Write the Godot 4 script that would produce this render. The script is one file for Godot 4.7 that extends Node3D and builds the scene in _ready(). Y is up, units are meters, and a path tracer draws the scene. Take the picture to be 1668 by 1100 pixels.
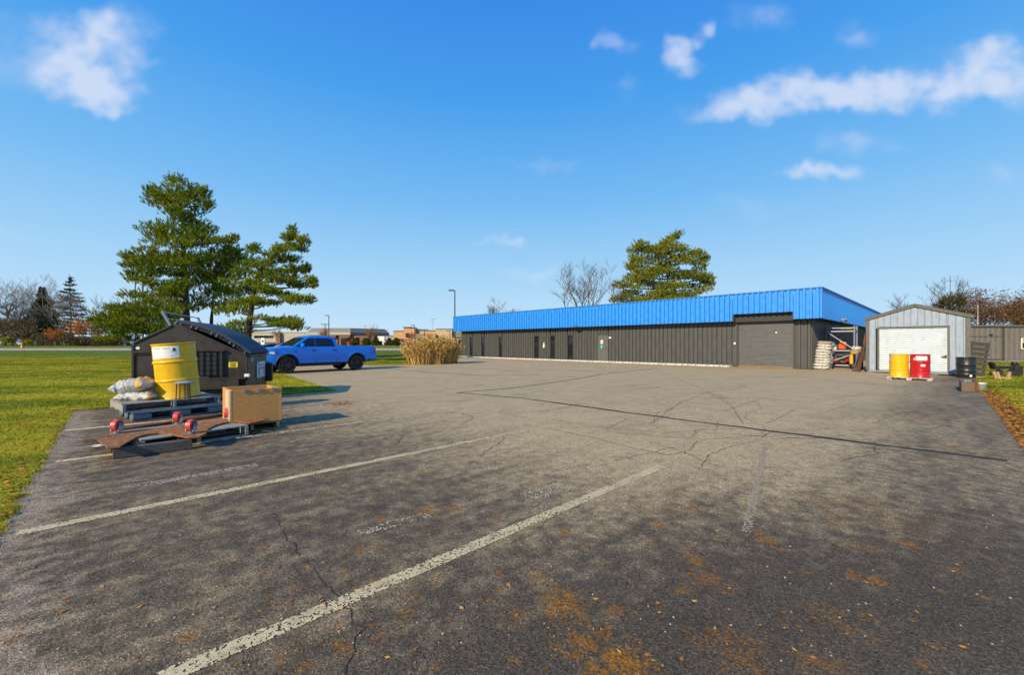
extends Node3D
# Back lot of a metal workshop. Camera stands on the asphalt; the workshop's axes are U (along its front, away) and V (along its side, away).
const F := 680.0
const CX := 834.0
const HY := 561.0
const CAMH := 1.2
const U := Vector3(-0.6904, 0, -0.7234)
const V := Vector3(0.7234, 0, -0.6904)
const WALL_CORNER := Vector3(16.55, -0.2, -23.2)
var rng := RandomNumberGenerator.new()
var M := {}
var taken := {}
var yard := Basis(Vector3.UP, deg_to_rad(-46.34))   # local x runs right along the workshop front, local z points out of it

class MB:
	var v := PackedVector3Array()
	var n := PackedVector3Array()
	var t := PackedVector2Array()
	var t2 := PackedVector2Array()
	var c := PackedColorArray()
	var ix := PackedInt32Array()
	var x := Transform3D()
	var col := Color(1, 1, 1)
	func vert(p: Vector3, nn: Vector3, uv := Vector2.ZERO) -> int:
		v.append(x * p)
		n.append((x.basis * nn).normalized())
		t.append(uv)
		c.append(col)
		return v.size() - 1
	func tri(a: Vector3, b: Vector3, d: Vector3) -> void:   # counter-clockwise from outside
		var nn := (b - a).cross(d - a)
		var i := vert(a, nn)
		vert(b, nn)
		vert(d, nn)
		ix.append_array([i, i + 2, i + 1])
	func quad(a: Vector3, b: Vector3, d: Vector3, e: Vector3) -> void:
		var nn := (d - a).cross(e - b)
		var i := vert(a, nn, Vector2(0, 1))
		vert(b, nn, Vector2(1, 1))
		vert(d, nn, Vector2(1, 0))
		vert(e, nn, Vector2(0, 0))
		ix.append_array([i, i + 2, i + 1, i, i + 3, i + 2])
	func box(ctr: Vector3, size: Vector3, ch := 0.0, b := Basis()) -> void:
		var h := size * 0.5
		ch = minf(ch, minf(h.x, minf(h.y, h.z)) * 0.6)
		var keep := x
		x = x * Transform3D(b, ctr)
		for a in 3:
			var p := (a + 1) % 3
			var q := (a + 2) % 3
			for s in [-1.0, 1.0]:
				var k := []
				for cnr in [[-1, -1], [1, -1], [1, 1], [-1, 1]]:
					var w := Vector3.ZERO
					w[a] = h[a] * s
					w[p] = (h[p] - ch) * cnr[0]
					w[q] = (h[q] - ch) * cnr[1]
					k.append(w)
				if s > 0:
					quad(k[0], k[1], k[2], k[3])
				else:
					quad(k[3], k[2], k[1], k[0])
		if ch > 0.0:
			for a in 3:
				var p := (a + 1) % 3
				var q := (a + 2) % 3
				for sp in [-1.0, 1.0]:
					for sq in [-1.0, 1.0]:
						var k := []
						for e in [[-1, 0], [1, 0], [1, 1], [-1, 1]]:
							var w := Vector3.ZERO
							w[a] = (h[a] - ch) * e[0]
							w[p] = (h[p] - (ch if e[1] else 0.0)) * sp
							w[q] = (h[q] - (0.0 if e[1] else ch)) * sq
							k.append(w)
						var out := Vector3.ZERO
						out[p] = sp
						out[q] = sq
						if (k[2] - k[0]).cross(k[3] - k[1]).dot(out) > 0:
							quad(k[0], k[1], k[2], k[3])
						else:
							quad(k[3], k[2], k[1], k[0])
			for sx in [-1.0, 1.0]:
				for sy in [-1.0, 1.0]:
					for sz in [-1.0, 1.0]:
						var a := Vector3(h.x * sx, (h.y - ch) * sy, (h.z - ch) * sz)
						var b2 := Vector3((h.x - ch) * sx, h.y * sy, (h.z - ch) * sz)
						var d := Vector3((h.x - ch) * sx, (h.y - ch) * sy, h.z * sz)
						if (b2 - a).cross(d - a).dot(Vector3(sx, sy, sz)) > 0:
							tri(a, b2, d)
						else:
							tri(a, d, b2)
		x = keep
	func bar(a: Vector3, b: Vector3, w: float, h: float, ch := 0.0) -> void:
		var f := (b - a).normalized()
		var up := Vector3.UP if absf(f.y) < 0.95 else Vector3.RIGHT
		var s := f.cross(up).normalized()
		box((a + b) * 0.5, Vector3((b - a).length(), h, w), ch, Basis(f, s.cross(f).normalized(), s))
	func tube(pts: Array, radii: Array, sides := 6, capped := true) -> void:
		var last := -1
		var ref := Vector3.UP
		for k in pts.size():
			var f: Vector3 = (pts[mini(k + 1, pts.size() - 1)] - pts[maxi(k - 1, 0)]).normalized()
			var s := f.cross(ref)
			if s.length() < 0.05:
				s = f.cross(Vector3.RIGHT)
			s = s.normalized()
			var q := s.cross(f)
			var first := v.size()
			for j in sides:
				var an := TAU * j / sides
				var o := s * cos(an) + q * sin(an)
				vert(pts[k] + o * radii[k], o, Vector2(float(j) / sides, k))
			if last >= 0:
				for j in sides:
					var j2 := (j + 1) % sides
					ix.append_array([last + j, first + j, last + j2, last + j2, first + j, first + j2])
			if capped and (k == 0 or k == pts.size() - 1):
				var m := vert(pts[k], -f if k == 0 else f)
				for j in sides:
					ix.append_array([m, first + j, first + (j + 1) % sides])
			last = first
	func lathe(prof: Array, segs := 24) -> void:   # profile of Vector2(radius, height)
		for k in prof.size() - 1:
			var a: Vector2 = prof[k]
			var b: Vector2 = prof[k + 1]
			var na := _pn(prof, k, k)
			var nb := _pn(prof, k, k + 1)
			for j in segs + 1:
				var an := TAU * j / segs
				var r := Vector3(cos(an), 0, sin(an))
				vert(r * a.x + Vector3(0, a.y, 0), r * na.x + Vector3(0, na.y, 0), Vector2(float(j) / segs, a.y))
				vert(r * b.x + Vector3(0, b.y, 0), r * nb.x + Vector3(0, nb.y, 0), Vector2(float(j) / segs, b.y))
				if j:
					var e := v.size() - 4
					ix.append_array([e, e + 2, e + 1, e + 1, e + 2, e + 3])
	func _pn(prof: Array, seg: int, at: int) -> Vector2:
		var d: Vector2 = (prof[seg + 1] - prof[seg]).normalized()
		var o := seg - 1 if at == seg else seg + 1
		if o >= 0 and o < prof.size() - 1:
			var d2: Vector2 = (prof[o + 1] - prof[o]).normalized()
			if d.dot(d2) > 0.8:
				d = (d + d2).normalized()
		return Vector2(d.y, -d.x)
	func prism(poly: PackedVector2Array, y0: float, y1: float) -> void:   # outline in x,z
		var tr := Geometry2D.triangulate_polygon(poly)
		for k in range(0, tr.size(), 3):
			var p := [poly[tr[k]], poly[tr[k + 1]], poly[tr[k + 2]]]
			if (p[1] - p[0]).cross(p[2] - p[0]) > 0:
				p.reverse()
			tri(Vector3(p[0].x, y1, p[0].y), Vector3(p[1].x, y1, p[1].y), Vector3(p[2].x, y1, p[2].y))
			tri(Vector3(p[2].x, y0, p[2].y), Vector3(p[1].x, y0, p[1].y), Vector3(p[0].x, y0, p[0].y))
		var cw := Geometry2D.is_polygon_clockwise(poly)
		for k in poly.size():
			var a := poly[k]
			var b := poly[(k + 1) % poly.size()]
			if cw:
				quad(Vector3(a.x, y0, a.y), Vector3(b.x, y0, b.y), Vector3(b.x, y1, b.y), Vector3(a.x, y1, a.y))
			else:
				quad(Vector3(b.x, y0, b.y), Vector3(a.x, y0, a.y), Vector3(a.x, y1, a.y), Vector3(b.x, y1, b.y))
	func grid(rows: Array, closed := false) -> void:   # smooth surface through rows of points
		var first := v.size()
		var m: int = rows[0].size()
		for r in rows.size():
			for k in m:
				var e := (k + 1) % m if closed else mini(k + 1, m - 1)
				var w := (k - 1 + m) % m if closed else maxi(k - 1, 0)
				var du: Vector3 = rows[r][e] - rows[r][w]
				var dv: Vector3 = rows[mini(r + 1, rows.size() - 1)][k] - rows[maxi(r - 1, 0)][k]
				vert(rows[r][k], du.cross(dv), Vector2(float(k) / m, float(r) / rows.size()))
		for r in rows.size() - 1:
			for k in (m if closed else m - 1):
				var a := first + r * m + k
				var b := first + r * m + (k + 1) % m
				ix.append_array([a, a + m, b, b, a + m, b + m])
	func done() -> ArrayMesh:
		for k in range(0, ix.size(), 3):     # winding follows the normals
			var p := v[ix[k]]
			if (v[ix[k + 2]] - p).cross(v[ix[k + 1]] - p).dot(n[ix[k]] + n[ix[k + 1]] + n[ix[k + 2]]) < 0.0:
				var e := ix[k + 1]
				ix[k + 1] = ix[k + 2]
				ix[k + 2] = e
		var a := []
		a.resize(Mesh.ARRAY_MAX)
		a[Mesh.ARRAY_VERTEX] = v
		a[Mesh.ARRAY_NORMAL] = n
		a[Mesh.ARRAY_TEX_UV] = t
		if t2.size() == v.size():
			a[Mesh.ARRAY_TEX_UV2] = t2
		a[Mesh.ARRAY_COLOR] = c
		a[Mesh.ARRAY_INDEX] = ix
		var m := ArrayMesh.new()
		m.add_surface_from_arrays(Mesh.PRIMITIVE_TRIANGLES, a)
		return m

func gy(d: float) -> float:
	return -0.2 * smoothstep(5.0, 18.0, d) + 1.15 * smoothstep(38.0, 92.0, d)
func hp(px: float, py: float, y: float) -> Vector3:   # the point of a level plane that a pixel points at
	var d := (CAMH - y) * F / (py - HY)
	return Vector3((px - CX) / F * d, y, -d)
func gp(px: float, py: float) -> Vector3:            # the point of the lot that a pixel points at
	var d := 10.0
	for k in 60:
		d = lerpf(d, (CAMH - gy(d)) * F / (py - HY), 0.6)
	return Vector3((px - CX) / F * d, gy(d), -d)
func pt(px: float, d: float, up := 0.0) -> Vector3:
	return Vector3((px - CX) / F * d, gy(d) + up, -d)
func hgt(py: float, d: float) -> float:
	return CAMH - (py - HY) / F * d
func at(px: float, py: float, d: float) -> Vector3:
	return Vector3((px - CX) / F * d, hgt(py, d), -d)
func on_front(px: float, z: float) -> float:        # workshop-local x of the plane z where a pixel column meets it
	var r := (px - CX) / F
	return (r * (23.2 - 0.6904 * z) - 16.55 + 0.7234 * z) / (0.6904 + 0.7234 * r)
func yard_point(x: float, y: float, z: float) -> Vector3:
	return WALL_CORNER + yard * Vector3(x, y, z)
func R(a: float, b: float) -> float:
	return rng.randf_range(a, b)

func numbered(called: String) -> String:
	if not taken.has(called):
		taken[called] = 0
		return called
	taken[called] += 1
	return "%s_%03d" % [called, taken[called]]
func tag(o: Node3D, label: String, category: String, group := "", kind := "") -> Node3D:
	if label:
		o.set_meta("label", label)
	if category:
		o.set_meta("category", category)
	if group:
		o.set_meta("group", group)
	if kind:
		o.set_meta("kind", kind)
	return o
func thing(called: String, label: String, category: String, pos := Vector3.ZERO, b := Basis(), group := "") -> Node3D:
	var o := Node3D.new()
	o.name = numbered(called)
	add_child(o)
	o.transform = Transform3D(b, pos)
	return tag(o, label, category, group)
func put(mesh: Mesh, called: String, mat: Material, parent: Node3D = null, xf := Transform3D()) -> MeshInstance3D:
	var o := MeshInstance3D.new()
	o.mesh = mesh
	o.material_override = mat
	o.transform = xf
	if parent:
		o.name = called
		parent.add_child(o, true)
	else:
		o.name = numbered(called)
		add_child(o)
	return o
func obj(mb: MB, called: String, mat: Material, parent: Node3D = null) -> MeshInstance3D:
	return put(mb.done(), called, mat, parent)
func struct(o: Node3D, label := "") -> Node3D:
	o.set_meta("kind", "structure")
	if label:
		o.set_meta("label", label)
	return o
func copy(o: Node3D, b: Basis, pos: Vector3, label := "", group := "") -> Node3D:
	var r: Node3D = o.duplicate()
	r.name = numbered(str(o.name).rstrip("0123456789").trim_suffix("_"))
	add_child(r)
	r.transform = Transform3D(b, pos)
	if label:
		r.set_meta("label", label)
	if group:
		r.set_meta("group", group)
	return r
func many(called: String, mesh: Mesh, mat: Material, xfs: Array, cols: Array, parent: Node3D = null) -> MultiMeshInstance3D:
	var mm := MultiMesh.new()
	mm.transform_format = MultiMesh.TRANSFORM_3D
	mm.use_colors = true
	mm.mesh = mesh
	mm.instance_count = xfs.size()
	var buf := PackedFloat32Array()
	buf.resize(xfs.size() * 16)
	for k in xfs.size():
		var x: Transform3D = xfs[k]
		var c: Color = cols[k]
		var o := k * 16
		buf[o] = x.basis.x.x; buf[o + 1] = x.basis.y.x; buf[o + 2] = x.basis.z.x; buf[o + 3] = x.origin.x
		buf[o + 4] = x.basis.x.y; buf[o + 5] = x.basis.y.y; buf[o + 6] = x.basis.z.y; buf[o + 7] = x.origin.y
		buf[o + 8] = x.basis.x.z; buf[o + 9] = x.basis.y.z; buf[o + 10] = x.basis.z.z; buf[o + 11] = x.origin.z
		buf[o + 12] = c.r; buf[o + 13] = c.g; buf[o + 14] = c.b; buf[o + 15] = 1.0
	mm.buffer = buf
	var o := MultiMeshInstance3D.new()
	o.multimesh = mm
	o.material_override = mat
	if parent:
		o.name = called
		parent.add_child(o, true)
	else:
		o.name = numbered(called)
		add_child(o)
	return o
func merged(called: String, mesh: Mesh, mat: Material, xfs: Array, cols: Array, parent: Node3D) -> MeshInstance3D:
	# one mesh out of many placed copies
	var src := mesh.surface_get_arrays(0)
	var id: PackedInt32Array = src[Mesh.ARRAY_INDEX]
	var tv := PackedVector3Array()
	var tn := PackedVector3Array()
	for k in id:
		tv.append(src[Mesh.ARRAY_VERTEX][k])
		tn.append(src[Mesh.ARRAY_NORMAL][k])
	var v := PackedVector3Array()
	var n := PackedVector3Array()
	var c := PackedColorArray()
	var pc := PackedColorArray()
	pc.resize(tv.size())
	for k in xfs.size():
		var x: Transform3D = xfs[k]
		v.append_array(x * tv)
		n.append_array(Transform3D(x.basis.orthonormalized(), Vector3.ZERO) * tn)
		pc.fill(cols[k])
		c.append_array(pc)
	var a := []
	a.resize(Mesh.ARRAY_MAX)
	a[Mesh.ARRAY_VERTEX] = v
	a[Mesh.ARRAY_NORMAL] = n
	a[Mesh.ARRAY_COLOR] = c
	var m := ArrayMesh.new()
	m.add_surface_from_arrays(Mesh.PRIMITIVE_TRIANGLES, a)
	return put(m, called, mat, parent)
func turned(yaw: float, tilt := 0.0, roll := 0.0) -> Basis:
	return Basis(Vector3.UP, yaw) * Basis(Vector3.RIGHT, tilt) * Basis(Vector3.BACK, roll)

# ---------------------------------------------------------------- materials
func lin(r: float, g: float, b: float) -> Color:
	return Color(r, g, b).linear_to_srgb()
func pm(r: float, g: float, b: float, rough := 0.8, metal := 0.0) -> StandardMaterial3D:
	var m := StandardMaterial3D.new()
	m.albedo_color = lin(r, g, b)
	m.roughness = rough
	m.metallic = metal
	return m
func ramp_tex(size: int, freq: float, octaves: int, stops: Array, sd: int, kind := FastNoiseLite.TYPE_SIMPLEX_SMOOTH) -> NoiseTexture2D:
	var f := FastNoiseLite.new()
	f.seed = sd
	f.noise_type = kind
	f.frequency = freq
	f.fractal_octaves = octaves
	var t := NoiseTexture2D.new()
	t.width = size
	t.height = size
	t.seamless = true
	t.noise = f
	var g := Gradient.new()
	g.offsets = PackedFloat32Array()
	var offs := PackedFloat32Array()
	var cols := PackedColorArray()
	for s in stops:
		offs.append(s[0])
		cols.append(s[1])
	g.offsets = offs
	g.colors = cols
	t.color_ramp = g
	return t
func grey(v: float) -> Color:
	return Color(v, v, v)
func tex(m: StandardMaterial3D, t: Texture2D, scale: Vector3) -> StandardMaterial3D:
	m.albedo_texture = t
	m.uv1_triplanar = true
	m.uv1_scale = scale
	return m
func bump(m: StandardMaterial3D, t: Texture2D, cm: float) -> StandardMaterial3D:
	m.heightmap_enabled = true
	m.heightmap_texture = t
	m.heightmap_scale = cm
	return m
func vcol(rough := 0.9, back := 0.0) -> StandardMaterial3D:
	var m := StandardMaterial3D.new()
	m.vertex_color_use_as_albedo = true
	m.roughness = rough
	m.cull_mode = BaseMaterial3D.CULL_DISABLED
	m.metallic_specular = 0.25
	if back > 0:
		m.backlight_enabled = true
		m.backlight = grey(back)
	return m
func materials() -> void:
	var grime := ramp_tex(512, 0.012, 5, [[0.1, grey(0.88)], [0.45, grey(0.97)], [0.9, grey(1.0)]], 3)
	var blotch := ramp_tex(512, 0.02, 5, [[0.2, grey(0.55)], [0.55, grey(0.9)], [0.8, grey(1.0)]], 8)
	var grain := ramp_tex(512, 0.02, 4, [[0.15, grey(0.55)], [0.5, grey(0.85)], [0.8, grey(1.0)]], 5)
	var rusty := ramp_tex(512, 0.014, 5, [[0.2, lin(0.15, 0.065, 0.026)], [0.42, lin(0.24, 0.105, 0.036)], [0.62, lin(0.32, 0.125, 0.030)], [0.85, lin(0.44, 0.165, 0.03)]], 11)
	M.grime = grime
	M.blotch = blotch
	M.grain = grain
	M.blue = tex(pm(0.030, 0.285, 0.84, 0.40), grime, Vector3(0.5, 0.25, 0.5))
	M.blue_trim = pm(0.03, 0.19, 0.5, 0.4)
	M.wall = tex(pm(0.080, 0.080, 0.077, 0.42), grime, Vector3(0.5, 0.12, 0.5))
	M.wall_dark = pm(0.05, 0.05, 0.052, 0.6)
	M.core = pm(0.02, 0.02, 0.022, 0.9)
	M.roll_door = tex(pm(0.10, 0.103, 0.105, 0.5), grime, Vector3(0.3, 0.3, 0.3))
	M.roof = pm(0.35, 0.35, 0.35, 0.8)
	M.window_glass = pm(0.012, 0.013, 0.015, 0.06)
	M.pane = pm(0.02, 0.022, 0.025, 0.05)
	M.pane.transparency = BaseMaterial3D.TRANSPARENCY_ALPHA
	M.pane.albedo_color.a = 0.55
	M.concrete = tex(pm(0.66, 0.63, 0.57, 0.9), blotch, Vector3(0.7, 0.7, 0.7))
	M.block = tex(pm(0.34, 0.32, 0.29, 0.9), blotch, Vector3(2, 2, 2))
	M.shed_wall = tex(pm(0.31, 0.375, 0.47, 0.45), grime, Vector3(0.7, 0.3, 0.7))
	M.shed_trim = tex(pm(0.115, 0.11, 0.10, 0.5), grime, Vector3(0.7, 0.7, 0.7))
	M.white_door = tex(pm(0.61, 0.68, 0.74, 0.45), grime, Vector3(0.4, 0.4, 0.4))
	M.black = pm(0.018, 0.018, 0.02, 0.5)
	M.black_plastic = tex(pm(0.028, 0.028, 0.031, 0.38), grime, Vector3(1, 1, 1))
	M.chrome = pm(0.6, 0.6, 0.62, 0.25, 1.0)
	M.zinc = tex(pm(0.42, 0.44, 0.47, 0.42, 0.8), blotch, Vector3(6, 6, 6))
	M.white = pm(0.8, 0.8, 0.78, 0.6)
	M.drum_yellow = tex(pm(0.80, 0.47, 0.006, 0.36), grime, Vector3(1.2, 1.2, 1.2))
	M.drum_red = tex(pm(0.50, 0.008, 0.014, 0.3), grime, Vector3(1.2, 1.2, 1.2))
	M.drum_black = tex(pm(0.016, 0.017, 0.02, 0.4), grime, Vector3(1.5, 1.5, 1.5))
	M.dumpster = tex(pm(0.040, 0.030, 0.027, 0.48), ramp_tex(512, 0.012, 5, [[0.15, grey(0.75)], [0.5, grey(0.95)], [0.9, grey(1.0)]], 19), Vector3(0.6, 0.4, 0.6))
	M.lid = tex(pm(0.022, 0.024, 0.031, 0.28), grime, Vector3(1.5, 1.5, 1.5))
	M.lid_rib_glint = pm(0.055, 0.06, 0.07, 0.3)  # paler than the lid: highlights along the ribs put into their colour
	M.old_wood = tex(pm(0.44, 0.41, 0.37, 0.9), grain, Vector3(1.2, 14, 14))
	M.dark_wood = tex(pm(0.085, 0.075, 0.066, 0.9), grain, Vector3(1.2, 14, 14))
	M.new_wood = tex(pm(0.60, 0.42, 0.20, 0.8), grain, Vector3(1.5, 12, 12))
	M.brown_wood = tex(pm(0.20, 0.10, 0.05, 0.85), grain, Vector3(12, 1.2, 12))
	M.tie_wood = tex(pm(0.22, 0.16, 0.11, 0.9), grain, Vector3(10, 10, 1.5))
	M.plywood = tex(pm(0.58, 0.30, 0.085, 0.7), ramp_tex(512, 0.02, 4, [[0.2, grey(0.90)], [0.5, grey(0.97)], [0.8, grey(1.0)]], 15), Vector3(0.8, 5, 0.8))
	M.ply_edge = tex(pm(0.62, 0.48, 0.30, 0.8), grime, Vector3(3, 3, 3))
	M.blue_plastic = tex(pm(0.125, 0.17, 0.21, 0.55), grime, Vector3(2, 2, 2))
	M.rust = tex(pm(1, 1, 1, 0.85), rusty, Vector3(1.7, 1.7, 1.7))
	M.rust_edge = tex(pm(0.35, 0.33, 0.33, 0.8), rusty, Vector3(3, 3, 3))
	M.poly_red = pm(0.62, 0.065, 0.055, 0.4)
	M.caster_steel = pm(0.36, 0.42, 0.50, 0.35, 0.5)
	M.sack = tex(pm(0.66, 0.64, 0.60, 0.7), ramp_tex(512, 0.02, 4, [[0.25, grey(0.72)], [0.5, grey(0.95)], [0.7, grey(1.0)]], 27), Vector3(1.0, 1.0, 1.0))
	M.sack_grey = pm(0.30, 0.31, 0.33, 0.7)
	M.sack_yellow = pm(0.68, 0.36, 0.02, 0.6)
	M.sack_blue = pm(0.05, 0.16, 0.42, 0.6)
	M.truck_blue = pm(0.004, 0.185, 0.76, 0.28)
	M.truck_blue.clearcoat_enabled = true
	M.truck_blue.clearcoat = 0.25
	M.truck_blue.clearcoat_roughness = 0.06
	M.car_red = pm(0.16, 0.01, 0.012, 0.3)
	M.car_red.clearcoat_enabled = true
	M.car_red.clearcoat_roughness = 0.06
	M.car_teal = pm(0.02, 0.10, 0.11, 0.3)
	M.car_white = pm(0.75, 0.75, 0.75, 0.3)
	M.tyre = pm(0.022, 0.021, 0.02, 0.8)
	M.rim = pm(0.05, 0.048, 0.05, 0.35, 0.6)
	M.lamp_glass = pm(0.75, 0.8, 0.85, 0.1)
	M.lamp_red = pm(0.4, 0.01, 0.012, 0.2)
	M.orange = pm(0.75, 0.10, 0.02, 0.5)
	M.green = pm(0.01, 0.30, 0.16, 0.5)
	M.blue_tarp = pm(0.02, 0.09, 0.42, 0.5)
	M.rack = pm(0.17, 0.22, 0.30, 0.45, 0.2)
	M.rack_beam = pm(0.40, 0.42, 0.45, 0.45, 0.3)
	M.bark = tex(pm(0.085, 0.062, 0.045, 0.95), blotch, Vector3(3, 1, 3))
	M.bark_grey = tex(pm(0.17, 0.145, 0.125, 0.95), blotch, Vector3(2, 1, 2))
	M.bark_pale = tex(pm(0.38, 0.33, 0.28, 0.95), blotch, Vector3(2, 1, 2))
	M.leaf = vcol(0.85, 0.35)
	M.blade = vcol(0.8, 0.3)
	M.pole_dark = pm(0.045, 0.045, 0.05, 0.5)
	M.paint_can = pm(0.30, 0.36, 0.34, 0.4, 0.4)

# ---------------------------------------------------------------- air
func sky_image() -> Image:
	var w := 2048
	var h := 1024
	var n1 := FastNoiseLite.new()
	n1.seed = 21
	n1.frequency = 1.0
	n1.fractal_octaves = 5
	# cloud patches: photograph pixel, half width, half height, strength
	var cl := [[140, 95, 78, 62, 0.95], [160, 142, 66, 40, 1.15], [175, 165, 46, 24, 0.9], [60, 65, 130, 50, 0.42], [20, 125, 90, 26, 0.35], [195, 45, 50, 44, 0.55], [240, 104, 26, 10, 0.4], [1000, 66, 24, 20, 0.55], [1108, 98, 24, 32, 0.8], [1118, 74, 26, 14, 0.7], [1148, 50, 20, 14, 0.75],
		[1215, 168, 62, 26, 0.95], [1300, 150, 95, 32, 1.05], [1400, 152, 105, 32, 1.1], [1500, 145, 100, 34, 1.1], [1580, 115, 72, 42, 1.0], [1625, 95, 40, 34, 0.8], [1660, 135, 50, 40, 0.7], [1140, 186, 50, 14, 0.45], [1316, 281, 46, 15, 0.9], [1372, 276, 36, 10, 0.7],
		[1405, 238, 66, 18, 0.45], [1240, 30, 50, 20, 0.36], [1388, 62, 32, 22, 0.38], [822, 393, 34, 9, 0.6], [868, 447, 56, 12, 0.5], [885, 265, 60, 12, 0.36], [1030, 137, 26, 22, 0.26], [1240, 345, 70, 14, 0.25], [5, 385, 30, 10, 0.4], [1640, 285, 50, 22, 0.3], [1200, 326, 40, 10, 0.2]]
	var data := PackedFloat32Array()
	data.resize(w * h * 3)
	var stops := [[0.0, Vector3(0.52, 0.72, 0.89)], [0.05, Vector3(0.49, 0.70, 0.88)], [0.16, Vector3(0.35, 0.61, 0.86)], [0.32, Vector3(0.17, 0.46, 0.83)], [0.5, Vector3(0.065, 0.325, 0.78)], [0.64, Vector3(0.042, 0.24, 0.74)], [0.8, Vector3(0.038, 0.20, 0.66)], [1.0, Vector3(0.03, 0.16, 0.55)]]
	for j in h:
		var el := PI * (0.5 - (j + 0.5) / h)
		var y := sin(el)
		var base := Vector3(0.30, 0.30, 0.26)
		if y >= 0:
			for k in stops.size() - 1:
				if y <= stops[k + 1][0]:
					var a: float = inverse_lerp(stops[k][0], stops[k + 1][0], y)
					base = stops[k][1].lerp(stops[k + 1][1], a)
					break
		for i in w:
			var c := base
			if y > 0.02:
				var az := TAU * (i + 0.5) / w
				if az > PI:
					az -= TAU
				var dens := 0.0
				if absf(az) < 1.0 and el < 0.75:
					var px := CX + F * tan(az)
					var py := HY - F * tan(el) / cos(az)
					var fx := px / 100.0
					var fy := py / 100.0
					var best := 0.0
					px += n1.get_noise_2d(fx * 0.9 + 3.0, fy * 0.9) * 34.0 + n1.get_noise_2d(fx * 2.4, fy * 2.4 + 7.0) * 10.0
					py += n1.get_noise_2d(fx * 0.9, fy * 0.9 + 50.0) * 22.0 + n1.get_noise_2d(fx * 2.4 + 30.0, fy * 2.4) * 8.0
					for q in cl:
						var ex: float = (px - q[0]) / q[2]
						if ex > 1.7 or ex < -1.7:
							continue
						var ey: float = (py - q[1]) / q[3]
						var r := ex * ex + ey * ey
						if r < 2.0:
							best = 1.0 - (1.0 - best) * (1.0 - q[4] * pow(1.0 - r / 2.0, 1.4) * 0.8)
					if best > 0:
						var nn := n1.get_noise_2d(fx * 1.1, fy * 1.5) * 0.55 + n1.get_noise_2d(fx * 3.0 + 9.0, fy * 3.4) * 0.14
						dens = smoothstep(0.0, 1.1, best * (1.0 + nn * 1.6))
				else:
					var dir := Vector3(sin(az) * cos(el), y, -cos(az) * cos(el)) / (y + 0.25)
					dens = smoothstep(0.30, 0.62, n1.get_noise_2d(dir.x * 0.55 + 40.0, dir.z * 0.8)) * smoothstep(0.05, 0.2, y) * 0.7
				c = c.lerp(Vector3(0.70, 0.75, 0.88), dens * 0.74)
			var o := (j * w + i) * 3
			data[o] = c.x
			data[o + 1] = c.y
			data[o + 2] = c.z
	return Image.create_from_data(w, h, false, Image.FORMAT_RGBF, data.to_byte_array())

func air() -> void:
	var cam := Camera3D.new()
	cam.name = "camera"
	cam.projection = Camera3D.PROJECTION_FRUSTUM
	cam.near = 0.05
	cam.far = 2000.0
	cam.size = 2.0 * 0.05 * 550.0 / F
	cam.frustum_offset = Vector2(0, 0.05 * (HY - 550.0) / F)
	cam.position = Vector3(0, CAMH, 0)
	add_child(cam)
	cam.current = true
	var e := Environment.new()
	e.background_mode = Environment.BG_SKY
	var s := Sky.new()
	var sm := PanoramaSkyMaterial.new()
	sm.panorama = ImageTexture.create_from_image(sky_image())
	s.sky_material = sm
	e.sky = s
	e.tonemap_mode = Environment.TONE_MAPPER_LINEAR
	e.tonemap_exposure = 1.08
	e.sdfgi_enabled = true
	e.ssao_enabled = true
	e.ssil_enabled = true
	var we := WorldEnvironment.new()
	we.name = "air"
	we.environment = e
	add_child(we)
	var sun := DirectionalLight3D.new()
	sun.name = "sun"
	sun.light_energy = 1.6
	sun.light_color = Color(1.0, 0.92, 0.77)
	sun.light_angular_distance = 0.5
	sun.shadow_enabled = true
	var az := Vector3(-0.62, 0, 0.785).normalized()
	var to_sun := az * cos(deg_to_rad(27.5)) + Vector3.UP * sin(deg_to_rad(27.5))
	add_child(sun)
	sun.look_at_from_position(Vector3.ZERO, -to_sun)

# ---------------------------------------------------------------- ground
var lot_edge := PackedVector2Array()
func flat(p: Vector3) -> Vector2:
	return Vector2(p.x, p.z)
func rough_line(a: Vector2, b: Vector2, step: float, amp: float) -> PackedVector2Array:
	var o := PackedVector2Array()
	var n := int(ceil(a.distance_to(b) / step))
	var s := (b - a).orthogonal().normalized()
	for k in n:
		o.append(a.lerp(b, float(k) / n) + s * (R(-amp, amp) if k else 0.0))
	return o
func lot_outline() -> void:
	rng.seed = 4
	var corner := flat(gp(118, 670))
	var near_left := corner - Vector2(U.x, U.z) * 16.0
	var tip := flat(gp(548, 637))
	var bend := flat(gp(436, 598))
	var drive_l := bend + Vector2(U.x, U.z) * 52.0
	var behind := flat(gp(612, 596))
	var drive_r := behind + Vector2(U.x, U.z) * 52.0
	var right_a := flat(gp(1604, 641))
	var near_right := right_a - Vector2(V.x, V.z) * 30.0
	lot_edge.append_array(rough_line(near_left, corner, 0.12, 0.035))
	lot_edge.append_array(rough_line(corner, tip, 0.3, 0.03))
	lot_edge.append_array(rough_line(tip, bend, 0.5, 0.05))
	lot_edge.append_array(rough_line(bend, drive_l, 4.0, 0.05))
	lot_edge.append_array([drive_l, drive_r])
	lot_edge.append_array([behind, flat(gp(690, 594)), flat(yard_point(-32.3, 0, 1.6)), flat(yard_point(-32.3, 0, -1.0)), flat(yard_point(1.0, 0, -20.0)), flat(yard_point(6.3, 0, -20.0)), flat(yard_point(6.6, 0, 1.0))])
	lot_edge.append_array(rough_line(right_a, near_right, 0.12, 0.035))
	lot_edge.append(near_right)

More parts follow.
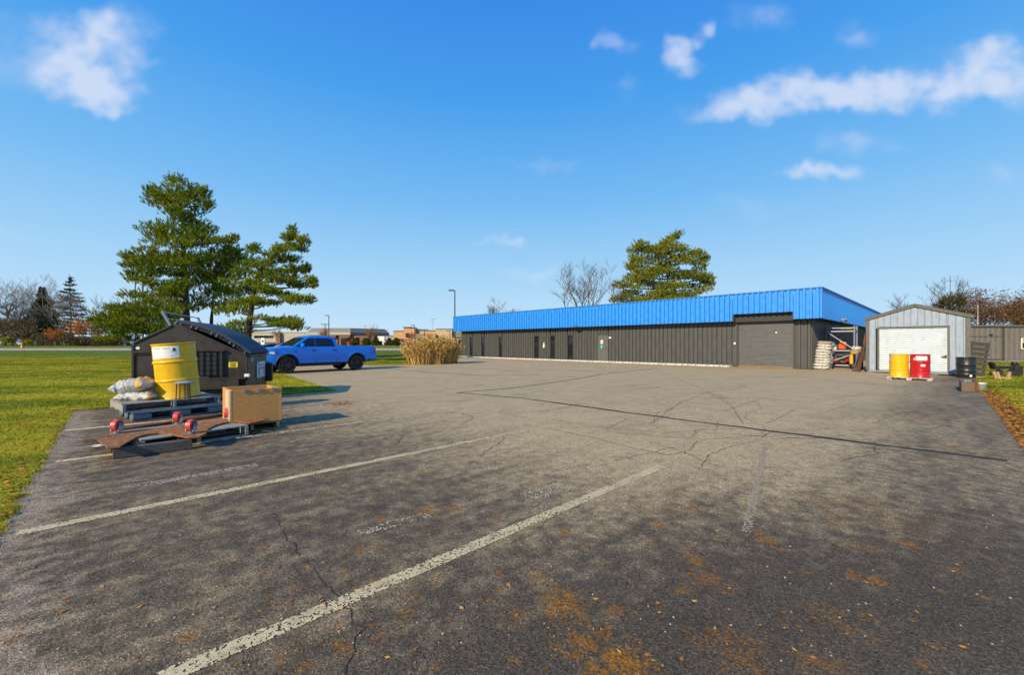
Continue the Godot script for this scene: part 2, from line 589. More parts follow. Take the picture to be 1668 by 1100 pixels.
var rust_spots := [[690, 832, 0.09, 0.8], [742, 828, 0.06, 0.7], [812, 840, 0.05, 0.8], [590, 708, 0.05, 0.0], [560, 1052, 0.05, 0.9], [470, 1066, 0.05, 0.8], [658, 996, 0.04, 0.6], [545, 1020, 0.03, 0.6], [920, 985, 0.14, 0.85], [960, 1050, 0.13, 0.9], [1000, 1075, 0.14, 0.95], [1022, 1090, 0.1, 0.9],
	[905, 970, 0.1, 0.6], [880, 935, 0.06, 0.8], [1010, 1000, 0.06, 0.8], [1245, 880, 0.08, 0.9], [1262, 892, 0.06, 0.9], [1230, 868, 0.08, 0.6], [1140, 918, 0.07, 0.9], [1155, 945, 0.12, 0.5], [1130, 905, 0.07, 0.5], [1475, 885, 0.06, 1.0], [1400, 890, 0.08, 0.8], [1420, 945, 0.05, 0.8], [1545, 928, 0.06, 0.7], [1390, 938, 0.05, 0.9], [1430, 950, 0.05, 0.9], [1360, 850, 0.05, 0.9],
	[1262, 820, 0.05, 0.9], [1290, 812, 0.03, 0.9], [1205, 782, 0.04, 0.8], [1255, 761, 0.05, 0.8], [1130, 824, 0.06, 0.9], [1075, 857, 0.05, 0.9], [1110, 798, 0.04, 0.8], [920, 868, 0.05, 0.9], [1030, 815, 0.05, 0.6], [840, 1000, 0.08, 0.4], [1195, 1070, 0.14, 0.5], [1330, 1080, 0.12, 0.4], [1180, 1040, 0.08, 0.5], [1400, 1030, 0.06, 0.5], [1490, 677, 0.5, 0.5], [1300, 598, 0.8, 0.6], [1250, 600, 0.8, 0.7], [1205, 599, 0.6, 0.6], [1505, 643, 0.12, 0.9], [1500, 652, 0.1, 0.9], [1550, 727, 0.1, 0.6], [1480, 617, 0.4, 0.4],
	[1350, 1000, 0.1, 0.35], [1090, 835, 0.25, 0.22], [1370, 820, 0.3, 0.35], [1500, 860, 0.35, 0.2], [200, 727, 0.2, 0.5], [150, 700, 0.2, 0.3], [690, 770, 0.06, 0.8], [720, 830, 0.1, 0.3], [610, 950, 0.05, 0.6], [870, 780, 0.05, 0.5], [830, 770, 0.04, 0.7], [560, 655, 0.2, 0.2]]
func asphalt_map(size: int, x0: float, d0: float, span: float) -> ImageTexture:
	var n1 := FastNoiseLite.new()
	n1.seed = 5
	n1.frequency = 1.0
	n1.fractal_octaves = 4
	var n2 := FastNoiseLite.new()
	n2.seed = 15
	n2.frequency = 1.0
	n2.fractal_octaves = 5
	n2.fractal_gain = 0.62
	var corner := gp(118, 670)
	var right_a := gp(1604, 641)
	var im := Image.create(size, size, false, Image.FORMAT_RGB8)
	var px := PackedByteArray()
	px.resize(size * size * 3)
	var val := PackedFloat32Array()
	val.resize(size * size * 3)
	for j in size:
		var d := d0 + span * (j + 0.5) / size
		for i in size:
			var x := x0 + span * (i + 0.5) / size
			var a := (x - corner.x) * V.x + (-d - corner.z) * V.z      # metres in from the kerb of the parking bay
			var b := (x - right_a.x) * U.x + (-d - right_a.z) * U.z    # metres in from the other long edge
			var s1 := n1.get_noise_2d(a * 0.25, b * 1.3)
			var s2 := n2.get_noise_2d(x * 1.1 + 40.0, d * 1.1)
			var s3 := n2.get_noise_2d(a * 1.3, b * 4.5 + 70.0)
			var s5 := n2.get_noise_2d(x * 6.0 - 9.0, d * 6.0)
			var bias := 1.02 * (1.0 - smoothstep(1.4, 5.8, a)) + 0.86 * (1.0 - smoothstep(0.3, 2.8, b)) - 0.66
			var dark := smoothstep(-0.70, 0.70, bias + s1 * 0.24 + s2 * 0.10 + s3 * 0.34 + s5 * 0.48)
			var r := lerpf(0.54, 0.104, dark)
			var g := lerpf(0.428, 0.083, dark)
			var bl := lerpf(0.252, 0.058, dark)
			var k := 1.0 + 0.16 * s2 + 0.14 * s3
			# thin film of ochre dust blown along the lot
			var oc := smoothstep(0.18, 0.6, n2.get_noise_2d(x * 0.35 - 20.0, d * 0.35)) * 0.3
			r = lerpf(r, 0.26, oc) * k
			g = lerpf(g, 0.19, oc) * k
			bl = lerpf(bl, 0.10, oc) * k
			if a > -0.2 and a < 0.45 and d < 9.0:   # crumbled, stripped rim of the paving
				var rim := smoothstep(0.42, 0.05, a + s2 * 0.3 + s5 * 0.25) * 0.75
				r = lerpf(r, 0.42, rim)
				g = lerpf(g, 0.335, rim)
				bl = lerpf(bl, 0.25, rim)
			var o := (j * size + i) * 3
			val[o] = r
			val[o + 1] = g
			val[o + 2] = bl
	var spots := rust_spots.duplicate()
	rng.seed = 77
	for k in 420:
		var p := gp(R(-60, 1640), R(592, 1090)) if k % 2 else Vector3(R(-8, 14), 0, -R(1.2, 22))
		spots.append([p.x, -p.z, R(0.008, 0.035) * (1.0 if k % 5 else 1.6), R(0.35, 0.9), true])
	for q in spots:
		if q[3] <= 0.0:
			continue
		var cx: float = q[0]
		var cd: float = q[1]
		if q.size() < 5:
			var p := gp(q[0], q[1])
			cx = p.x
			cd = -p.z
		var rad: float = q[2] * 1.45
		var i0 := int((cx - rad - x0) / span * size)
		var i1 := int((cx + rad - x0) / span * size) + 1
		var j0 := int((cd - rad - d0) / span * size)
		var j1 := int((cd + rad - d0) / span * size) + 1
		for j in range(maxi(j0, 0), mini(j1, size - 1) + 1):
			for i in range(maxi(i0, 0), mini(i1, size - 1) + 1):
				var x := x0 + span * (i + 0.5) / size
				var d := d0 + span * (j + 0.5) / size
				var rr := Vector2(x - cx, d - cd).length() / rad
				var w: float = smoothstep(0.35, 0.8, (1.0 - rr) * 0.9 + n2.get_noise_2d(x * 8.0, d * 8.0) * 0.8 + n2.get_noise_2d(x * 30.0, d * 30.0) * 0.9) * q[3] * 0.85 if rr < 1.0 else 0.0
				if w > 0:
					var o := (j * size + i) * 3
					val[o] = lerpf(val[o], 0.31, w)
					val[o + 1] = lerpf(val[o + 1], 0.14, w)
					val[o + 2] = lerpf(val[o + 2], 0.018, w)
	for k in val.size():
		px[k] = int(255.0 * pow(clampf(val[k] * 1.75, 0.0, 1.0), 1.0 / 2.2))
	im = Image.create_from_data(size, size, false, Image.FORMAT_RGB8, px)
	return ImageTexture.create_from_image(im)
func asphalt_tile() -> Array:
	var size := 1024
	var f := FastNoiseLite.new()
	f.noise_type = FastNoiseLite.TYPE_CELLULAR
	f.frequency = 0.25
	f.seed = 3
	f.cellular_return_type = FastNoiseLite.RETURN_CELL_VALUE
	f.fractal_type = FastNoiseLite.FRACTAL_NONE
	f.domain_warp_enabled = true
	f.domain_warp_amplitude = 2.0
	f.domain_warp_frequency = 0.1
	var a := f.get_seamless_image(size, size, false, false, 0.05, false).get_data()
	f.cellular_return_type = FastNoiseLite.RETURN_DISTANCE2_SUB
	var b := f.get_seamless_image(size, size, false, false, 0.05, false).get_data()
	var px := PackedByteArray()
	px.resize(size * size * 3)
	var hm := PackedByteArray()
	hm.resize(size * size)
	rng.seed = 9
	for k in size * size:
		var s := a[k] / 255.0
		var e := smoothstep(0.0, 0.11, b[k] / 255.0)
		var st := 0.0
		var tone := 0.22
		if s > 0.90:
			tone = 0.92
			st = 1.0
		elif s > 0.70:
			tone = 0.62
			st = 0.8
		elif s > 0.40:
			tone = 0.47
			st = 0.5
		elif s > 0.15:
			tone = 0.36
			st = 0.3
		var v := lerpf(0.30, tone * 1.25, e) * (0.82 + 0.36 * rng.randf())
		var o := k * 3
		px[o] = int(255 * pow(minf(v * 1.04, 1.0), 0.4545))
		px[o + 1] = int(255 * pow(minf(v, 1.0), 0.4545))
		px[o + 2] = int(255 * pow(minf(v * 0.93, 1.0), 0.4545))
		hm[k] = int(255 * e * st)
	return [ImageTexture.create_from_image(Image.create_from_data(size, size, false, Image.FORMAT_RGB8, px)), ImageTexture.create_from_image(Image.create_from_data(size, size, false, Image.FORMAT_L8, hm))]

const NEAR_BOX := [-7.5, 0.5, 15.0]     # x from, distance from, side
const FAR_BOX := [-31.0, -2.0, 68.0]
func ground() -> void:
	lot_outline()
	# lawn
	var lawn := MB.new()
	var xs := []
	var zs := []
	for k in 61:
		xs.append(signf(k - 30.0) * pow(absf(k - 30.0) / 30.0, 2.2) * 420.0)
	for k in 90:
		zs.append(-20.0 + 140.0 * k / 80.0 if k <= 80 else 120.0 + pow((k - 80) / 9.0, 2.0) * 600.0)
	var rows := []
	for d in zs:
		var r := []
		for x in xs:
			r.append(Vector3(x, gy(maxf(d, 0.0)) - 0.025, -d))
		rows.append(r)
	lawn.grid(rows)
	var lm := StandardMaterial3D.new()
	lm.roughness = 0.95
	lm.metallic_specular = 0.2
	lm.albedo_texture = ramp_tex(1024, 0.011, 5, [[0.15, lin(0.12, 0.17, 0.012)], [0.4, lin(0.20, 0.25, 0.016)], [0.6, lin(0.33, 0.33, 0.022)], [0.85, lin(0.42, 0.34, 0.05)]], 41)
	lm.uv1_triplanar = true
	lm.uv1_scale = Vector3(0.05, 0.09, 0.12)
	lm.detail_enabled = true
	lm.detail_blend_mode = BaseMaterial3D.BLEND_MODE_MUL
	lm.detail_albedo = ramp_tex(512, 0.05, 4, [[0.2, grey(0.5)], [0.5, grey(0.86)], [0.75, grey(1.0)]], 43)
	lm.detail_uv_layer = BaseMaterial3D.DETAIL_UV_2
	lm.uv2_triplanar = true
	lm.uv2_scale = Vector3(0.7, 0.7, 0.7)
	struct(obj(lawn, "lawn", lm), "mown green lawn with yellowing patches around the lot")
	# asphalt, laid cell by cell so that it follows the fall of the ground
	var tile := asphalt_tile()
	var zones := [[NEAR_BOX, MB.new()], [FAR_BOX, MB.new()]]
	var step := 1.5
	for i in range(-34, 28):
		for j in range(-10, 48):
			var cell := PackedVector2Array([Vector2(i * step, -(j + 1) * step), Vector2((i + 1) * step, -(j + 1) * step), Vector2((i + 1) * step, -j * step), Vector2(i * step, -j * step)])
			var near := i * step >= NEAR_BOX[0] and (i + 1) * step <= NEAR_BOX[0] + NEAR_BOX[2] and j * step >= 1.4 and (j + 1) * step <= NEAR_BOX[1] + NEAR_BOX[2]
			var mb: MB = zones[0 if near else 1][1]
			for poly in Geometry2D.intersect_polygons(cell, lot_edge):
				var tr := Geometry2D.triangulate_polygon(poly)
				for k in range(0, tr.size(), 3):
					var q := [poly[tr[k]], poly[tr[k + 1]], poly[tr[k + 2]]]
					if (q[1] - q[0]).cross(q[2] - q[0]) > 0:
						q.reverse()
					mb.tri(Vector3(q[0].x, gy(-q[0].y), q[0].y), Vector3(q[1].x, gy(-q[1].y), q[1].y), Vector3(q[2].x, gy(-q[2].y), q[2].y))
	var lot: Node3D
	for zi in 2:
		var z: Array = zones[zi]
		var mb: MB = z[1]
		for k in mb.v.size():
			var p := mb.v[k]
			mb.n[k] = Vector3(0, 1, (gy(-p.z + 0.1) - gy(-p.z - 0.1)) / 0.2).normalized()
			mb.t[k] = Vector2(p.x, p.z) / 1.9
			mb.t2.append(Vector2((p.x - z[0][0]) / z[0][2], (-p.z - z[0][1]) / z[0][2]))
		var m := StandardMaterial3D.new()
		m.roughness = 0.86
		m.metallic_specular = 0.35
		m.albedo_texture = tile[0]
		bump(m, tile[1], 0.22)
		m.detail_enabled = true
		m.detail_blend_mode = BaseMaterial3D.BLEND_MODE_MUL
		m.detail_uv_layer = BaseMaterial3D.DETAIL_UV_2
		m.detail_albedo = asphalt_map(1536 if zi == 0 else 1024, z[0][0], z[0][1], z[0][2])
		if zi == 0:
			lot = obj(mb, "asphalt_lot", m)
			struct(lot, "worn grey asphalt lot with rust stains and cracks")
		else:
			obj(mb, "outer_asphalt", m, lot)
	# skirt that closes the asphalt's edge against the lawn
	var skirt := MB.new()
	for k in lot_edge.size():
		var a := lot_edge[k]
		var b := lot_edge[(k + 1) % lot_edge.size()]
		var ya := gy(-a.y)
		var yb := gy(-b.y)
		skirt.quad(Vector3(a.x, ya - 0.06, a.y), Vector3(b.x, yb - 0.06, b.y), Vector3(b.x, yb, b.y), Vector3(a.x, ya, a.y))
	obj(skirt, "asphalt_edge", pm(0.10, 0.095, 0.09, 0.9), lot)
	lines_and_cracks(lot)
	# deeper green sheet of grass laid over the lawn, up to the road
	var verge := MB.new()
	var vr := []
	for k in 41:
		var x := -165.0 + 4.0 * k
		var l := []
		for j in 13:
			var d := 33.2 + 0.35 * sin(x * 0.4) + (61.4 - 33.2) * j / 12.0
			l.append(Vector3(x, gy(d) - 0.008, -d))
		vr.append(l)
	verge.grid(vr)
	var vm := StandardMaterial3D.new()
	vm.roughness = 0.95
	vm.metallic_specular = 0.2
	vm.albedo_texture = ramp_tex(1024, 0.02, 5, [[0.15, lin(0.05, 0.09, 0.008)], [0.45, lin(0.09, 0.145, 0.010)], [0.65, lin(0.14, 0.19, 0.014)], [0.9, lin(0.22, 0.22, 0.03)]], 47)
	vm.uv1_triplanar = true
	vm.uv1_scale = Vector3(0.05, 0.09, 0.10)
	struct(obj(verge, "verge", vm), "deep green grass verge beside the road")
	# road across the far lawn
	var road := MB.new()
	var ra := []
	var rb := []
	for k in 41:
		var x := -160.0 + 8.0 * k
		var l := []
		for d in [61.5, 64.0, 66.5, 69.5]:
			l.append(Vector3(x, gy(d) + 0.01, -d))
		ra.append(l)
	road.grid(ra)
	struct(obj(road, "road", tex(pm(0.60, 0.51, 0.40, 0.9), M.blotch, Vector3(0.2, 0.2, 0.2))), "pale concrete road running beyond the lawn")

var bits := []
func worn_line(a: Vector3, b: Vector3, w: float, keep: float, cell: float, sd: int, fade := 0.0) -> MB:
	var mb := MB.new()
	var f := FastNoiseLite.new()
	f.seed = sd
	f.frequency = 1.0
	f.fractal_octaves = 4
	var len := Vector2(b.x - a.x, b.z - a.z).length()
	var dir := Vector3(b.x - a.x, 0, b.z - a.z) / len
	var s := Vector3(-dir.z, 0, dir.x)
	var n := int(len / cell)
	var m := int(w / cell)
	rng.seed = sd
	for i in n:
		for j in range(-1, m + 1):
			var u := i * cell
			var q := (j + 0.5) * cell - w * 0.5
			var edge := absf(q) / (w * 0.5)
			var val := f.get_noise_2d(u * 3.5, q * 9.0) * 0.42 + f.get_noise_2d(u * 34.0, q * 34.0) * 0.9 + R(-0.3, 0.3)
			if val > keep + (0.9 * maxf(0.0, edge - 0.82)) + fade * maxf(0.0, u / len - 0.55):
				var p := a + dir * (u + cell * 0.5) + s * q
				var h := cell * R(0.42, 0.72)
				var an := R(-0.8, 0.8)
				var e := (dir * cos(an) + s * sin(an)) * h
				var g := (s * cos(an) - dir * sin(an)) * h
				var y := Vector3(0, gy(-p.z) - p.y + 0.004, 0)
				mb.quad(p - e + g + y, p + e + g + y, p + e - g + y, p - e - g + y)
				for k in range(mb.n.size() - 4, mb.n.size()):
					mb.n[k] = Vector3.UP
	return mb
func ribbon(mb: MB, pts: Array, w: float, jit: float, step: float, up: float, sd: int) -> void:
	rng.seed = sd
	var path := []
	for k in pts.size() - 1:
		var a: Vector3 = pts[k]
		var b: Vector3 = pts[k + 1]
		var n := maxi(1, int(a.distance_to(b) / step))
		for j in n:
			path.append(a.lerp(b, float(j) / n) + Vector3(R(-jit, jit), 0, R(-jit, jit)))
	path.append(pts[-1])
	var pl := Vector3.ZERO
	var pr := Vector3.ZERO
	for k in path.size():
		var f: Vector3 = (path[mini(k + 1, path.size() - 1)] - path[maxi(k - 1, 0)]).normalized()
		var s := Vector3(-f.z, 0, f.x) * w * 0.5
		var l: Vector3 = path[k] - s * R(0.5, 1.3)
		var r: Vector3 = path[k] + s * R(0.5, 1.3)
		l.y = gy(-l.z) + up
		r.y = gy(-r.z) + up
		if k:
			mb.quad(pl, pr, r, l)
			for q in range(mb.n.size() - 4, mb.n.size()):
				mb.n[q] = Vector3.UP
		pl = l
		pr = r
func pix_path(a: Array) -> Array:
	var o := []
	for q in a:
		o.append(gp(q[0], q[1]))
	return o
func lines_and_cracks(lot: Node3D) -> void:
	var paint := tex(pm(0.80, 0.66, 0.38, 0.85), M.grime, Vector3(1, 1, 1))
	var l1 := gp(1079, 760)
	obj(worn_line(l1 - V * 5.6, l1, 0.088, -0.14, 0.0052, 31), "painted_line", paint, lot)
	var l2 := gp(28, 870)
	obj(worn_line(l2, l2 + V * 4.7, 0.085, -0.22, 0.0065, 32, 1.3), "painted_line", paint, lot)
	var l3 := gp(92, 753)
	obj(worn_line(l3, l3 + V * 1.3, 0.09, -0.3, 0.011, 33), "painted_line", paint, lot)
	var l4 := gp(106, 702)
	obj(worn_line(l4, l4 + V * 1.3, 0.09, -0.3, 0.012, 34), "painted_line", paint, lot)
	obj(worn_line(l3 + V * 1.4, l3 + V * 4.2, 0.09, 0.22, 0.011, 43), "painted_line", paint, lot)
	obj(worn_line(l4 + V * 1.4, l4 + V * 4.2, 0.09, 0.28, 0.012, 44), "painted_line", paint, lot)
	var scuff := pm(0.44, 0.37, 0.27, 0.9)
	obj(worn_line(gp(1216, 868), gp(1246, 728), 0.05, 0.06, 0.008, 35), "old_line_trace", scuff, lot)
	obj(worn_line(gp(200, 797), gp(420, 758), 0.12, 0.12, 0.010, 36), "old_line_trace", scuff, lot)
	obj(worn_line(gp(118, 690), gp(190, 683), 0.12, 0.0, 0.014, 38), "old_line_trace", scuff, lot)
	obj(worn_line(gp(585, 870), gp(700, 838), 0.10, 0.42, 0.007, 37), "white_scrape", pm(0.66, 0.58, 0.46, 0.8), lot)
	obj(worn_line(gp(862, 812), gp(925, 792), 0.22, 0.40, 0.008, 39), "white_scrape", pm(0.66, 0.58, 0.46, 0.8), lot)
	obj(worn_line(gp(868, 826), gp(905, 829), 0.10, 0.30, 0.008, 40), "white_scrape", pm(0.66, 0.58, 0.46, 0.8), lot)
	var tar := pm(0.022, 0.021, 0.020, 0.85)
	var k := 0
	for q in [[[[745, 640], [850, 649], [960, 664], [1100, 683], [1250, 702], [1400, 721], [1530, 737], [1640, 751]], 0.095], [[[745, 640], [830, 633], [905, 623], [980, 610], [1070, 600]], 0.09], [[[610, 600], [690, 606], [790, 612], [880, 611]], 0.10], [[[700, 598], [820, 602], [930, 604], [1010, 606]], 0.09]]:
		var mb := MB.new()
		ribbon(mb, pix_path(q[0]), q[1], 0.022, 0.28, 0.003, 100 + k)
		obj(mb, "tar_seam", tar, lot)
		k += 1
	var dark := pm(0.035, 0.03, 0.025, 0.95)
	rng.seed = 88
	var walks := []
	for w in 46:
		var p := gp(R(560, 1540), R(606, 730))
		var an := R(0, TAU)
		var path := [p]
		for j in 2 + rng.randi() % 5:
			an += R(-0.9, 0.9)
			p += Vector3(cos(an), 0, sin(an)) * R(0.35, 1.1)
			if p.z > -4.0 or p.z < -24.0 or not Geometry2D.is_point_in_polygon(Vector2(p.x, p.z), lot_edge):
				break
			path.append(p)
		if path.size() > 1:
			walks.append([path, R(0.005, 0.010)])
	for q in walks:
		var mb := MB.new()
		ribbon(mb, q[0], q[1], 0.03, 0.09, 0.0025, 300 + k)
		obj(mb, "crack", dark, lot)
		k += 1
	for q in [[[[448, 838], [470, 880], [510, 930], [552, 972], [578, 1005], [590, 1025], [572, 1065], [562, 1100]], 0.011], [[[540, 955], [560, 965], [575, 990]], 0.006], [[[850, 692], [900, 700], [960, 712], [1020, 728], [1090, 742], [1110, 738]], 0.02], [[[1110, 738], [1150, 745], [1185, 728], [1230, 720]], 0.016], [[[1140, 760], [1155, 742]], 0.014],
		[[[830, 890], [880, 860], [905, 838], [960, 805], [1040, 775]], 0.008], [[[985, 700], [1020, 683], [1060, 690], [1100, 672]], 0.016], [[[880, 672], [960, 655], [1040, 660], [1130, 640], [1220, 648]], 0.02], [[[1060, 690], [1110, 655], [1180, 630], [1260, 622]], 0.022], [[[1180, 670], [1240, 650], [1330, 655], [1420, 640]], 0.02], [[[1000, 640], [1090, 628], [1200, 634]], 0.025],
		[[[1250, 690], [1300, 665], [1345, 672], [1395, 655]], 0.016], [[[640, 690], [720, 672], [800, 676]], 0.018], [[[620, 660], [700, 650], [760, 655]], 0.02], [[[1420, 690], [1470, 672], [1540, 668]], 0.016], [[[1130, 612], [1200, 618], [1290, 612], [1390, 622]], 0.03], [[[320, 760], [400, 742], [440, 735]], 0.012], [[[700, 1100], [690, 1070]], 0.005], [[[700, 640], [760, 628], [820, 632]], 0.025], [[[560, 770], [640, 742], [660, 735]], 0.01], [[[1090, 610], [1130, 628], [1190, 660], [1210, 690]], 0.018]]:
		var mb := MB.new()
		ribbon(mb, pix_path(q[0]), q[1] * 0.45, 0.018, 0.045, 0.0025, 100 + k)
		obj(mb, "crack", dark, lot)
		k += 1

# ---------------------------------------------------------------- workshop and shed
var panel_cache := {}
func ribbed(w: float, h: float, pitch: float, deep: float, flat_low := 0.42, flat_high := 0.36) -> ArrayMesh:
	var key := "%.3f %.3f %.3f %.3f" % [w, h, pitch, deep]
	if panel_cache.has(key):
		return panel_cache[key]
	var mb := MB.new()
	var sl := (1.0 - flat_low - flat_high) * 0.5
	var prof := [[0.0, 0.0], [flat_low, 0.0], [flat_low + sl, 1.0], [flat_low + sl + flat_high, 1.0], [1.0, 0.0]]
	var x := 0.0
	while x < w - 0.001:
		for k in 4:
			var xa: float = x + prof[k][0] * pitch
			var xb: float = x + prof[k + 1][0] * pitch
			if xa >= w:
				break
			var za: float = prof[k][1] * deep
			var zb: float = prof[k + 1][1] * deep
			if xb > w:
				zb = lerpf(za, zb, (w - xa) / (xb - xa))
				xb = w
			mb.quad(Vector3(xa, 0, za), Vector3(xb, 0, zb), Vector3(xb, h, zb), Vector3(xa, h, za))
			mb.quad(Vector3(xa, h, za), Vector3(xb, h, zb), Vector3(xb, h, -0.01), Vector3(xa, h, -0.01))
			mb.quad(Vector3(xa, 0, -0.01), Vector3(xb, 0, -0.01), Vector3(xb, 0, zb), Vector3(xa, 0, za))
		x += pitch
	panel_cache[key] = mb.done()
	return panel_cache[key]
func panels(parent: Node3D, called: String, mat: Material, x0: float, x1: float, y0: float, y1: float, z: float, wide: float, pitch: float, deep: float, turn := Transform3D()) -> void:
	var x := x0
	while x < x1 - 0.01:
		var w := minf(wide, x1 - x)
		put(ribbed(w - 0.004, y1 - y0, pitch, deep), called, mat, parent, turn * Transform3D(Basis(), Vector3(x, y0, z)))
		x += wide
func slatted(w: float, h: float, pitch: float, deep: float) -> MB:
	var mb := MB.new()
	var n := int(round(h / pitch))
	var p := h / n
	for k in n:
		var y := p * k
		var face := []
		for j in 5:
			var t := j / 4.0
			var z := deep * (0.55 + 0.45 * sin(PI * t))
			face.append([Vector3(0, y + p * 0.82 * t, z), Vector3(w, y + p * 0.82 * t, z)])
		mb.grid(face)
		var ya := y + p * 0.82
		var zt := deep * 0.55
		mb.quad(Vector3(0, ya, zt), Vector3(w, ya, zt), Vector3(w, ya, 0), Vector3(0, ya, 0))
		mb.quad(Vector3(0, ya, 0), Vector3(w, ya, 0), Vector3(w, y + p, 0), Vector3(0, y + p, 0))
		mb.quad(Vector3(0, y + p, 0), Vector3(w, y + p, 0), Vector3(w, y + p, zt), Vector3(0, y + p, zt))
	return mb
func lettering(text: String, high: float, mat: Material, parent: Node3D, called: String, xf: Transform3D, bold := true) -> void:
	var t := TextMesh.new()
	var f := SystemFont.new()
	f.font_names = PackedStringArray(["Droid Sans"])
	f.font_weight = 700 if bold else 400
	t.font = f
	t.text = text
	t.font_size = 48
	t.pixel_size = high / 36.0
	t.depth = 0.003
	t.curve_step = 4.0
	put(t, called, mat, parent, xf)

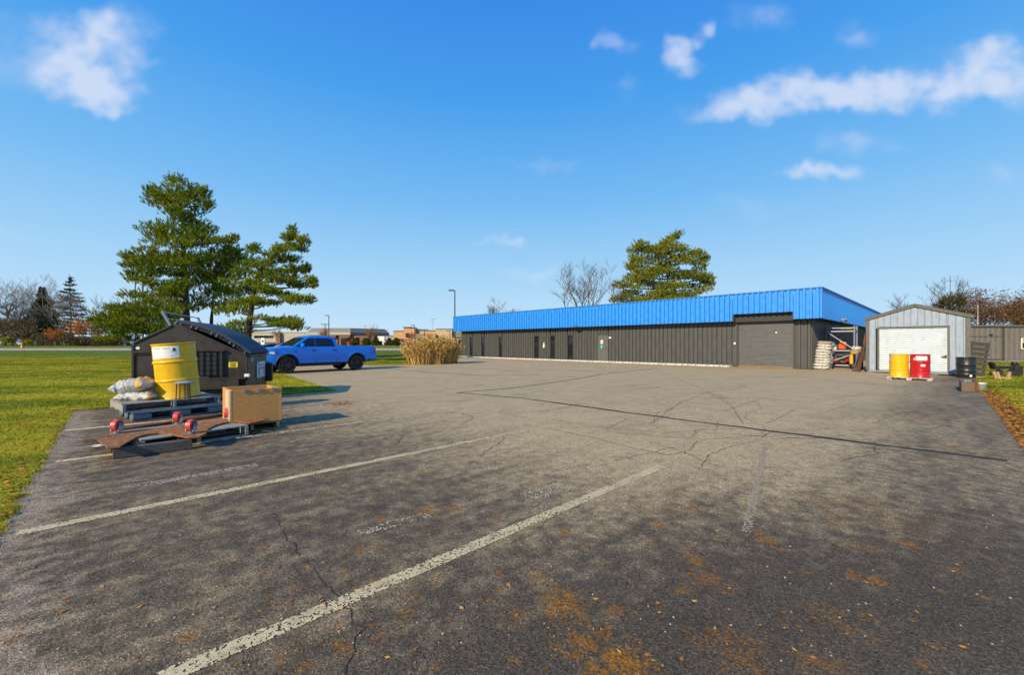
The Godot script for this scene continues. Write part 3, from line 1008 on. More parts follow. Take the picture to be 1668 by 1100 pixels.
func workshop() -> void:
	var b := thing("workshop", "long low workshop with dark ribbed metal walls and a deep bright blue fascia", "building", WALL_CORNER, yard)
	var left := on_front(752, 0.0)
	var deep := 27.0
	var top := 3.3
	var mb := MB.new()
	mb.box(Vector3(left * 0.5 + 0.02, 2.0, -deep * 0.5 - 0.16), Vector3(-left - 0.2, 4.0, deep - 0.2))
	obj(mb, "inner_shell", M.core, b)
	mb = MB.new()
	mb.box(Vector3(left * 0.5, 4.1, -deep * 0.5), Vector3(-left + 1.0, 0.2, deep + 1.0))
	obj(mb, "roof", M.roof, b)
	# openings: from, to, bottom, top, what
	var open := []
	for q in [[765.6, 770.6], [784.5, 789.7], [812.9, 818.4], [870.3, 878.3], [896.8, 904.5], [924.6, 934.0]]:
		open.append([on_front(q[0], 0), on_front(q[1], 0), 0.10, 2.18, "window"])
	open.append([on_front(972.9, 0), on_front(991.5, 0), 0.0, 2.17, "door"])
	open.append([-3.74, -0.71, 0.0, 2.74, "roll"])
	var x := left
	for o in open:
		panels(b, "wall_panel", M.wall, x, o[0], 0.02, top, 0.0, 0.9, 0.3, 0.075)
		if o[4] != "roll":
			panels(b, "wall_panel", M.wall, o[0], o[1], o[3], top, 0.0, 1.2, 0.3, 0.075)
		if o[2] > 0.05:
			panels(b, "wall_panel", M.wall, o[0], o[1], 0.02, o[2], 0.0, 1.2, 0.3, 0.075)
		x = o[1]
	panels(b, "wall_panel", M.wall, x, 0.0, 0.02, top, 0.0, 0.9, 0.3, 0.075)
	var side := Transform3D(Basis(Vector3.UP, PI / 2), Vector3.ZERO)
	panels(b, "wall_panel", M.wall, 0.0, deep, 0.02, top, 0.0, 0.9, 0.3, 0.075, side)
	var back := Transform3D(Basis(Vector3.UP, -PI / 2), Vector3(left, 0, -deep))
	panels(b, "wall_panel", M.wall, 0.0, deep, 0.02, top, 0.0, 3.0, 0.3, 0.036, back)
	for o in open:
		var w: float = o[1] - o[0]
		var h: float = o[3] - o[2]
		var cx: float = (o[0] + o[1]) * 0.5
		if o[4] == "window":
			var win := Node3D.new()
			win.name = "window"
			b.add_child(win, true)
			win.position = Vector3(cx, o[2], 0)
			mb = MB.new()
			for s in [-1, 1]:
				mb.box(Vector3(s * (w * 0.5 - 0.02), h * 0.5, 0.0), Vector3(0.04, h, 0.12), 0.004)
			mb.box(Vector3(0, 0.02, 0.003), Vector3(w - 0.08, 0.04, 0.13), 0.004)
			mb.box(Vector3(0, h - 0.02, 0.003), Vector3(w - 0.08, 0.04, 0.13), 0.004)
			obj(mb, "frame", M.wall_dark, win)
			mb = MB.new()
			mb.box(Vector3(0, h * 0.5, -0.02), Vector3(w - 0.08, h - 0.08, 0.008))
			obj(mb, "pane", M.pane, win)
		elif o[4] == "door":
			var dr := Node3D.new()
			dr.name = "door"
			b.add_child(dr, true)
			dr.position = Vector3(cx, 0, 0)
			mb = MB.new()
			mb.box(Vector3(0, h * 0.5 + 0.02, 0.0), Vector3(w - 0.1, h - 0.06, 0.05), 0.004)
			obj(mb, "leaf", tex(pm(0.115, 0.115, 0.105, 0.5), M.grime, Vector3(0.6, 0.6, 0.6)), dr)
			mb = MB.new()
			for s in [-1, 1]:
				mb.box(Vector3(s * (w * 0.5 - 0.02), h * 0.5, 0.02), Vector3(0.07, h, 0.12), 0.005)
			mb.box(Vector3(0, h + 0.02, 0.022), Vector3(w + 0.04, 0.06, 0.13), 0.005)
			obj(mb, "frame", M.wall, dr)
			mb = MB.new()
			mb.box(Vector3(0.32, 1.05, 0.04), Vector3(0.05, 0.16, 0.02), 0.004)
			mb.bar(Vector3(0.32, 1.02, 0.07), Vector3(0.20, 1.02, 0.07), 0.02, 0.02, 0.004)
			obj(mb, "handle", M.zinc, dr)
			mb = MB.new()
			mb.tube([Vector3(0.32, 1.24, 0.03), Vector3(0.32, 1.24, 0.06)], [0.03, 0.03], 10)
			obj(mb, "lock", M.zinc, dr)
			var notice := MB.new()
			for q in [[1.73, 0.10, 0.05], [1.65, 0.30, 0.05], [1.57, 0.18, 0.05], [1.48, 0.25, 0.07]]:
				notice.box(Vector3(-0.10, q[0], 0.0275), Vector3(q[1], q[2], 0.003))
			obj(notice, "lettering", M.white, dr)
			notice = MB.new()
			var sh := PackedVector2Array([Vector2(-0.15, 0.22), Vector2(0.15, 0.22), Vector2(0.16, 0.0), Vector2(0.10, -0.14), Vector2(0, -0.2), Vector2(-0.10, -0.14), Vector2(-0.16, 0.0)])
			notice.x = Transform3D(Basis(Vector3.RIGHT, Vector3.BACK, Vector3.UP), Vector3(-0.10, 1.19, 0.0265))
			notice.prism(sh, 0.0, 0.003)
			var emblem := obj(notice, "shield_emblem", pm(0.01, 0.19, 0.24, 0.5), dr)
			emblem.set_meta("label", "teal shield sticker with a pale mark")
			notice = MB.new()
			notice.box(Vector3(-0.12, 1.27, 0.031), Vector3(0.12, 0.10, 0.003))
			notice.box(Vector3(-0.13, 1.16, 0.031), Vector3(0.07, 0.16, 0.003))
			obj(notice, "emblem_mark", pm(0.25, 0.65, 0.75, 0.5), dr)
			mb = MB.new()
			mb.box(Vector3(0, 0.03, 0.35), Vector3(w + 0.5, 0.06, 0.6), 0.01)
			obj(mb, "threshold", tex(pm(0.55, 0.44, 0.27, 0.9), M.blotch, Vector3(1, 1, 1)), dr)
		else:
			var dr := Node3D.new()
			dr.name = "roll_up_door"
			b.add_child(dr, true)
			dr.position = Vector3(o[0], 0, -0.03)
			var cur := slatted(w, h, 0.076, 0.012)
			obj(cur, "curtain", M.roll_door, dr)
			mb = MB.new()
			mb.box(Vector3(w * 0.5, 0.05, 0.02), Vector3(w - 0.02, 0.1, 0.05), 0.006)
			obj(mb, "bottom_bar", tex(pm(0.30, 0.22, 0.10, 0.8), M.blotch, Vector3(2, 2, 2)), dr)
			mb = MB.new()
			mb.box(Vector3(0.03, h * 0.5, 0.05), Vector3(0.08, h, 0.1), 0.006)
			obj(mb, "guide_rail", M.wall_dark, dr)
			mb = MB.new()
			mb.box(Vector3(w - 0.03, h * 0.5, 0.05), Vector3(0.08, h, 0.1), 0.006)
			obj(mb, "guide_rail", M.wall_dark, dr)
			mb = MB.new()
			mb.box(Vector3(w * 0.5, (h + 3.4) * 0.5, 0.15), Vector3(w + 0.3, 3.4 - h, 0.34), 0.01)
			obj(mb, "hood", pm(0.035, 0.033, 0.033, 0.7), dr)
			mb = MB.new()
			mb.box(Vector3(2.1, 2.08, 0.025), Vector3(0.09, 0.07, 0.02), 0.004)
			obj(mb, "handle", M.white, dr)
	# fascia
	var fl := on_front(739, 0.6)
	var nl := on_front(1193.3, 0.6)
	var nr := on_front(1291.9, 0.6)
	panels(b, "fascia_panel", M.blue, fl, nl, 2.80, 4.42, 0.6, 0.9, 0.3, 0.09)
	panels(b, "fascia_panel", M.blue, nl, nr, 3.22, 4.42, 0.6, 0.9, 0.3, 0.09)
	panels(b, "fascia_panel", M.blue, nr, 0.6, 2.80, 4.42, 0.6, 0.9, 0.3, 0.09)
	panels(b, "fascia_panel", M.blue, -0.6, deep, 2.80, 4.42, 0.6, 0.9, 0.3, 0.035, side)
	panels(b, "fascia_panel", M.blue, -0.6, deep, 2.80, 4.42, 0.55, 3.0, 0.3, 0.03, Transform3D(Basis(Vector3.UP, -PI / 2), Vector3(left, 0, -deep)))
	mb = MB.new()
	mb.box(Vector3((fl + 0.66) * 0.5, 4.45, 0.62), Vector3(0.66 - fl, 0.07, 0.12), 0.01)
	mb.box(Vector3(0.62, 4.452, -deep * 0.5), Vector3(0.12, 0.068, deep + 1.1), 0.01)
	obj(mb, "coping", M.blue_trim, b)
	mb = MB.new()
	mb.box(Vector3(0.625, 3.61, 0.625), Vector3(0.07, 1.60, 0.07), 0.008)
	mb.box(Vector3(fl, 3.61, 0.61), Vector3(0.05, 1.60, 0.09), 0.008)
	obj(mb, "corner_trim", M.blue, b)
	mb = MB.new()
	mb.box(Vector3((fl + nl) * 0.5, 2.84, 0.32), Vector3(nl - fl - 0.02, 0.06, 0.54))
	mb.box(Vector3((nr + 0.58) * 0.5, 2.84, 0.32), Vector3(0.56 - nr, 0.06, 0.54))
	mb.box(Vector3(0.32, 2.842, -deep * 0.5), Vector3(0.54, 0.06, deep))
	mb.box(Vector3(nl + 0.03, 3.0, 0.3), Vector3(0.05, 0.44, 0.56))
	mb.box(Vector3(nr - 0.03, 3.0, 0.3), Vector3(0.05, 0.44, 0.56))
	mb.box(Vector3((nl + nr) * 0.5, 3.25, 0.36), Vector3(nr - nl - 0.06, 0.05, 0.46))
	obj(mb, "soffit", pm(0.05, 0.048, 0.045, 0.8), b)
	for px in [757.6, 953.5]:
		mb = MB.new()
		var dx := on_front(px, 0.08)
		mb.box(Vector3(dx, 1.42, 0.08), Vector3(0.09, 2.8, 0.07), 0.012)
		obj(mb, "downspout", pm(0.09, 0.088, 0.08, 0.5), b)
	mb = MB.new()
	mb.box(Vector3(-0.02, 1.4, 0.02), Vector3(0.10, 2.76, 0.10), 0.006)
	obj(mb, "corner_post", M.wall, b)
	mb = MB.new()
	mb.box(Vector3(on_front(995, 0), 1.9, 0.1), Vector3(0.2, 0.12, 0.14), 0.02)
	obj(mb, "wall_lamp", M.white, b)
	mb = MB.new()
	mb.box(Vector3(on_front(887, 0), 1.24, 0.08), Vector3(0.16, 0.3, 0.1), 0.01)
	mb.box(Vector3(on_front(887, 0), 1.46, 0.075), Vector3(0.08, 0.2, 0.06), 0.01)
	obj(mb, "meter_box", M.white, b)
	mb = MB.new()
	mb.box(Vector3(on_front(939, 0.6), 2.84, 0.72), Vector3(0.42, 0.14, 0.16), 0.02)
	mb.box(Vector3(on_front(939, 0.6), 2.78, 0.80), Vector3(0.36, 0.03, 0.08), 0.01)
	obj(mb, "flood_lamp", pm(0.07, 0.08, 0.10, 0.5), b)
	mb = MB.new()
	for s in [-0.1, 0.1]:
		mb.x = Transform3D(Basis(Vector3.BACK, PI / 2 + s * 3.0), Vector3(0.78, 2.92, -5.2 + s * 1.3))
		mb.lathe([Vector2(0.0, 0.06), Vector2(0.05, 0.06), Vector2(0.06, 0.0), Vector2(0.09, -0.14), Vector2(0.0, -0.13)], 10)
	mb.x = Transform3D()
	mb.box(Vector3(0.70, 2.95, -5.2), Vector3(0.1, 0.14, 0.3), 0.02)
	obj(mb, "twin_flood_lamp", pm(0.28, 0.3, 0.3, 0.4), b)
	mb = MB.new()
	mb.box(Vector3(-3.86, 1.45, 0.08), Vector3(0.10, 0.14, 0.08), 0.01)
	obj(mb, "push_button_box", M.white, b)
	# pale concrete footing strip along the front
	var st := MB.new()
	var xs := left - 0.3
	rng.seed = 12
	while xs < -3.95:
		var w := minf(1.5, -3.95 - xs)
		st.box(Vector3(xs + w * 0.5, 0.045, 0.40), Vector3(w - 0.01, 0.10, 0.62 + R(-0.05, 0.12)), 0.012)
		xs += 1.5
	var strip := obj(st, "footing_strip", tex(pm(0.80, 0.77, 0.71, 0.9), M.blotch, Vector3(0.5, 0.8, 0.8)))
	strip.transform = Transform3D(yard, WALL_CORNER)
	struct(strip, "pale concrete strip along the foot of the workshop wall")

func shed() -> void:
	var at_ := Vector3(2.49, 0.0, 1.02)
	var b := thing("storage_shed", "small gabled metal shed with pale grey walls and a white roll-up door", "shed", yard_point(at_.x, 0, at_.z), yard)
	var w := 3.49
	var deep := 5.0
	var eave := 2.66
	var peak := 3.24
	var y0 := 0.13
	var mb := MB.new()
	mb.box(Vector3(w * 0.5, 1.45, -deep * 0.5 - 0.16), Vector3(w - 0.14, 2.4, deep - 0.1))
	obj(mb, "inner_shell", M.core, b)
	# front sheets, each its own piece, cut under the gable
	var dl := 0.46
	var dr := 2.83
	var dtop := 2.17
	var pw := 0.232
	var x := 0.13
	while x < w - 0.14:
		var xe := minf(x + pw, w - 0.13)
		var lo := y0
		if xe > dl and x < dr:
			if x < dl:
				xe = dl
			elif xe > dr:
				xe = dr
			lo = dtop
		mb = MB.new()
		var ya := eave + (peak - eave) * (1.0 - absf(x - w * 0.5) / (w * 0.5)) - 0.1
		var yb := eave + (peak - eave) * (1.0 - absf(xe - w * 0.5) / (w * 0.5)) - 0.1
		var g := 0.03
		mb.quad(Vector3(x, lo, 0), Vector3(xe - g, lo, 0), Vector3(xe - g, yb, 0), Vector3(x, ya, 0))
		mb.quad(Vector3(xe - g, lo, 0), Vector3(xe - g * 0.5, lo, -0.035), Vector3(xe - g * 0.5, yb, -0.035), Vector3(xe - g, yb, 0))
		mb.quad(Vector3(xe - g * 0.5, lo, -0.035), Vector3(xe, lo, -0.035), Vector3(xe, yb, -0.035), Vector3(xe - g * 0.5, yb, -0.035))
		mb.quad(Vector3(x - 0.001, lo, -0.035), Vector3(x, lo, 0), Vector3(x, ya, 0), Vector3(x - 0.001, ya, -0.035))
		obj(mb, "wall_panel", M.shed_wall, b)
		x = xe
	for s in 2:
		panels(b, "wall_panel", M.shed_wall, 0.0, deep, y0, eave - 0.06, 0.0, 0.9, 0.3, 0.02, Transform3D(Basis(Vector3.UP, PI / 2 if s else -PI / 2), Vector3(w - 0.02 if s else 0.02, 0, 0.0 if s else -deep)))
	mb = MB.new()
	mb.box(Vector3(w * 0.5, 1.5, -deep), Vector3(w - 0.1, 2.6, 0.04))
	obj(mb, "rear_wall", M.shed_wall, b)
	for s in [0.06, w - 0.065]:
		mb = MB.new()
		mb.box(Vector3(s, (y0 + eave) * 0.5, -0.02), Vector3(0.14, eave - y0 - 0.02, 0.09), 0.006)
		obj(mb, "corner_trim", M.shed_trim, b)
	var slope := atan2(peak - eave, w * 0.5)
	for s in [-1, 1]:
		mb = MB.new()
		var run := w * 0.5 / cos(slope) + 0.12
		mb.x = Transform3D(Basis(Vector3.BACK, -s * slope), Vector3(w * 0.5, peak + 0.03, 0))
		mb.box(Vector3(s * run * 0.5, 0.0, -deep * 0.5), Vector3(run, 0.04, deep + 0.16), 0.004)
		obj(mb, "roof_slope", M.shed_trim, b)
		mb = MB.new()
		mb.x = Transform3D(Basis(Vector3.BACK, -s * slope), Vector3(w * 0.5, peak + 0.03, 0))
		mb.box(Vector3(s * run * 0.5, -0.075, 0.05), Vector3(run - 0.002, 0.10, 0.05), 0.008)
		obj(mb, "rake_trim", M.shed_trim, b)
	var dn := Node3D.new()
	dn.name = "roll_up_door"
	b.add_child(dn, true)
	dn.position = Vector3(dl + 0.03, 0.10, -0.05)
	obj(slatted(dr - dl - 0.06, dtop - 0.10, 0.088, 0.034), "curtain", M.white_door, dn)
	mb = MB.new()
	mb.box(Vector3(2.2, 0.72, 0.04), Vector3(0.16, 0.06, 0.04), 0.008)
	mb.box(Vector3(2.25, 0.75, 0.05), Vector3(0.06, 0.14, 0.03), 0.008)
	obj(mb, "latch", M.black, dn)
	mb = MB.new()
	mb.box(Vector3((dr - dl) * 0.5 - 0.03, 0.03, 0.03), Vector3(dr - dl - 0.08, 0.06, 0.04), 0.006)
	obj(mb, "bottom_bar", M.zinc, dn)
	mb = MB.new()
	mb.box(Vector3(dl, (dtop + y0) * 0.5, -0.01), Vector3(0.07, dtop - y0, 0.09), 0.006)
	mb.box(Vector3(dr, (dtop + y0) * 0.5, -0.01), Vector3(0.07, dtop - y0, 0.09), 0.006)
	mb.box(Vector3((dl + dr) * 0.5, dtop + 0.03, -0.008), Vector3(dr - dl + 0.07, 0.08, 0.1), 0.006)
	obj(mb, "door_frame", pm(0.10, 0.10, 0.105, 0.5), b)
	mb = MB.new()
	mb.box(Vector3(w * 0.5, 0.085, -0.06), Vector3(w - 0.1, 0.09, 0.1), 0.008)
	mb.box(Vector3(0.1, 0.086, -deep * 0.5), Vector3(0.1, 0.088, deep - 0.2), 0.008)
	mb.box(Vector3(w - 0.1, 0.086, -deep * 0.5), Vector3(0.1, 0.088, deep - 0.2), 0.008)
	obj(mb, "base_rail", M.zinc, b)
	var k := 0
	for bx in [0.12, 1.0, 2.35, 3.3]:
		mb = MB.new()
		mb.box(Vector3(0, 0.02, 0), Vector3(0.3, 0.045, 0.2), 0.008)
		var o := obj(mb, "support_block", M.block)
		o.transform = Transform3D(yard, yard_point(at_.x + bx, 0, at_.z - 0.14))
		tag(o, ["flat pale block under the shed corner next to the leaning boards", "flat pale block under the shed sill near the yellow drum", "flat pale block under the shed sill between red drum and black barrel", "flat pale block under the shed corner behind the black barrel"][k], "block", "blocks under the shed")
		k += 1

func neighbour() -> void:
	# grey-brown metal building behind the shed; its front runs across the view
	var d := 35.2
	var x0 := (1560 - CX) / F * d
	var b := thing("neighbour_building", "taupe ribbed metal building with a low roof edge behind the leaning pallet", "building", Vector3(x0, -0.2, -d))
	var mat := tex(pm(0.165, 0.145, 0.125, 0.55), M.grime, Vector3(0.4, 0.2, 0.4))
	var seam := (1632 - 1560) / F * d
	panels(b, "wall_panel", mat, 0.0, seam, 0.02, 2.86, 0.0, 0.9, 0.45, 0.03)
	panels(b, "wall_panel", mat, seam + 0.1, 14.0, 0.02, 2.86, 0.0, 0.9, 0.45, 0.03)
	var mb := MB.new()
	mb.box(Vector3(7, 1.42, -5.1), Vector3(13.9, 2.8, 10.0))
	obj(mb, "inner_shell", M.core, b)
	mb = MB.new()
	mb.box(Vector3(seam + 0.05, 1.44, 0.02), Vector3(0.12, 2.8, 0.08), 0.006)
	obj(mb, "downspout", pm(0.05, 0.045, 0.042, 0.6), b)
	mb = MB.new()
	mb.box(Vector3(7, 2.93, 0.06), Vector3(14.2, 0.16, 0.2), 0.03)
	obj(mb, "gutter", pm(0.13, 0.115, 0.10, 0.5), b)
	mb = MB.new()
	mb.x = Transform3D(Basis(Vector3.RIGHT, 0.004), Vector3(7, 2.72, 0))
	mb.box(Vector3(0, 0.2, -5.2), Vector3(14.2, 0.06, 10.4))
	obj(mb, "roof", mat, b)
	mb = MB.new()
	mb.box(Vector3(seam * 0.5, 2.05, 0.04), Vector3(seam - 0.1, 0.035, 0.03))
	mb.box(Vector3(seam * 0.5, 0.12, 0.035), Vector3(seam - 0.1, 0.07, 0.04))
	obj(mb, "girt_line", pm(0.07, 0.062, 0.055, 0.7), b)
	mb = MB.new()
	mb.box(Vector3(seam * 0.72, 2.2, 0.08), Vector3(0.22, 0.1, 0.14), 0.02)
	obj(mb, "wall_lamp", M.black, b)
	var win := Node3D.new()
	win.name = "window"
	b.add_child(win, true)
	win.position = Vector3((1664 - 1560) / F * d + 0.35, 1.0, 0.06)
	mb = MB.new()
	for s in [-1, 1]:
		mb.box(Vector3(s * 0.46, 0.45, 0), Vector3(0.07, 0.9, 0.06), 0.005)
		mb.box(Vector3(0, 0.45 + s * 0.43, 0), Vector3(0.85, 0.07, 0.06), 0.005)
	obj(mb, "frame", M.white, win)
	mb = MB.new()
	mb.box(Vector3(0, 0.45, -0.01), Vector3(0.86, 0.8, 0.01))
	obj(mb, "pane", M.window_glass, win)
	mb = MB.new()
	mb.box(Vector3(-0.1, 0.65, 0.004), Vector3(0.6, 0.26, 0.008))
	obj(mb, "poster", pm(0.72, 0.45, 0.01, 0.6), win)
	# concrete walk in front of it
	var wk := MB.new()
	var rows := []
	for q in [33.1, 35.15]:
		var r := []
		for k in 11:
			r.append(Vector3(lerpf((1600 - CX) / F * q, 62.0, k / 10.0), gy(q) + 0.02, -q))
		rows.append(r)
	wk.grid(rows)
	struct(obj(wk, "concrete_walk", M.concrete), "pale concrete walk in front of the taupe building")

# ---------------------------------------------------------------- things by the dumpster
func patch(mb: MB, r: float, a0: float, a1: float, y0: float, y1: float, n := 8) -> void:
	var rows := [[], []]
	for k in n + 1:
		var a := lerpf(a0, a1, float(k) / n)
		var p := Vector3(cos(a) * r, 0, -sin(a) * r)
		rows[0].append(p + Vector3(0, y0, 0))
		rows[1].append(p + Vector3(0, y1, 0))
	mb.grid(rows)
func drum(called: String, label: String, mat: Material, pos: Vector3, b: Basis, h := 0.88, r := 0.29) -> Node3D:
	var o := thing(called, label, "drum", pos, b)
	var mb := MB.new()
	var k := h / 0.88
	var prof := [Vector2(0, 0.012), Vector2(r - 0.01, 0.012), Vector2(r, 0.0), Vector2(r + 0.004, 0.008), Vector2(r - 0.004, 0.024)]
	for hy in [0.29 * k, 0.585 * k]:
		prof.append_array([Vector2(r - 0.004, hy - 0.028), Vector2(r + 0.004, hy - 0.018), Vector2(r + 0.011, hy - 0.004), Vector2(r + 0.011, hy + 0.004), Vector2(r + 0.004, hy + 0.018), Vector2(r - 0.004, hy + 0.028)])
	prof.append(Vector2(r - 0.004, h - 0.03))
	mb.lathe(prof, 40)
	obj(mb, "body", mat, o)
	mb = MB.new()
	mb.lathe([Vector2(r - 0.005, h - 0.03), Vector2(r + 0.007, h - 0.02), Vector2(r + 0.007, h - 0.002), Vector2(r, h), Vector2(r - 0.012, h - 0.003), Vector2(r - 0.014, h - 0.022)], 40)
	obj(mb, "rim", mat, o)
	mb = MB.new()
	mb.lathe([Vector2(r - 0.014, h - 0.022), Vector2(r * 0.5, h - 0.02), Vector2(0, h - 0.02)], 40)
	var lid := obj(mb, "lid", mat, o)
	mb = MB.new()
	mb.tube([Vector3(r * 0.62, h - 0.021, 0), Vector3(r * 0.62, h - 0.006, 0)], [0.035, 0.033], 12)
	obj(mb, "bung", M.zinc, lid)
	return o
func pallet(called: String, label: String, pos: Vector3, b: Basis, mat: Material, l := 1.22, w := 1.02, group := "", foot: Material = null, boards := 7) -> Node3D:
	# x along the front edge, z depth (0 .. -w), y from 0 to 0.14
	var o := thing(called, label, "pallet", pos, b, group)
	rng.seed = hash(label)
	for k in boards:
		var mb := MB.new()
		var z := -w * (k + 0.5) / boards
		mb.box(Vector3(l * 0.5 + R(-0.01, 0.01), 0.131 + R(-0.002, 0.002), z), Vector3(l, 0.018, w / boards * R(0.72, 0.86)), 0.003, Basis(Vector3.UP, R(-0.012, 0.012)))
		obj(mb, "deck_board", mat, o)
	for k in 3:
		var mb := MB.new()
		mb.box(Vector3(0.02 + (l - 0.04) * k * 0.5, 0.07, -w * 0.5), Vector3(0.04, 0.10, w - 0.012), 0.004)
		obj(mb, "stringer", foot if foot else mat, o)
	for k in 3:
		var mb := MB.new()
		mb.box(Vector3(l * 0.5, 0.010, -0.06 - (w - 0.12) * k * 0.5), Vector3(l, 0.018, 0.095), 0.003)
		obj(mb, "bottom_board", mat, o)
	return o
func sack(called: String, label: String, pos: Vector3, b: Basis, size: Vector3, sd: int, mat: Material) -> Node3D:
	var o := thing(called, label, "sack", pos, b)
	var f := FastNoiseLite.new()
	f.seed = sd
	f.frequency = 1.0
	f.fractal_octaves = 3
	var rows := []
	var nu := 36
	for j in 25:
		var v := float(j) / 24.0 * 2.0 - 1.0
		var r := []
		var thick := pow(maxf(0.0, 1.0 - pow(absf(v), 3.0)), 0.6)
		for k in nu:
			var a := TAU * k / nu
			var ca := cos(a)
			var sa := sin(a)
			var x := v
			var z := signf(ca) * pow(absf(ca), 0.7) * (0.86 + 0.14 * absf(v))
			var y := signf(sa) * pow(absf(sa), 0.8) * thick * (1.0 - 0.35 * pow(absf(ca), 3.0))
			var p := Vector3(x * size.x * 0.5, y * size.y * 0.5, z * size.z * 0.5)
			p += Vector3(0, 1, 0) * f.get_noise_3d(p.x * 7.0, a, p.z * 7.0) * 0.03 * (0.4 + thick)
			p.y += f.get_noise_2d(p.x * 22.0, p.z * 18.0) * 0.012
			p.y = maxf(p.y, -size.y * 0.42)
			p.y += size.y * 0.42
			r.append(p)
		rows.append(r)
	var mb := MB.new()
	mb.grid(rows, true)
	obj(mb, "bag", mat, o)
	return o
func sack_print(o: Node3D, called: String, mat: Material, x0: float, x1: float, size: Vector3, sd: int) -> void:
	# printed band: the bag's own cloth between two stations, a hair proud of it
	var src: ArrayMesh = o.get_child(0).mesh
	var a := src.surface_get_arrays(0)
	var v: PackedVector3Array = a[Mesh.ARRAY_VERTEX]
	var n: PackedVector3Array = a[Mesh.ARRAY_NORMAL]
	var id: PackedInt32Array = a[Mesh.ARRAY_INDEX]
	var mb := MB.new()
	for k in range(0, id.size(), 3):
		var m := (v[id[k]] + v[id[k + 1]] + v[id[k + 2]]) / 3.0
		var fx := m.x / size.x * 2.0
		if fx > x0 and fx < x1 and m.y > size.y * 0.1:
			var q := []
			for e in 3:
				var nn := n[id[k + e]].normalized()
				if nn.dot(v[id[k + e]] - Vector3(m.x * 0.8, size.y * 0.42, 0)) < 0:
					nn = -nn
				q.append(mb.vert(v[id[k + e]] + nn * 0.004, nn))
			mb.ix.append_array(q)
	if mb.v.size():
		obj(mb, called, mat, o)

func caster(k: int, pos: Vector3, yaw: float, label: String) -> void:
	var o := thing("caster", label, "caster", pos, Basis(Vector3.UP, yaw).scaled(Vector3.ONE * 0.88), "upturned casters on the steel plate")
	var mb := MB.new()
	mb.box(Vector3(0, 0.006, 0), Vector3(0.11, 0.01, 0.10), 0.002)
	mb.tube([Vector3(0, 0.01, 0), Vector3(0, 0.03, 0)], [0.04, 0.038], 14)
	obj(mb, "mounting_plate", M.zinc, o)
	for s in [-1, 1]:
		mb = MB.new()
		mb.x = Transform3D(Basis(Vector3.RIGHT, Vector3.BACK, Vector3.UP), Vector3(0, 0, s * 0.044))
		mb.x = Transform3D(Basis(Vector3(1, 0, 0), Vector3(0, 0, 1), Vector3(0, 1, 0)), Vector3(0, 0, s * 0.044))
		mb.prism(PackedVector2Array([Vector2(-0.045, 0.03), Vector2(0.045, 0.03), Vector2(0.03, 0.10), Vector2(0.022, 0.125), Vector2(-0.022, 0.125), Vector2(-0.03, 0.10)]), -0.003, 0.003)
		obj(mb, "fork", M.caster_steel, o)
	var wheel := Node3D.new()
	wheel.name = "wheel"
	o.add_child(wheel, true)
	wheel.position = Vector3(0.0, 0.105, 0)
	mb = MB.new()
	mb.x = Transform3D(Basis(Vector3.RIGHT, PI / 2), Vector3.ZERO)
	mb.lathe([Vector2(0.060, -0.036), Vector2(0.068, -0.035), Vector2(0.077, -0.028), Vector2(0.079, 0), Vector2(0.077, 0.028), Vector2(0.068, 0.035), Vector2(0.060, 0.036)], 26)
	obj(mb, "tread", M.poly_red, wheel)
	mb = MB.new()
	mb.x = Transform3D(Basis(Vector3.RIGHT, PI / 2), Vector3.ZERO)
	mb.lathe([Vector2(0.0, -0.03), Vector2(0.02, -0.03), Vector2(0.022, -0.024), Vector2(0.061, -0.034), Vector2(0.061, 0.034), Vector2(0.022, 0.024), Vector2(0.02, 0.03), Vector2(0, 0.03)], 20)
	obj(mb, "hub", pm(0.09, 0.09, 0.10, 0.5), wheel)
	mb = MB.new()
	mb.tube([Vector3(0, 0.105, -0.058), Vector3(0, 0.105, 0.058)], [0.011, 0.011], 8)
	obj(mb, "axle_bolt", M.zinc, o)

func basis_along(s: Vector3) -> Basis:   # x along s, z towards the viewer's side
	s = s.normalized()
	return Basis(s, Vector3.UP, s.cross(Vector3.UP))

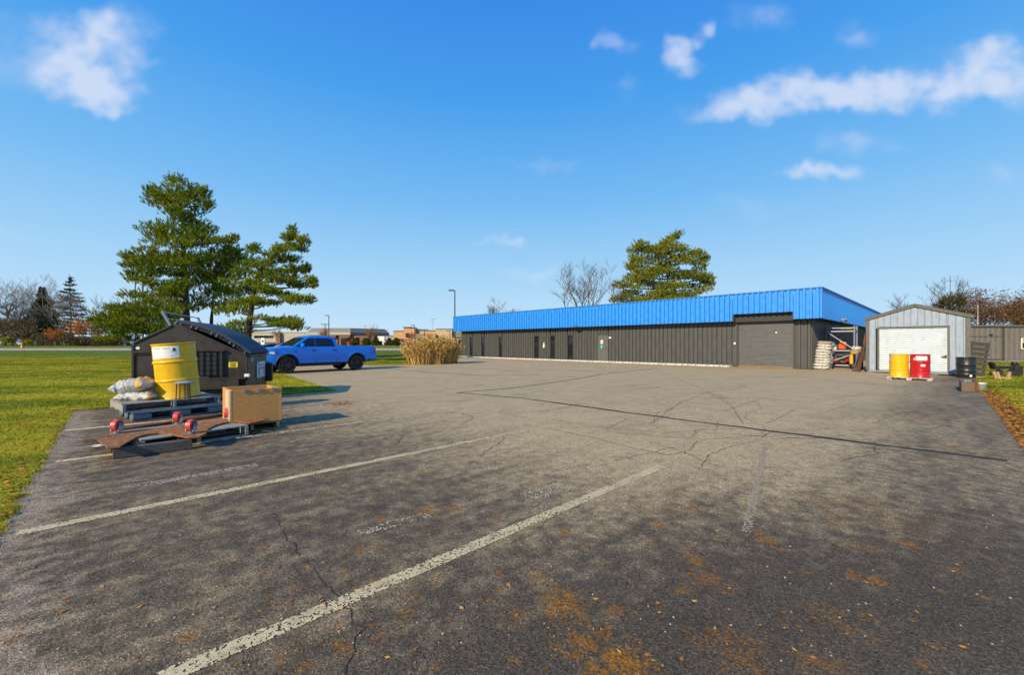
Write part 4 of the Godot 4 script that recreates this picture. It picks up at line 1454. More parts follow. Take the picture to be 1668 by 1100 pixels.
func pile() -> void:
	var mb: MB
	# dumpster ------------------------------------------------
	var a := deg_to_rad(20.0)
	var s := Vector3(cos(a), 0, -sin(a))
	var near_right := Vector3(-5.9, gy(9.3), -9.3)
	var L := 2.02
	var W := 2.1
	var db := basis_along(s)
	var d := thing("dumpster", "dark brown steel dumpster with black ribbed plastic lids behind the yellow drum", "dumpster", near_right - s * L, db)
	var y0 := 0.09
	var prof := [Vector2(0, y0), Vector2(L, y0), Vector2(L, 0.99), Vector2(0.78, 1.64), Vector2(0.66, 1.64), Vector2(0, 1.26)]
	mb = MB.new()
	for k in prof.size():
		if k == 2:
			continue
		var p: Vector2 = prof[k]
		var q: Vector2 = prof[(k + 1) % prof.size()]
		mb.quad(Vector3(p.x, p.y, 0), Vector3(p.x, p.y, -W), Vector3(q.x, q.y, -W), Vector3(q.x, q.y, 0))
	obj(mb, "shell", M.dumpster, d)
	var poly := PackedVector2Array()
	for p in prof:
		poly.append(p)
	for z in [0.0, -W]:
		mb = MB.new()
		mb.x = Transform3D(Basis(Vector3(1, 0, 0), Vector3(0, 0, 1), Vector3(0, 1, 0)), Vector3(0, 0, z))
		mb.prism(poly, -0.006, 0.006)
		obj(mb, "side_plate", M.dumpster, d)
	# ledge, rails and edge tubes on the side that faces the lot
	mb = MB.new()
	mb.box(Vector3(0.32, 1.09, 0.03), Vector3(0.64, 0.05, 0.06), 0.008)
	mb.box(Vector3(0.28, 1.045, 0.018), Vector3(0.56, 0.03, 0.034), 0.006)
	obj(mb, "side_rail", M.dumpster, d)
	mb = MB.new()
	mb.box(Vector3(L * 0.5 + 0.02, 0.50, 0.06), Vector3(L - 0.04, 0.05, 0.12), 0.01)
	mb.box(Vector3(L * 0.5 + 0.02, 0.30, 0.06), Vector3(L - 0.04, 0.05, 0.12), 0.01)
	mb.box(Vector3(L * 0.5 + 0.02, 0.40, 0.115), Vector3(L - 0.3, 0.16, 0.012), 0.003)
	obj(mb, "fork_pocket", M.dumpster, d)
	mb = MB.new()
	mb.prism(PackedVector2Array([Vector2(1.66, 0.02), Vector2(1.84, 0.02), Vector2(1.74, 0.10)]), 0.32, 0.47)
	obj(mb, "gusset", M.dumpster, d)
	mb = MB.new()
	mb.bar(Vector3(L, 1.0, 0.012), Vector3(0.78, 1.652, 0.012), 0.05, 0.045, 0.008)
	mb.bar(Vector3(0.66, 1.65, 0.012), Vector3(0, 1.27, 0.012), 0.04, 0.04, 0.008)
	mb.bar(Vector3(L + 0.012, 0.985, 0.0), Vector3(L + 0.012, 0.985, -W), 0.05, 0.05, 0.008)
	mb.box(Vector3(L - 0.0, 0.53, 0.012), Vector3(0.05, 0.86, 0.05), 0.01)
	mb.box(Vector3(0.0, 0.66, 0.012), Vector3(0.05, 1.16, 0.05), 0.01)
	obj(mb, "rim_tube", M.dumpster, d)
	# sliding side door
	var sd := Node3D.new()
	sd.name = "side_door"
	d.add_child(sd, true)
	sd.position = Vector3(1.03, 0.56, 0.02)
	mb = MB.new()
	mb.box(Vector3(0.24, 0.26, 0), Vector3(0.5, 0.54, 0.02), 0.004)
	obj(mb, "door_sheet", M.black_plastic, sd)
	for k in 4:
		mb = MB.new()
		for j in 5:
			mb.box(Vector3(0.05 + k * 0.12, 0.05 + j * 0.105, 0.03), Vector3(0.062, 0.085, 0.04), 0.014)
		mb.box(Vector3(0.05 + k * 0.12, 0.26, 0.017), Vector3(0.07, 0.52, 0.022), 0.006)
		obj(mb, "moulded_rib", M.black_plastic, sd)
	mb = MB.new()
	mb.box(Vector3(0.26, 0.555, 0.03), Vector3(0.66, 0.045, 0.06), 0.008)
	mb.box(Vector3(0.52, 0.26, 0.03), Vector3(0.035, 0.56, 0.05), 0.006)
	mb.box(Vector3(0.0, -0.02, 0.03), Vector3(0.62, 0.035, 0.05), 0.006)
	obj(mb, "door_track", M.dumpster, d).position = sd.position
	# lids: two black ribbed sheets on the slope
	var sl := Vector2(L - 0.72, 0.99 - 1.66)
	for k in 2:
		var lid := Node3D.new()
		lid.name = "lid"
		d.add_child(lid, true)
		lid.position = Vector3(0.72, 1.70, -0.02 - k * W * 0.5)
		var lw := W * 0.5 - 0.03
		var bow := func(t: float) -> Vector3: return Vector3(sl.x * t * 1.04, sl.y * t * 1.04 + 0.13 * sin(PI * minf(t, 1.0)), 0)
		mb = MB.new()
		var rows := []
		var rows2 := []
		for j in 13:
			var p: Vector3 = bow.call(j / 12.0)
			rows.append([p + Vector3(0, 0, -lw), p])
			rows2.append([p + Vector3(0, -0.05, 0), p])
		mb.grid(rows)
		mb.grid(rows2)
		obj(mb, "sheet", M.lid, lid)
		for r in 6:
			mb = MB.new()
			var path := []
			var rad := []
			for j in 13:
				path.append(bow.call(j / 12.0) + Vector3(0, 0.042, -lw * (r + 0.5) / 6.0))
				rad.append(0.05 if j and j < 12 else 0.03)
			mb.tube(path, rad, 8)
			obj(mb, "rib", M.lid_rib_glint, lid)
		if k == 0:
			for t in [0.06, 0.2, 0.27, 0.47, 0.54, 0.72, 0.78, 0.93]:
				mb = MB.new()
				var p: Vector3 = bow.call(t)
				mb.box(p + Vector3(0, -0.015, 0.014), Vector3(0.02, 0.07, 0.03), 0.004, Basis(Vector3.BACK, -0.5))
				obj(mb, "clip", M.zinc, lid)
	mb = MB.new()
	mb.bar(Vector3(0.63, 1.60, -0.05), Vector3(0.46, 1.95, -0.05), 0.05, 0.05, 0.006)
	mb.bar(Vector3(0.63, 1.60, -W + 0.1), Vector3(0.50, 1.93, -W + 0.1), 0.05, 0.05, 0.006)
	mb.bar(Vector3(0.46, 1.94, -0.05), Vector3(0.50, 1.92, -W + 0.1), 0.02, 0.02)
	obj(mb, "lid_lever", M.zinc, d)
	# end face fittings and stickers
	mb = MB.new()
	mb.box(Vector3(L + 0.012, 0.62, -1.35), Vector3(0.01, 0.42, 0.9), 0.0)
	var st := obj(mb, "notice", pm(0.24, 0.27, 0.33, 0.6), d)
	st.set_meta("label", "weathered grey and white notice")
	mb = MB.new()
	for q in [[0.62, -0.92, 0.36, 0.10], [0.78, -1.4, 0.05, 0.6], [0.70, -1.35, 0.03, 0.55], [0.56, -1.4, 0.14, 0.3], [0.46, -1.38, 0.04, 0.6], [0.74, -1.74, 0.12, 0.08]]:
		mb.box(Vector3(L + 0.019, q[0], q[1]), Vector3(0.003, q[2], q[3]))
	obj(mb, "notice_print", pm(0.62, 0.65, 0.72, 0.6), st)
	lettering("6183", 0.10, pm(0.42, 0.42, 0.46, 0.7), d, "number", Transform3D(Basis(Vector3.UP, PI / 2), Vector3(L + 0.009, 0.90, -0.42)))
	mb = MB.new()
	mb.box(Vector3(1.76, 0.80, 0.008), Vector3(0.17, 0.115, 0.004))
	st = obj(mb, "sticker", pm(0.85, 0.66, 0.02, 0.5), d)
	st.set_meta("label", "yellow sticker with black writing")
	var yy := 0.832
	for tx in ["PLEASE", "CLOSE", "DOORS"]:
		lettering(tx, 0.026, M.black, st, "writing", Transform3D(Basis(), Vector3(1.76, yy, 0.012)))
		yy -= 0.033
	mb = MB.new()
	mb.box(Vector3(0.07, 1.17, 0.01), Vector3(0.075, 0.055, 0.01), 0.002)
	obj(mb, "white_tag", M.white, d)
	mb = MB.new()
	mb.box(Vector3(L + 0.02, 0.56, 0.06), Vector3(0.10, 0.07, 0.09), 0.01)
	obj(mb, "white_stop", M.white, d)
	mb = MB.new()
	mb.box(Vector3(L + 0.02, 0.33, 0.06), Vector3(0.05, 0.42, 0.05), 0.01)
	obj(mb, "corner_guide", M.black, d)
	mb = MB.new()
	mb.box(Vector3(L + 0.06, 0.50, -W - 0.06), Vector3(0.14, 0.5, 0.14), 0.02)
	obj(mb, "corner_guide", M.black, d)
	for q in [[0.15, -0.15], [L - 0.15, -0.15], [0.15, -W + 0.15], [L - 0.15, -W + 0.15]]:
		mb = MB.new()
		mb.box(Vector3(q[0], 0.045, q[1]), Vector3(0.14, 0.09, 0.1), 0.01)
		obj(mb, "foot", M.black, d)

	# pallets with the tilted drum ------------------------------------------------
	var ps := Vector3(0.62, 0, -0.785).normalized()
	var pb := basis_along(ps)
	var base := gp(216, 687.5)
	var bp := thing("plastic_pallet", "grey blue plastic pallet lying under the wooden one with the tilted drum", "pallet", base, pb)
	for k in 3:
		for j in 3:
			mb = MB.new()
			var w := 0.26 if k == 1 else 0.24
			mb.box(Vector3(0.12 + k * 0.50, 0.066, -0.11 - j * 0.4), Vector3(w, 0.096, 0.2), 0.014)
			obj(mb, "block", M.blue_plastic, bp)
	for k in 8:
		mb = MB.new()
		mb.box(Vector3(0.62, 0.126, -0.06 - k * 0.128), Vector3(1.24, 0.024, 0.105), 0.004)
		obj(mb, "deck_slat", M.blue_plastic, bp)
	for j in 3:
		mb = MB.new()
		mb.box(Vector3(0.62, 0.009, -0.11 - j * 0.4), Vector3(1.24, 0.018, 0.15), 0.004)
		obj(mb, "runner", M.blue_plastic, bp)
	var deck := 0.138 + 0.14
	var wp := pallet("wooden_pallet", "weathered wooden pallet carrying the tilted yellow drum and two sacks", base + Vector3(0, 0.139, 0) - ps * 0.10 - pb.z * 0.07, pb, M.old_wood, 1.30, 1.02)
	wp.set_meta("group", "")
	wp.remove_meta("group")
	var dp := Vector3(-5.85, base.y + deck + 0.004, -7.35)
	var ty := drum("tilted_drum", "bright yellow steel drum leaning on a weathered pallet in front of the dumpster", M.drum_yellow, dp, Basis(Vector3(0.61, 0, 0.79).normalized(), 0.085), 0.95, 0.305)
	var face := atan2(0.78, 0.62)   # angle from +x towards the camera side (z), as used in patch with -sin
	mb = MB.new()
	patch(mb, 0.3035, -face - 1.25, -face + 0.22, 0.70, 0.90, 16)
	st = obj(mb, "drum_label", pm(0.80, 0.80, 0.80, 0.55), ty)
	st.set_meta("label", "white label with a flame pictogram and fine print")
	mb = MB.new()
	for q in [[-0.52, -0.20, 0.862, 0.868], [-0.16, 0.12, 0.80, 0.806], [0.0, 0.16, 0.765, 0.77], [-0.18, 0.02, 0.735, 0.741], [-1.0, -0.62, 0.868, 0.874], [-1.05, -0.95, 0.868, 0.874]]:
		patch(mb, 0.3055, -face + q[0], -face + q[1], q[2], q[3], 4)
	obj(mb, "fine_print", M.black, st)
	mb = MB.new()
	patch(mb, 0.3055, -face - 0.08, -face + 0.08, 0.818, 0.834, 3)
	patch(mb, 0.3055, -face - 0.06, -face - 0.02, 0.834, 0.852, 2)
	patch(mb, 0.3055, -face - 0.025, -face + 0.03, 0.834, 0.872, 2)
	patch(mb, 0.3055, -face + 0.025, -face + 0.07, 0.834, 0.856, 2)
	obj(mb, "flame_pictogram", M.black, st)
	# sacks
	var sp := base + ps * 0.17 - pb.z * 0.55
	var z1 := Vector3(0.52, 0.17, 0.36)
	var s1 := sack("sack", "crumpled white sack with a small orange corner lying on the wooden pallet", Vector3(sp.x, base.y + deck - 0.01, sp.z), Basis(Vector3.UP, 0.25), z1, 3, M.sack)
	sack_print(s1, "orange_print", M.sack_yellow, 0.78, 0.90, z1, 3)
	var z2 := Vector3(0.54, 0.24, 0.38)
	var s2 := sack("sack", "white sack with blue and grey stripes and a yellow end on top of another sack", Vector3(sp.x - 0.06, base.y + deck + 0.14, sp.z + 0.0), Basis(Vector3.UP, 0.1) * Basis(Vector3.BACK, 0.16), z2, 9, M.sack)
	sack_print(s2, "grey_print", M.sack_grey, 0.02, 0.48, z2, 9)
	sack_print(s2, "yellow_print", M.sack_yellow, 0.58, 0.80, z2, 9)
	sack_print(s2, "blue_stripe", M.sack_blue, -0.62, -0.53, z2, 9)
	sack_print(s2, "blue_stripe", M.sack_blue, -0.12, -0.08, z2, 9)
	# stool
	var sto := thing("stool", "small round pale blue stool with thin dark legs against the tilted yellow drum", "stool", Vector3(-5.545, base.y + deck + 0.002, -7.06))
	mb = MB.new()
	mb.lathe([Vector2(0, 0.262), Vector2(0.08, 0.262), Vector2(0.135, 0.268), Vector2(0.142, 0.278), Vector2(0.12, 0.296), Vector2(0.06, 0.308), Vector2(0, 0.31)], 24)
	obj(mb, "seat", tex(pm(0.36, 0.42, 0.50, 0.6), M.blotch, Vector3(4, 4, 4)), sto)
	for q in [[-0.08, 0.05], [0.0, 0.08], [0.05, 0.04], [0.02, -0.06], [0.075, -0.03]]:
		mb = MB.new()
		mb.tube([Vector3(q[0] * 1.1, 0.0, q[1] * 1.1), Vector3(q[0], 0.264, q[1])], [0.008, 0.008], 6)
		obj(mb, "leg", M.black, sto)

	# steel plate on two pallets ------------------------------------------------
	var c1 := gp(230, 738)
	var vs := Vector3(0.60, 0, -0.80).normalized()
	pallet("wooden_pallet", "grey weathered pallet with pale boards under the bumps of the rusty steel plate", c1, basis_along(vs), M.old_wood, 1.08, 0.85, "", null, 5)
	var c2 := gp(181, 739)
	pallet("wooden_pallet", "dark low pallet jutting out under the pointed tip of the rusty plate", c2, basis_along(Vector3(0.70, 0, -0.71)), M.dark_wood, 0.62, 0.75, "", M.dark_wood, 4)
	mb = MB.new()
	mb.bar(Vector3(0.0, 0.055, 0), Vector3(0.66, 0.055, 0), 0.09, 0.11, 0.006)
	var bm := obj(mb, "timber_beam", tex(pm(0.13, 0.12, 0.11, 0.9), M.grain, Vector3(1.2, 14, 14)))
	bm.transform = Transform3D(basis_along(Vector3(0.74, 0, -0.67)), gp(184, 748) + Vector3(0, 0.002, 0))
	tag(bm, "square dark grey timber lying in front of the low dark pallet", "timber")
	var ph := 0.160
	var out := []
	for q in [[159, 716], [181, 704], [240, 699], [300, 691], [360, 683], [418, 675.5], [434, 684], [408, 689], [390, 687], [372, 687.5], [352, 692], [340, 698], [336, 706], [325, 711], [308, 712.5], [292, 710], [275, 706], [258, 705], [240, 707], [222, 712], [208, 720], [196, 727], [176, 729]]:
		var p := hp(q[0], q[1], ph)
		out.append(Vector2(p.x, p.z))
	var plate := thing("steel_plate", "rusty brown steel plate with two scooped cutouts lying on grey pallets", "steel plate")
	mb = MB.new()
	mb.prism(PackedVector2Array(out), ph - 0.014, ph)
	obj(mb, "plate", M.rust, plate)
	mb = MB.new()
	var inner := Geometry2D.offset_polygon(PackedVector2Array(out), -0.035)
	mb.prism(inner[0], ph - 0.032, ph - 0.0145)
	obj(mb, "lower_layer", M.rust_edge, plate)
	for q in [["V21", 178, 711], ["V15", 392, 683]]:
		var p := hp(q[1], q[2], ph + 0.0005)
		lettering(q[0], 0.07, pm(0.07, 0.035, 0.02, 0.9), plate, "chalk_mark", Transform3D(Basis(Vector3(0.7, 0, -0.71), Vector3(-0.71, 0, -0.70), Vector3(0, 1, 0)), p))
	var labels := ["upturned red caster on the pointed end of the rusty plate", "upturned red caster standing behind the middle bump of the rusty plate", "upturned red caster on the middle bump of the rusty plate", "upturned red caster on the rusty plate in front of the plywood crate"]
	var k := 0
	for q in [[191, 706], [290, 691], [312, 706], [372, 683]]:
		caster(k, hp(q[0], q[1], ph + 0.001), deg_to_rad([98, 104, 96, 106][k]), labels[k])
		k += 1
	mb = MB.new()
	var ba := hp(196, 701, 0.13)
	var bb := hp(416, 668, 0.13)
	mb.bar(ba, bb, 0.11, 0.04, 0.004)
	tag(obj(mb, "steel_bar", tex(pm(0.42, 0.36, 0.34, 0.85), M.rust.albedo_texture, Vector3(1, 1, 1))), "long dark rusty steel bar along the straight edge of the scooped plate", "steel bar")
	mb = MB.new()
	mb.bar(hp(141, 719, 0.07), hp(205, 714, 0.10), 0.07, 0.03, 0.004)
	tag(obj(mb, "steel_offcut", tex(pm(0.3, 0.26, 0.25, 0.85), M.rust.albedo_texture, Vector3(1, 1, 1))), "short dark steel offcut poking out past the plate's pointed tip", "steel bar")
	mb = MB.new()
	var loop := []
	var lr := []
	for j in 15:
		var an := TAU * j / 14.0
		loop.append(hp(160, 728, 0.02) + Vector3(cos(an) * 0.10, 0.012, sin(an) * 0.035))
		lr.append(0.009)
	mb.tube(loop, lr, 6, false)
	tag(obj(mb, "steel_ring", M.zinc), "thin flattened steel ring lying on the asphalt by the plate tip", "ring")

	# plywood crate ------------------------------------------------
	var cr := gp(456, 695.5)
	var cb := Basis(V, Vector3.UP, -U)
	var cw := 0.59
	var cd := 0.65
	pallet("crate_pallet", "small raw wood pallet under the open plywood crate", cr - V * (cw + 0.10) + Vector3(0, -0.045, 0) - (-U) * 0.0, cb, M.new_wood, cw + 0.10, cd, "", M.new_wood, 5).scale.y = 1.0
	var crate := thing("plywood_crate", "open orange plywood crate with steel clips on its rim", "crate", cr - V * cw + Vector3(0, 0.097, 0), cb)
	var ch := 0.475
	mb = MB.new()
	mb.box(Vector3(cw * 0.5, ch * 0.5, -0.009), Vector3(cw, ch, 0.018), 0.002)
	obj(mb, "front_panel", M.plywood, crate)
	mb = MB.new()
	mb.box(Vector3(cw * 0.5, ch * 0.5, -cd + 0.009), Vector3(cw, ch, 0.018), 0.002)
	obj(mb, "rear_panel", M.plywood, crate)
	for x in [0.009, cw - 0.009]:
		mb = MB.new()
		mb.box(Vector3(x, ch * 0.5, -cd * 0.5), Vector3(0.018, ch, cd - 0.037), 0.002)
		obj(mb, "end_panel", M.plywood, crate)
	mb = MB.new()
	mb.box(Vector3(cw * 0.5, 0.010, -cd * 0.5), Vector3(cw - 0.04, 0.018, cd - 0.04))
	obj(mb, "floor_panel", M.plywood, crate)
	for x in [-0.014, cw + 0.014]:
		mb = MB.new()
		mb.box(Vector3(x, ch * 0.5, -0.02), Vector3(0.027, ch, 0.045), 0.003)
		obj(mb, "corner_batten", M.plywood if x > 0 else M.ply_edge, crate)
	mb = MB.new()
	mb.box(Vector3(-0.012, ch * 0.5 + 0.02, -0.2), Vector3(0.022, ch * 0.86, 0.2), 0.002)
	obj(mb, "end_board", M.ply_edge, crate)
	for x in [0.16, 0.33, 0.51]:
		mb = MB.new()
		mb.box(Vector3(x, ch - 0.02, 0.006), Vector3(0.045, 0.05, 0.012), 0.003)
		mb.box(Vector3(x, ch + 0.004, -0.02), Vector3(0.04, 0.008, 0.05), 0.002)
		mb.box(Vector3(x + 0.02, ch - 0.005, 0.012), Vector3(0.03, 0.02, 0.02), 0.003)
		obj(mb, "clip", M.zinc, crate)

# ---------------------------------------------------------------- vehicles
func curve(pts: Array, x: float) -> float:
	for k in pts.size() - 1:
		if x <= pts[k + 1][0]:
			var t: float = clampf(inverse_lerp(pts[k][0], pts[k + 1][0], x), 0.0, 1.0)
			return lerpf(pts[k][1], pts[k + 1][1], t)
	return pts[-1][1]
func loft(mb: MB, xs: Array, bot: Callable, top: Callable, half: Callable, rows := 9, crown := 0.02) -> void:
	var rings := []
	for x in xs:
		var lo: float = bot.call(x)
		var hi: float = top.call(x)
		var ring := []
		for k in rows:
			var y := lerpf(lo, hi, float(k) / (rows - 1))
			ring.append(Vector3(x, y, -half.call(x, y)))
		var w: float = half.call(x, hi)
		for k in [-0.96, -0.85, -0.4, 0.0, 0.4, 0.85, 0.96]:
			ring.append(Vector3(x, hi + crown * (1.0 - k * k) + 0.006, w * k))
		for k in rows:
			var y := lerpf(hi, lo, float(k) / (rows - 1))
			ring.append(Vector3(x, y, half.call(x, y)))
		rings.append(ring)
	mb.grid(rings, true)
	for e in [0, rings.size() - 1]:
		var r: Array = rings[e]
		for k in rows - 1:
			var o: int = r.size() - 1
			if e:
				mb.quad(r[o - k], r[k], r[k + 1], r[o - k - 1])
			else:
				mb.quad(r[k], r[o - k], r[o - k - 1], r[k + 1])
func side_poly(mb: MB, pts: Array, half: Callable, off: float, sgn: float) -> void:
	var poly := PackedVector2Array()
	for p in pts:
		poly.append(Vector2(p[0], p[1]))
	var tr := Geometry2D.triangulate_polygon(poly)
	for k in range(0, tr.size(), 3):
		var q := []
		for e in 3:
			var p := poly[tr[k + e]]
			q.append(Vector3(p.x, p.y, sgn * (half.call(p.x, p.y) + off)))
		if ((q[1] - q[0]).cross(q[2] - q[0])).z * sgn < 0:
			q.reverse()
		mb.tri(q[0], q[1], q[2])
func wheel_on(car: Node3D, pos: Vector3, r: float, w: float, out: float, spokes := 6) -> void:
	var wh := Node3D.new()
	wh.name = "wheel"
	car.add_child(wh, true)
	wh.position = pos
	wh.basis = Basis(Vector3.RIGHT, PI / 2 * out)
	var mb := MB.new()
	mb.lathe([Vector2(r * 0.62, -w * 0.5), Vector2(r * 0.9, -w * 0.5), Vector2(r * 0.985, -w * 0.36), Vector2(r, 0), Vector2(r * 0.985, w * 0.36), Vector2(r * 0.9, w * 0.5), Vector2(r * 0.72, w * 0.5), Vector2(r * 0.62, w * 0.42)], 32)
	obj(mb, "tyre", M.tyre, wh)
	mb = MB.new()
	mb.lathe([Vector2(r * 0.63, w * 0.44), Vector2(r * 0.58, w * 0.36), Vector2(r * 0.56, w * 0.12), Vector2(0, w * 0.10)], 28)
	mb.lathe([Vector2(r * 0.16, w * 0.1), Vector2(r * 0.15, w * 0.36), Vector2(0, w * 0.38)], 12)
	for k in spokes:
		var a := TAU * k / spokes
		var dir := Vector3(cos(a), 0, sin(a))
		mb.bar(dir * r * 0.1 + Vector3(0, w * 0.30, 0), dir * r * 0.58 + Vector3(0, w * 0.34, 0), r * 0.13, w * 0.12, 0.006)
	obj(mb, "rim", M.rim, wh)

func pickup() -> void:
	var fr := gp(467, 609)
	var re := gp(580, 603)
	var fwd := (fr - re)
	fwd.y = 0
	var wb := fwd.length()
	fwd = fwd.normalized()
	var mid := (fr + re) * 0.5
	var side := fwd.cross(Vector3.UP)            # right-hand side of the truck
	var car := thing("pickup_truck", "bright blue crew cab pickup truck with black wheels parked beyond the dumpster", "pickup truck", Vector3(mid.x, mid.y, mid.z) + side * 0.86, Basis(fwd, Vector3.UP, side))
	var a := wb * 0.5
	var half := func(x: float, y: float) -> float:
		var w := 0.985 - 0.05 * pow((y - 0.85) / 0.42, 2.0)
		w -= 0.16 * pow(smoothstep(a + 0.45, a + 1.0, x), 2.0)
		w -= 0.05 * pow(smoothstep(-a - 0.7, -a - 1.15, x), 2.0)
		var da := minf(absf(x - a), absf(x + a))
		w += 0.035 * (1.0 - smoothstep(0.42, 0.66, sqrt(da * da + pow(y - 0.42, 2.0)))) * smoothstep(0.3, 0.5, y)
		if x > -0.78 and x < 1.25:
			w -= 0.02 * exp(-pow((y - 0.62) / 0.05, 2.0))
		return w
	var bot := func(x: float) -> float:
		var y := 0.44
		for c in [a, -a]:
			if absf(x - c) < 0.53:
				y = maxf(y, 0.40 + sqrt(maxf(0.0, 0.53 * 0.53 - pow(x - c, 2.0))))
		if x > a + 0.6:
			y = 0.36
		if x < -a - 0.6:
			y = 0.56
		return y
	var topc := [[-a - 1.17, 1.18], [-a - 1.12, 1.285], [-a - 1.0, 1.295], [-0.80, 1.295], [-0.79, 1.245], [1.35, 1.25], [1.55, 1.255], [a + 0.2, 1.235], [a + 0.6, 1.205], [a + 0.78, 1.18], [a + 0.86, 1.13], [a + 0.905, 1.0], [a + 0.93, 0.72]]
	var top := func(x: float) -> float: return curve(topc, x)
	var xs := []
	var x := -a - 1.17
	while x < a + 0.93:
		xs.append(x)
		var near_arch := minf(absf(absf(x) - a), 9.0) < 0.62
		x += 0.035 if near_arch else 0.06
	for e in [-0.80, -0.79]:
		xs.append(e)
	xs.append(a + 0.93)
	xs.sort()
	var mb := MB.new()
	loft(mb, xs, bot, top, half, 15)
	obj(mb, "body", M.truck_blue, car)
	# cab
	var chalf := func(_x: float, y: float) -> float: return 0.925 - 0.25 * clampf((y - 1.2) / 0.62, 0.0, 1.0)
	var cabc := [[-0.79, 1.22], [-0.74, 1.45], [-0.66, 1.72], [-0.58, 1.785], [-0.4, 1.815], [0.1, 1.83], [0.45, 1.815], [0.68, 1.775], [0.80, 1.72], [1.20, 1.48], [1.58, 1.24]]
	var ctop := func(q: float) -> float: return curve(cabc, q)
	var cbot := func(_q: float) -> float: return 1.2
	xs = []
	x = -0.79
	while x < 1.58:
		xs.append(x)
		x += 0.05
	xs.append(1.58)
	mb = MB.new()
	loft(mb, xs, cbot, ctop, chalf, 9, 0.03)
	obj(mb, "cab", M.truck_blue, car)
	for s in [-1.0, 1.0]:
		for q in [[[1.40, 1.285], [0.80, 1.65], [0.68, 1.695], [0.44, 1.705], [0.44, 1.285]], [[0.36, 1.285], [0.36, 1.705], [-0.38, 1.70], [-0.50, 1.66], [-0.60, 1.285]]]:
			mb = MB.new()
			side_poly(mb, q, chalf, 0.006, s)
			obj(mb, "side_window", M.window_glass, car)
		mb = MB.new()
		side_poly(mb, [[0.42, 1.285], [0.42, 1.70], [0.38, 1.70], [0.38, 1.285]], chalf, 0.008, s)
		obj(mb, "door_pillar", M.black, car)
		for q in [[0.40, 0.02], [1.28, 0.012], [-0.66, 0.012]]:
			mb = MB.new()
			side_poly(mb, [[q[0], 0.5], [q[0] + 0.022, 0.5], [q[0] + 0.022, 0.9], [q[0] + 0.022, 1.24], [q[0], 1.24], [q[0], 0.9]], half, 0.003, s)
			obj(mb, "door_seam", M.black, car)
		mb = MB.new()
		side_poly(mb, [[-0.815, 0.46], [-0.79, 0.46], [-0.79, 0.9], [-0.79, 1.27], [-0.815, 1.27], [-0.815, 0.9]], half, 0.004, s)
		obj(mb, "cab_gap", M.black, car)
		for q in [0.52, -0.52]:
			mb = MB.new()
			var w: float = half.call(q, 1.1)
			mb.box(Vector3(q, 1.10, s * (w + 0.02)), Vector3(0.24, 0.05, 0.035), 0.012)
			obj(mb, "door_handle", pm(0.012, 0.03, 0.12, 0.3), car)
		mb = MB.new()
		side_poly(mb, [[1.36, 1.02], [1.50, 1.02], [1.50, 1.075], [1.36, 1.075]], half, 0.005, s)
		obj(mb, "badge", pm(0.008, 0.02, 0.09, 0.3), car)
		# mirror
		mb = MB.new()
		mb.box(Vector3(1.16, 1.36, s * 1.10), Vector3(0.13, 0.20, 0.24), 0.05)
		mb.bar(Vector3(1.16, 1.28, s * 0.90), Vector3(1.16, 1.31, s * 1.05), 0.07, 0.05, 0.01)
		obj(mb, "mirror", M.truck_blue, car)
		# lamps
		mb = MB.new()
		side_poly(mb, [[a + 0.42, 0.93], [a + 0.50, 1.07], [a + 0.76, 1.085], [a + 0.82, 1.0], [a + 0.80, 0.90]], half, 0.012, s)
		var hl := obj(mb, "headlight", pm(0.05, 0.05, 0.055, 0.1), car)
		mb = MB.new()
		side_poly(mb, [[a + 0.56, 0.95], [a + 0.60, 1.04], [a + 0.76, 1.05], [a + 0.79, 0.97]], half, 0.016, s)
		obj(mb, "lens", M.lamp_glass, hl)
		mb = MB.new()
		mb.box(Vector3(-a - 1.12, 1.0, s * 0.87), Vector3(0.13, 0.42, 0.14), 0.03)
		obj(mb, "tail_lamp", M.lamp_red, car)
		mb = MB.new()
		mb.box(Vector3(a + 0.80, 0.60, s * 0.80), Vector3(0.10, 0.10, 0.20), 0.02)
		obj(mb, "fog_lamp", M.black, car)
		# running board and arch trims
		mb = MB.new()
		mb.box(Vector3(0.25, 0.36, s * 0.93), Vector3(2.3, 0.07, 0.18), 0.02)
		obj(mb, "running_board", M.black, car)
		for c in [a, -a]:
			mb = MB.new()
			var path := []
			var rad := []
			for k in 17:
				var an := lerpf(-0.12, PI + 0.12, k / 16.0)
				var p := Vector2(c + cos(an) * 0.53, 0.41 + sin(an) * 0.52)
				path.append(Vector3(p.x, p.y, s * (half.call(p.x, maxf(p.y, 0.5)) - 0.012)))
				rad.append(0.022)
			mb.tube(path, rad, 6)
			obj(mb, "arch_trim", M.black, car)
	mb = MB.new()
	var wr := []
	for k in 7:
		var xx := lerpf(0.84, 1.50, k / 6.0)
		var yy: float = ctop.call(xx) + 0.042
		var w: float = chalf.call(xx, yy - 0.05) - 0.10
		wr.append([Vector3(xx, yy - 0.02, -w), Vector3(xx, yy, 0), Vector3(xx, yy - 0.02, w)])
	mb.grid(wr)
	obj(mb, "windscreen", M.window_glass, car)
	mb = MB.new()
	mb.box(Vector3(-0.745, 1.50, 0), Vector3(0.05, 0.30, 1.25), 0.02, Basis(Vector3.BACK, -0.22))
	obj(mb, "rear_window", M.window_glass, car)
	mb = MB.new()
	mb.box(Vector3(-a * 0.5 - 0.95 + 0.06, 1.305, 0), Vector3(a + 0.10, 0.035, 1.62), 0.01)
	obj(mb, "bed_dark_inside", M.black, car)  # black panel stands in for the dark inside of the open bed
	mb = MB.new()
	mb.box(Vector3(a + 0.84, 0.92, 0), Vector3(0.14, 0.34, 1.15), 0.04)
	obj(mb, "grille", M.black, car)
	mb = MB.new()
	mb.box(Vector3(a + 0.88, 0.58, 0), Vector3(0.20, 0.26, 1.72), 0.06)
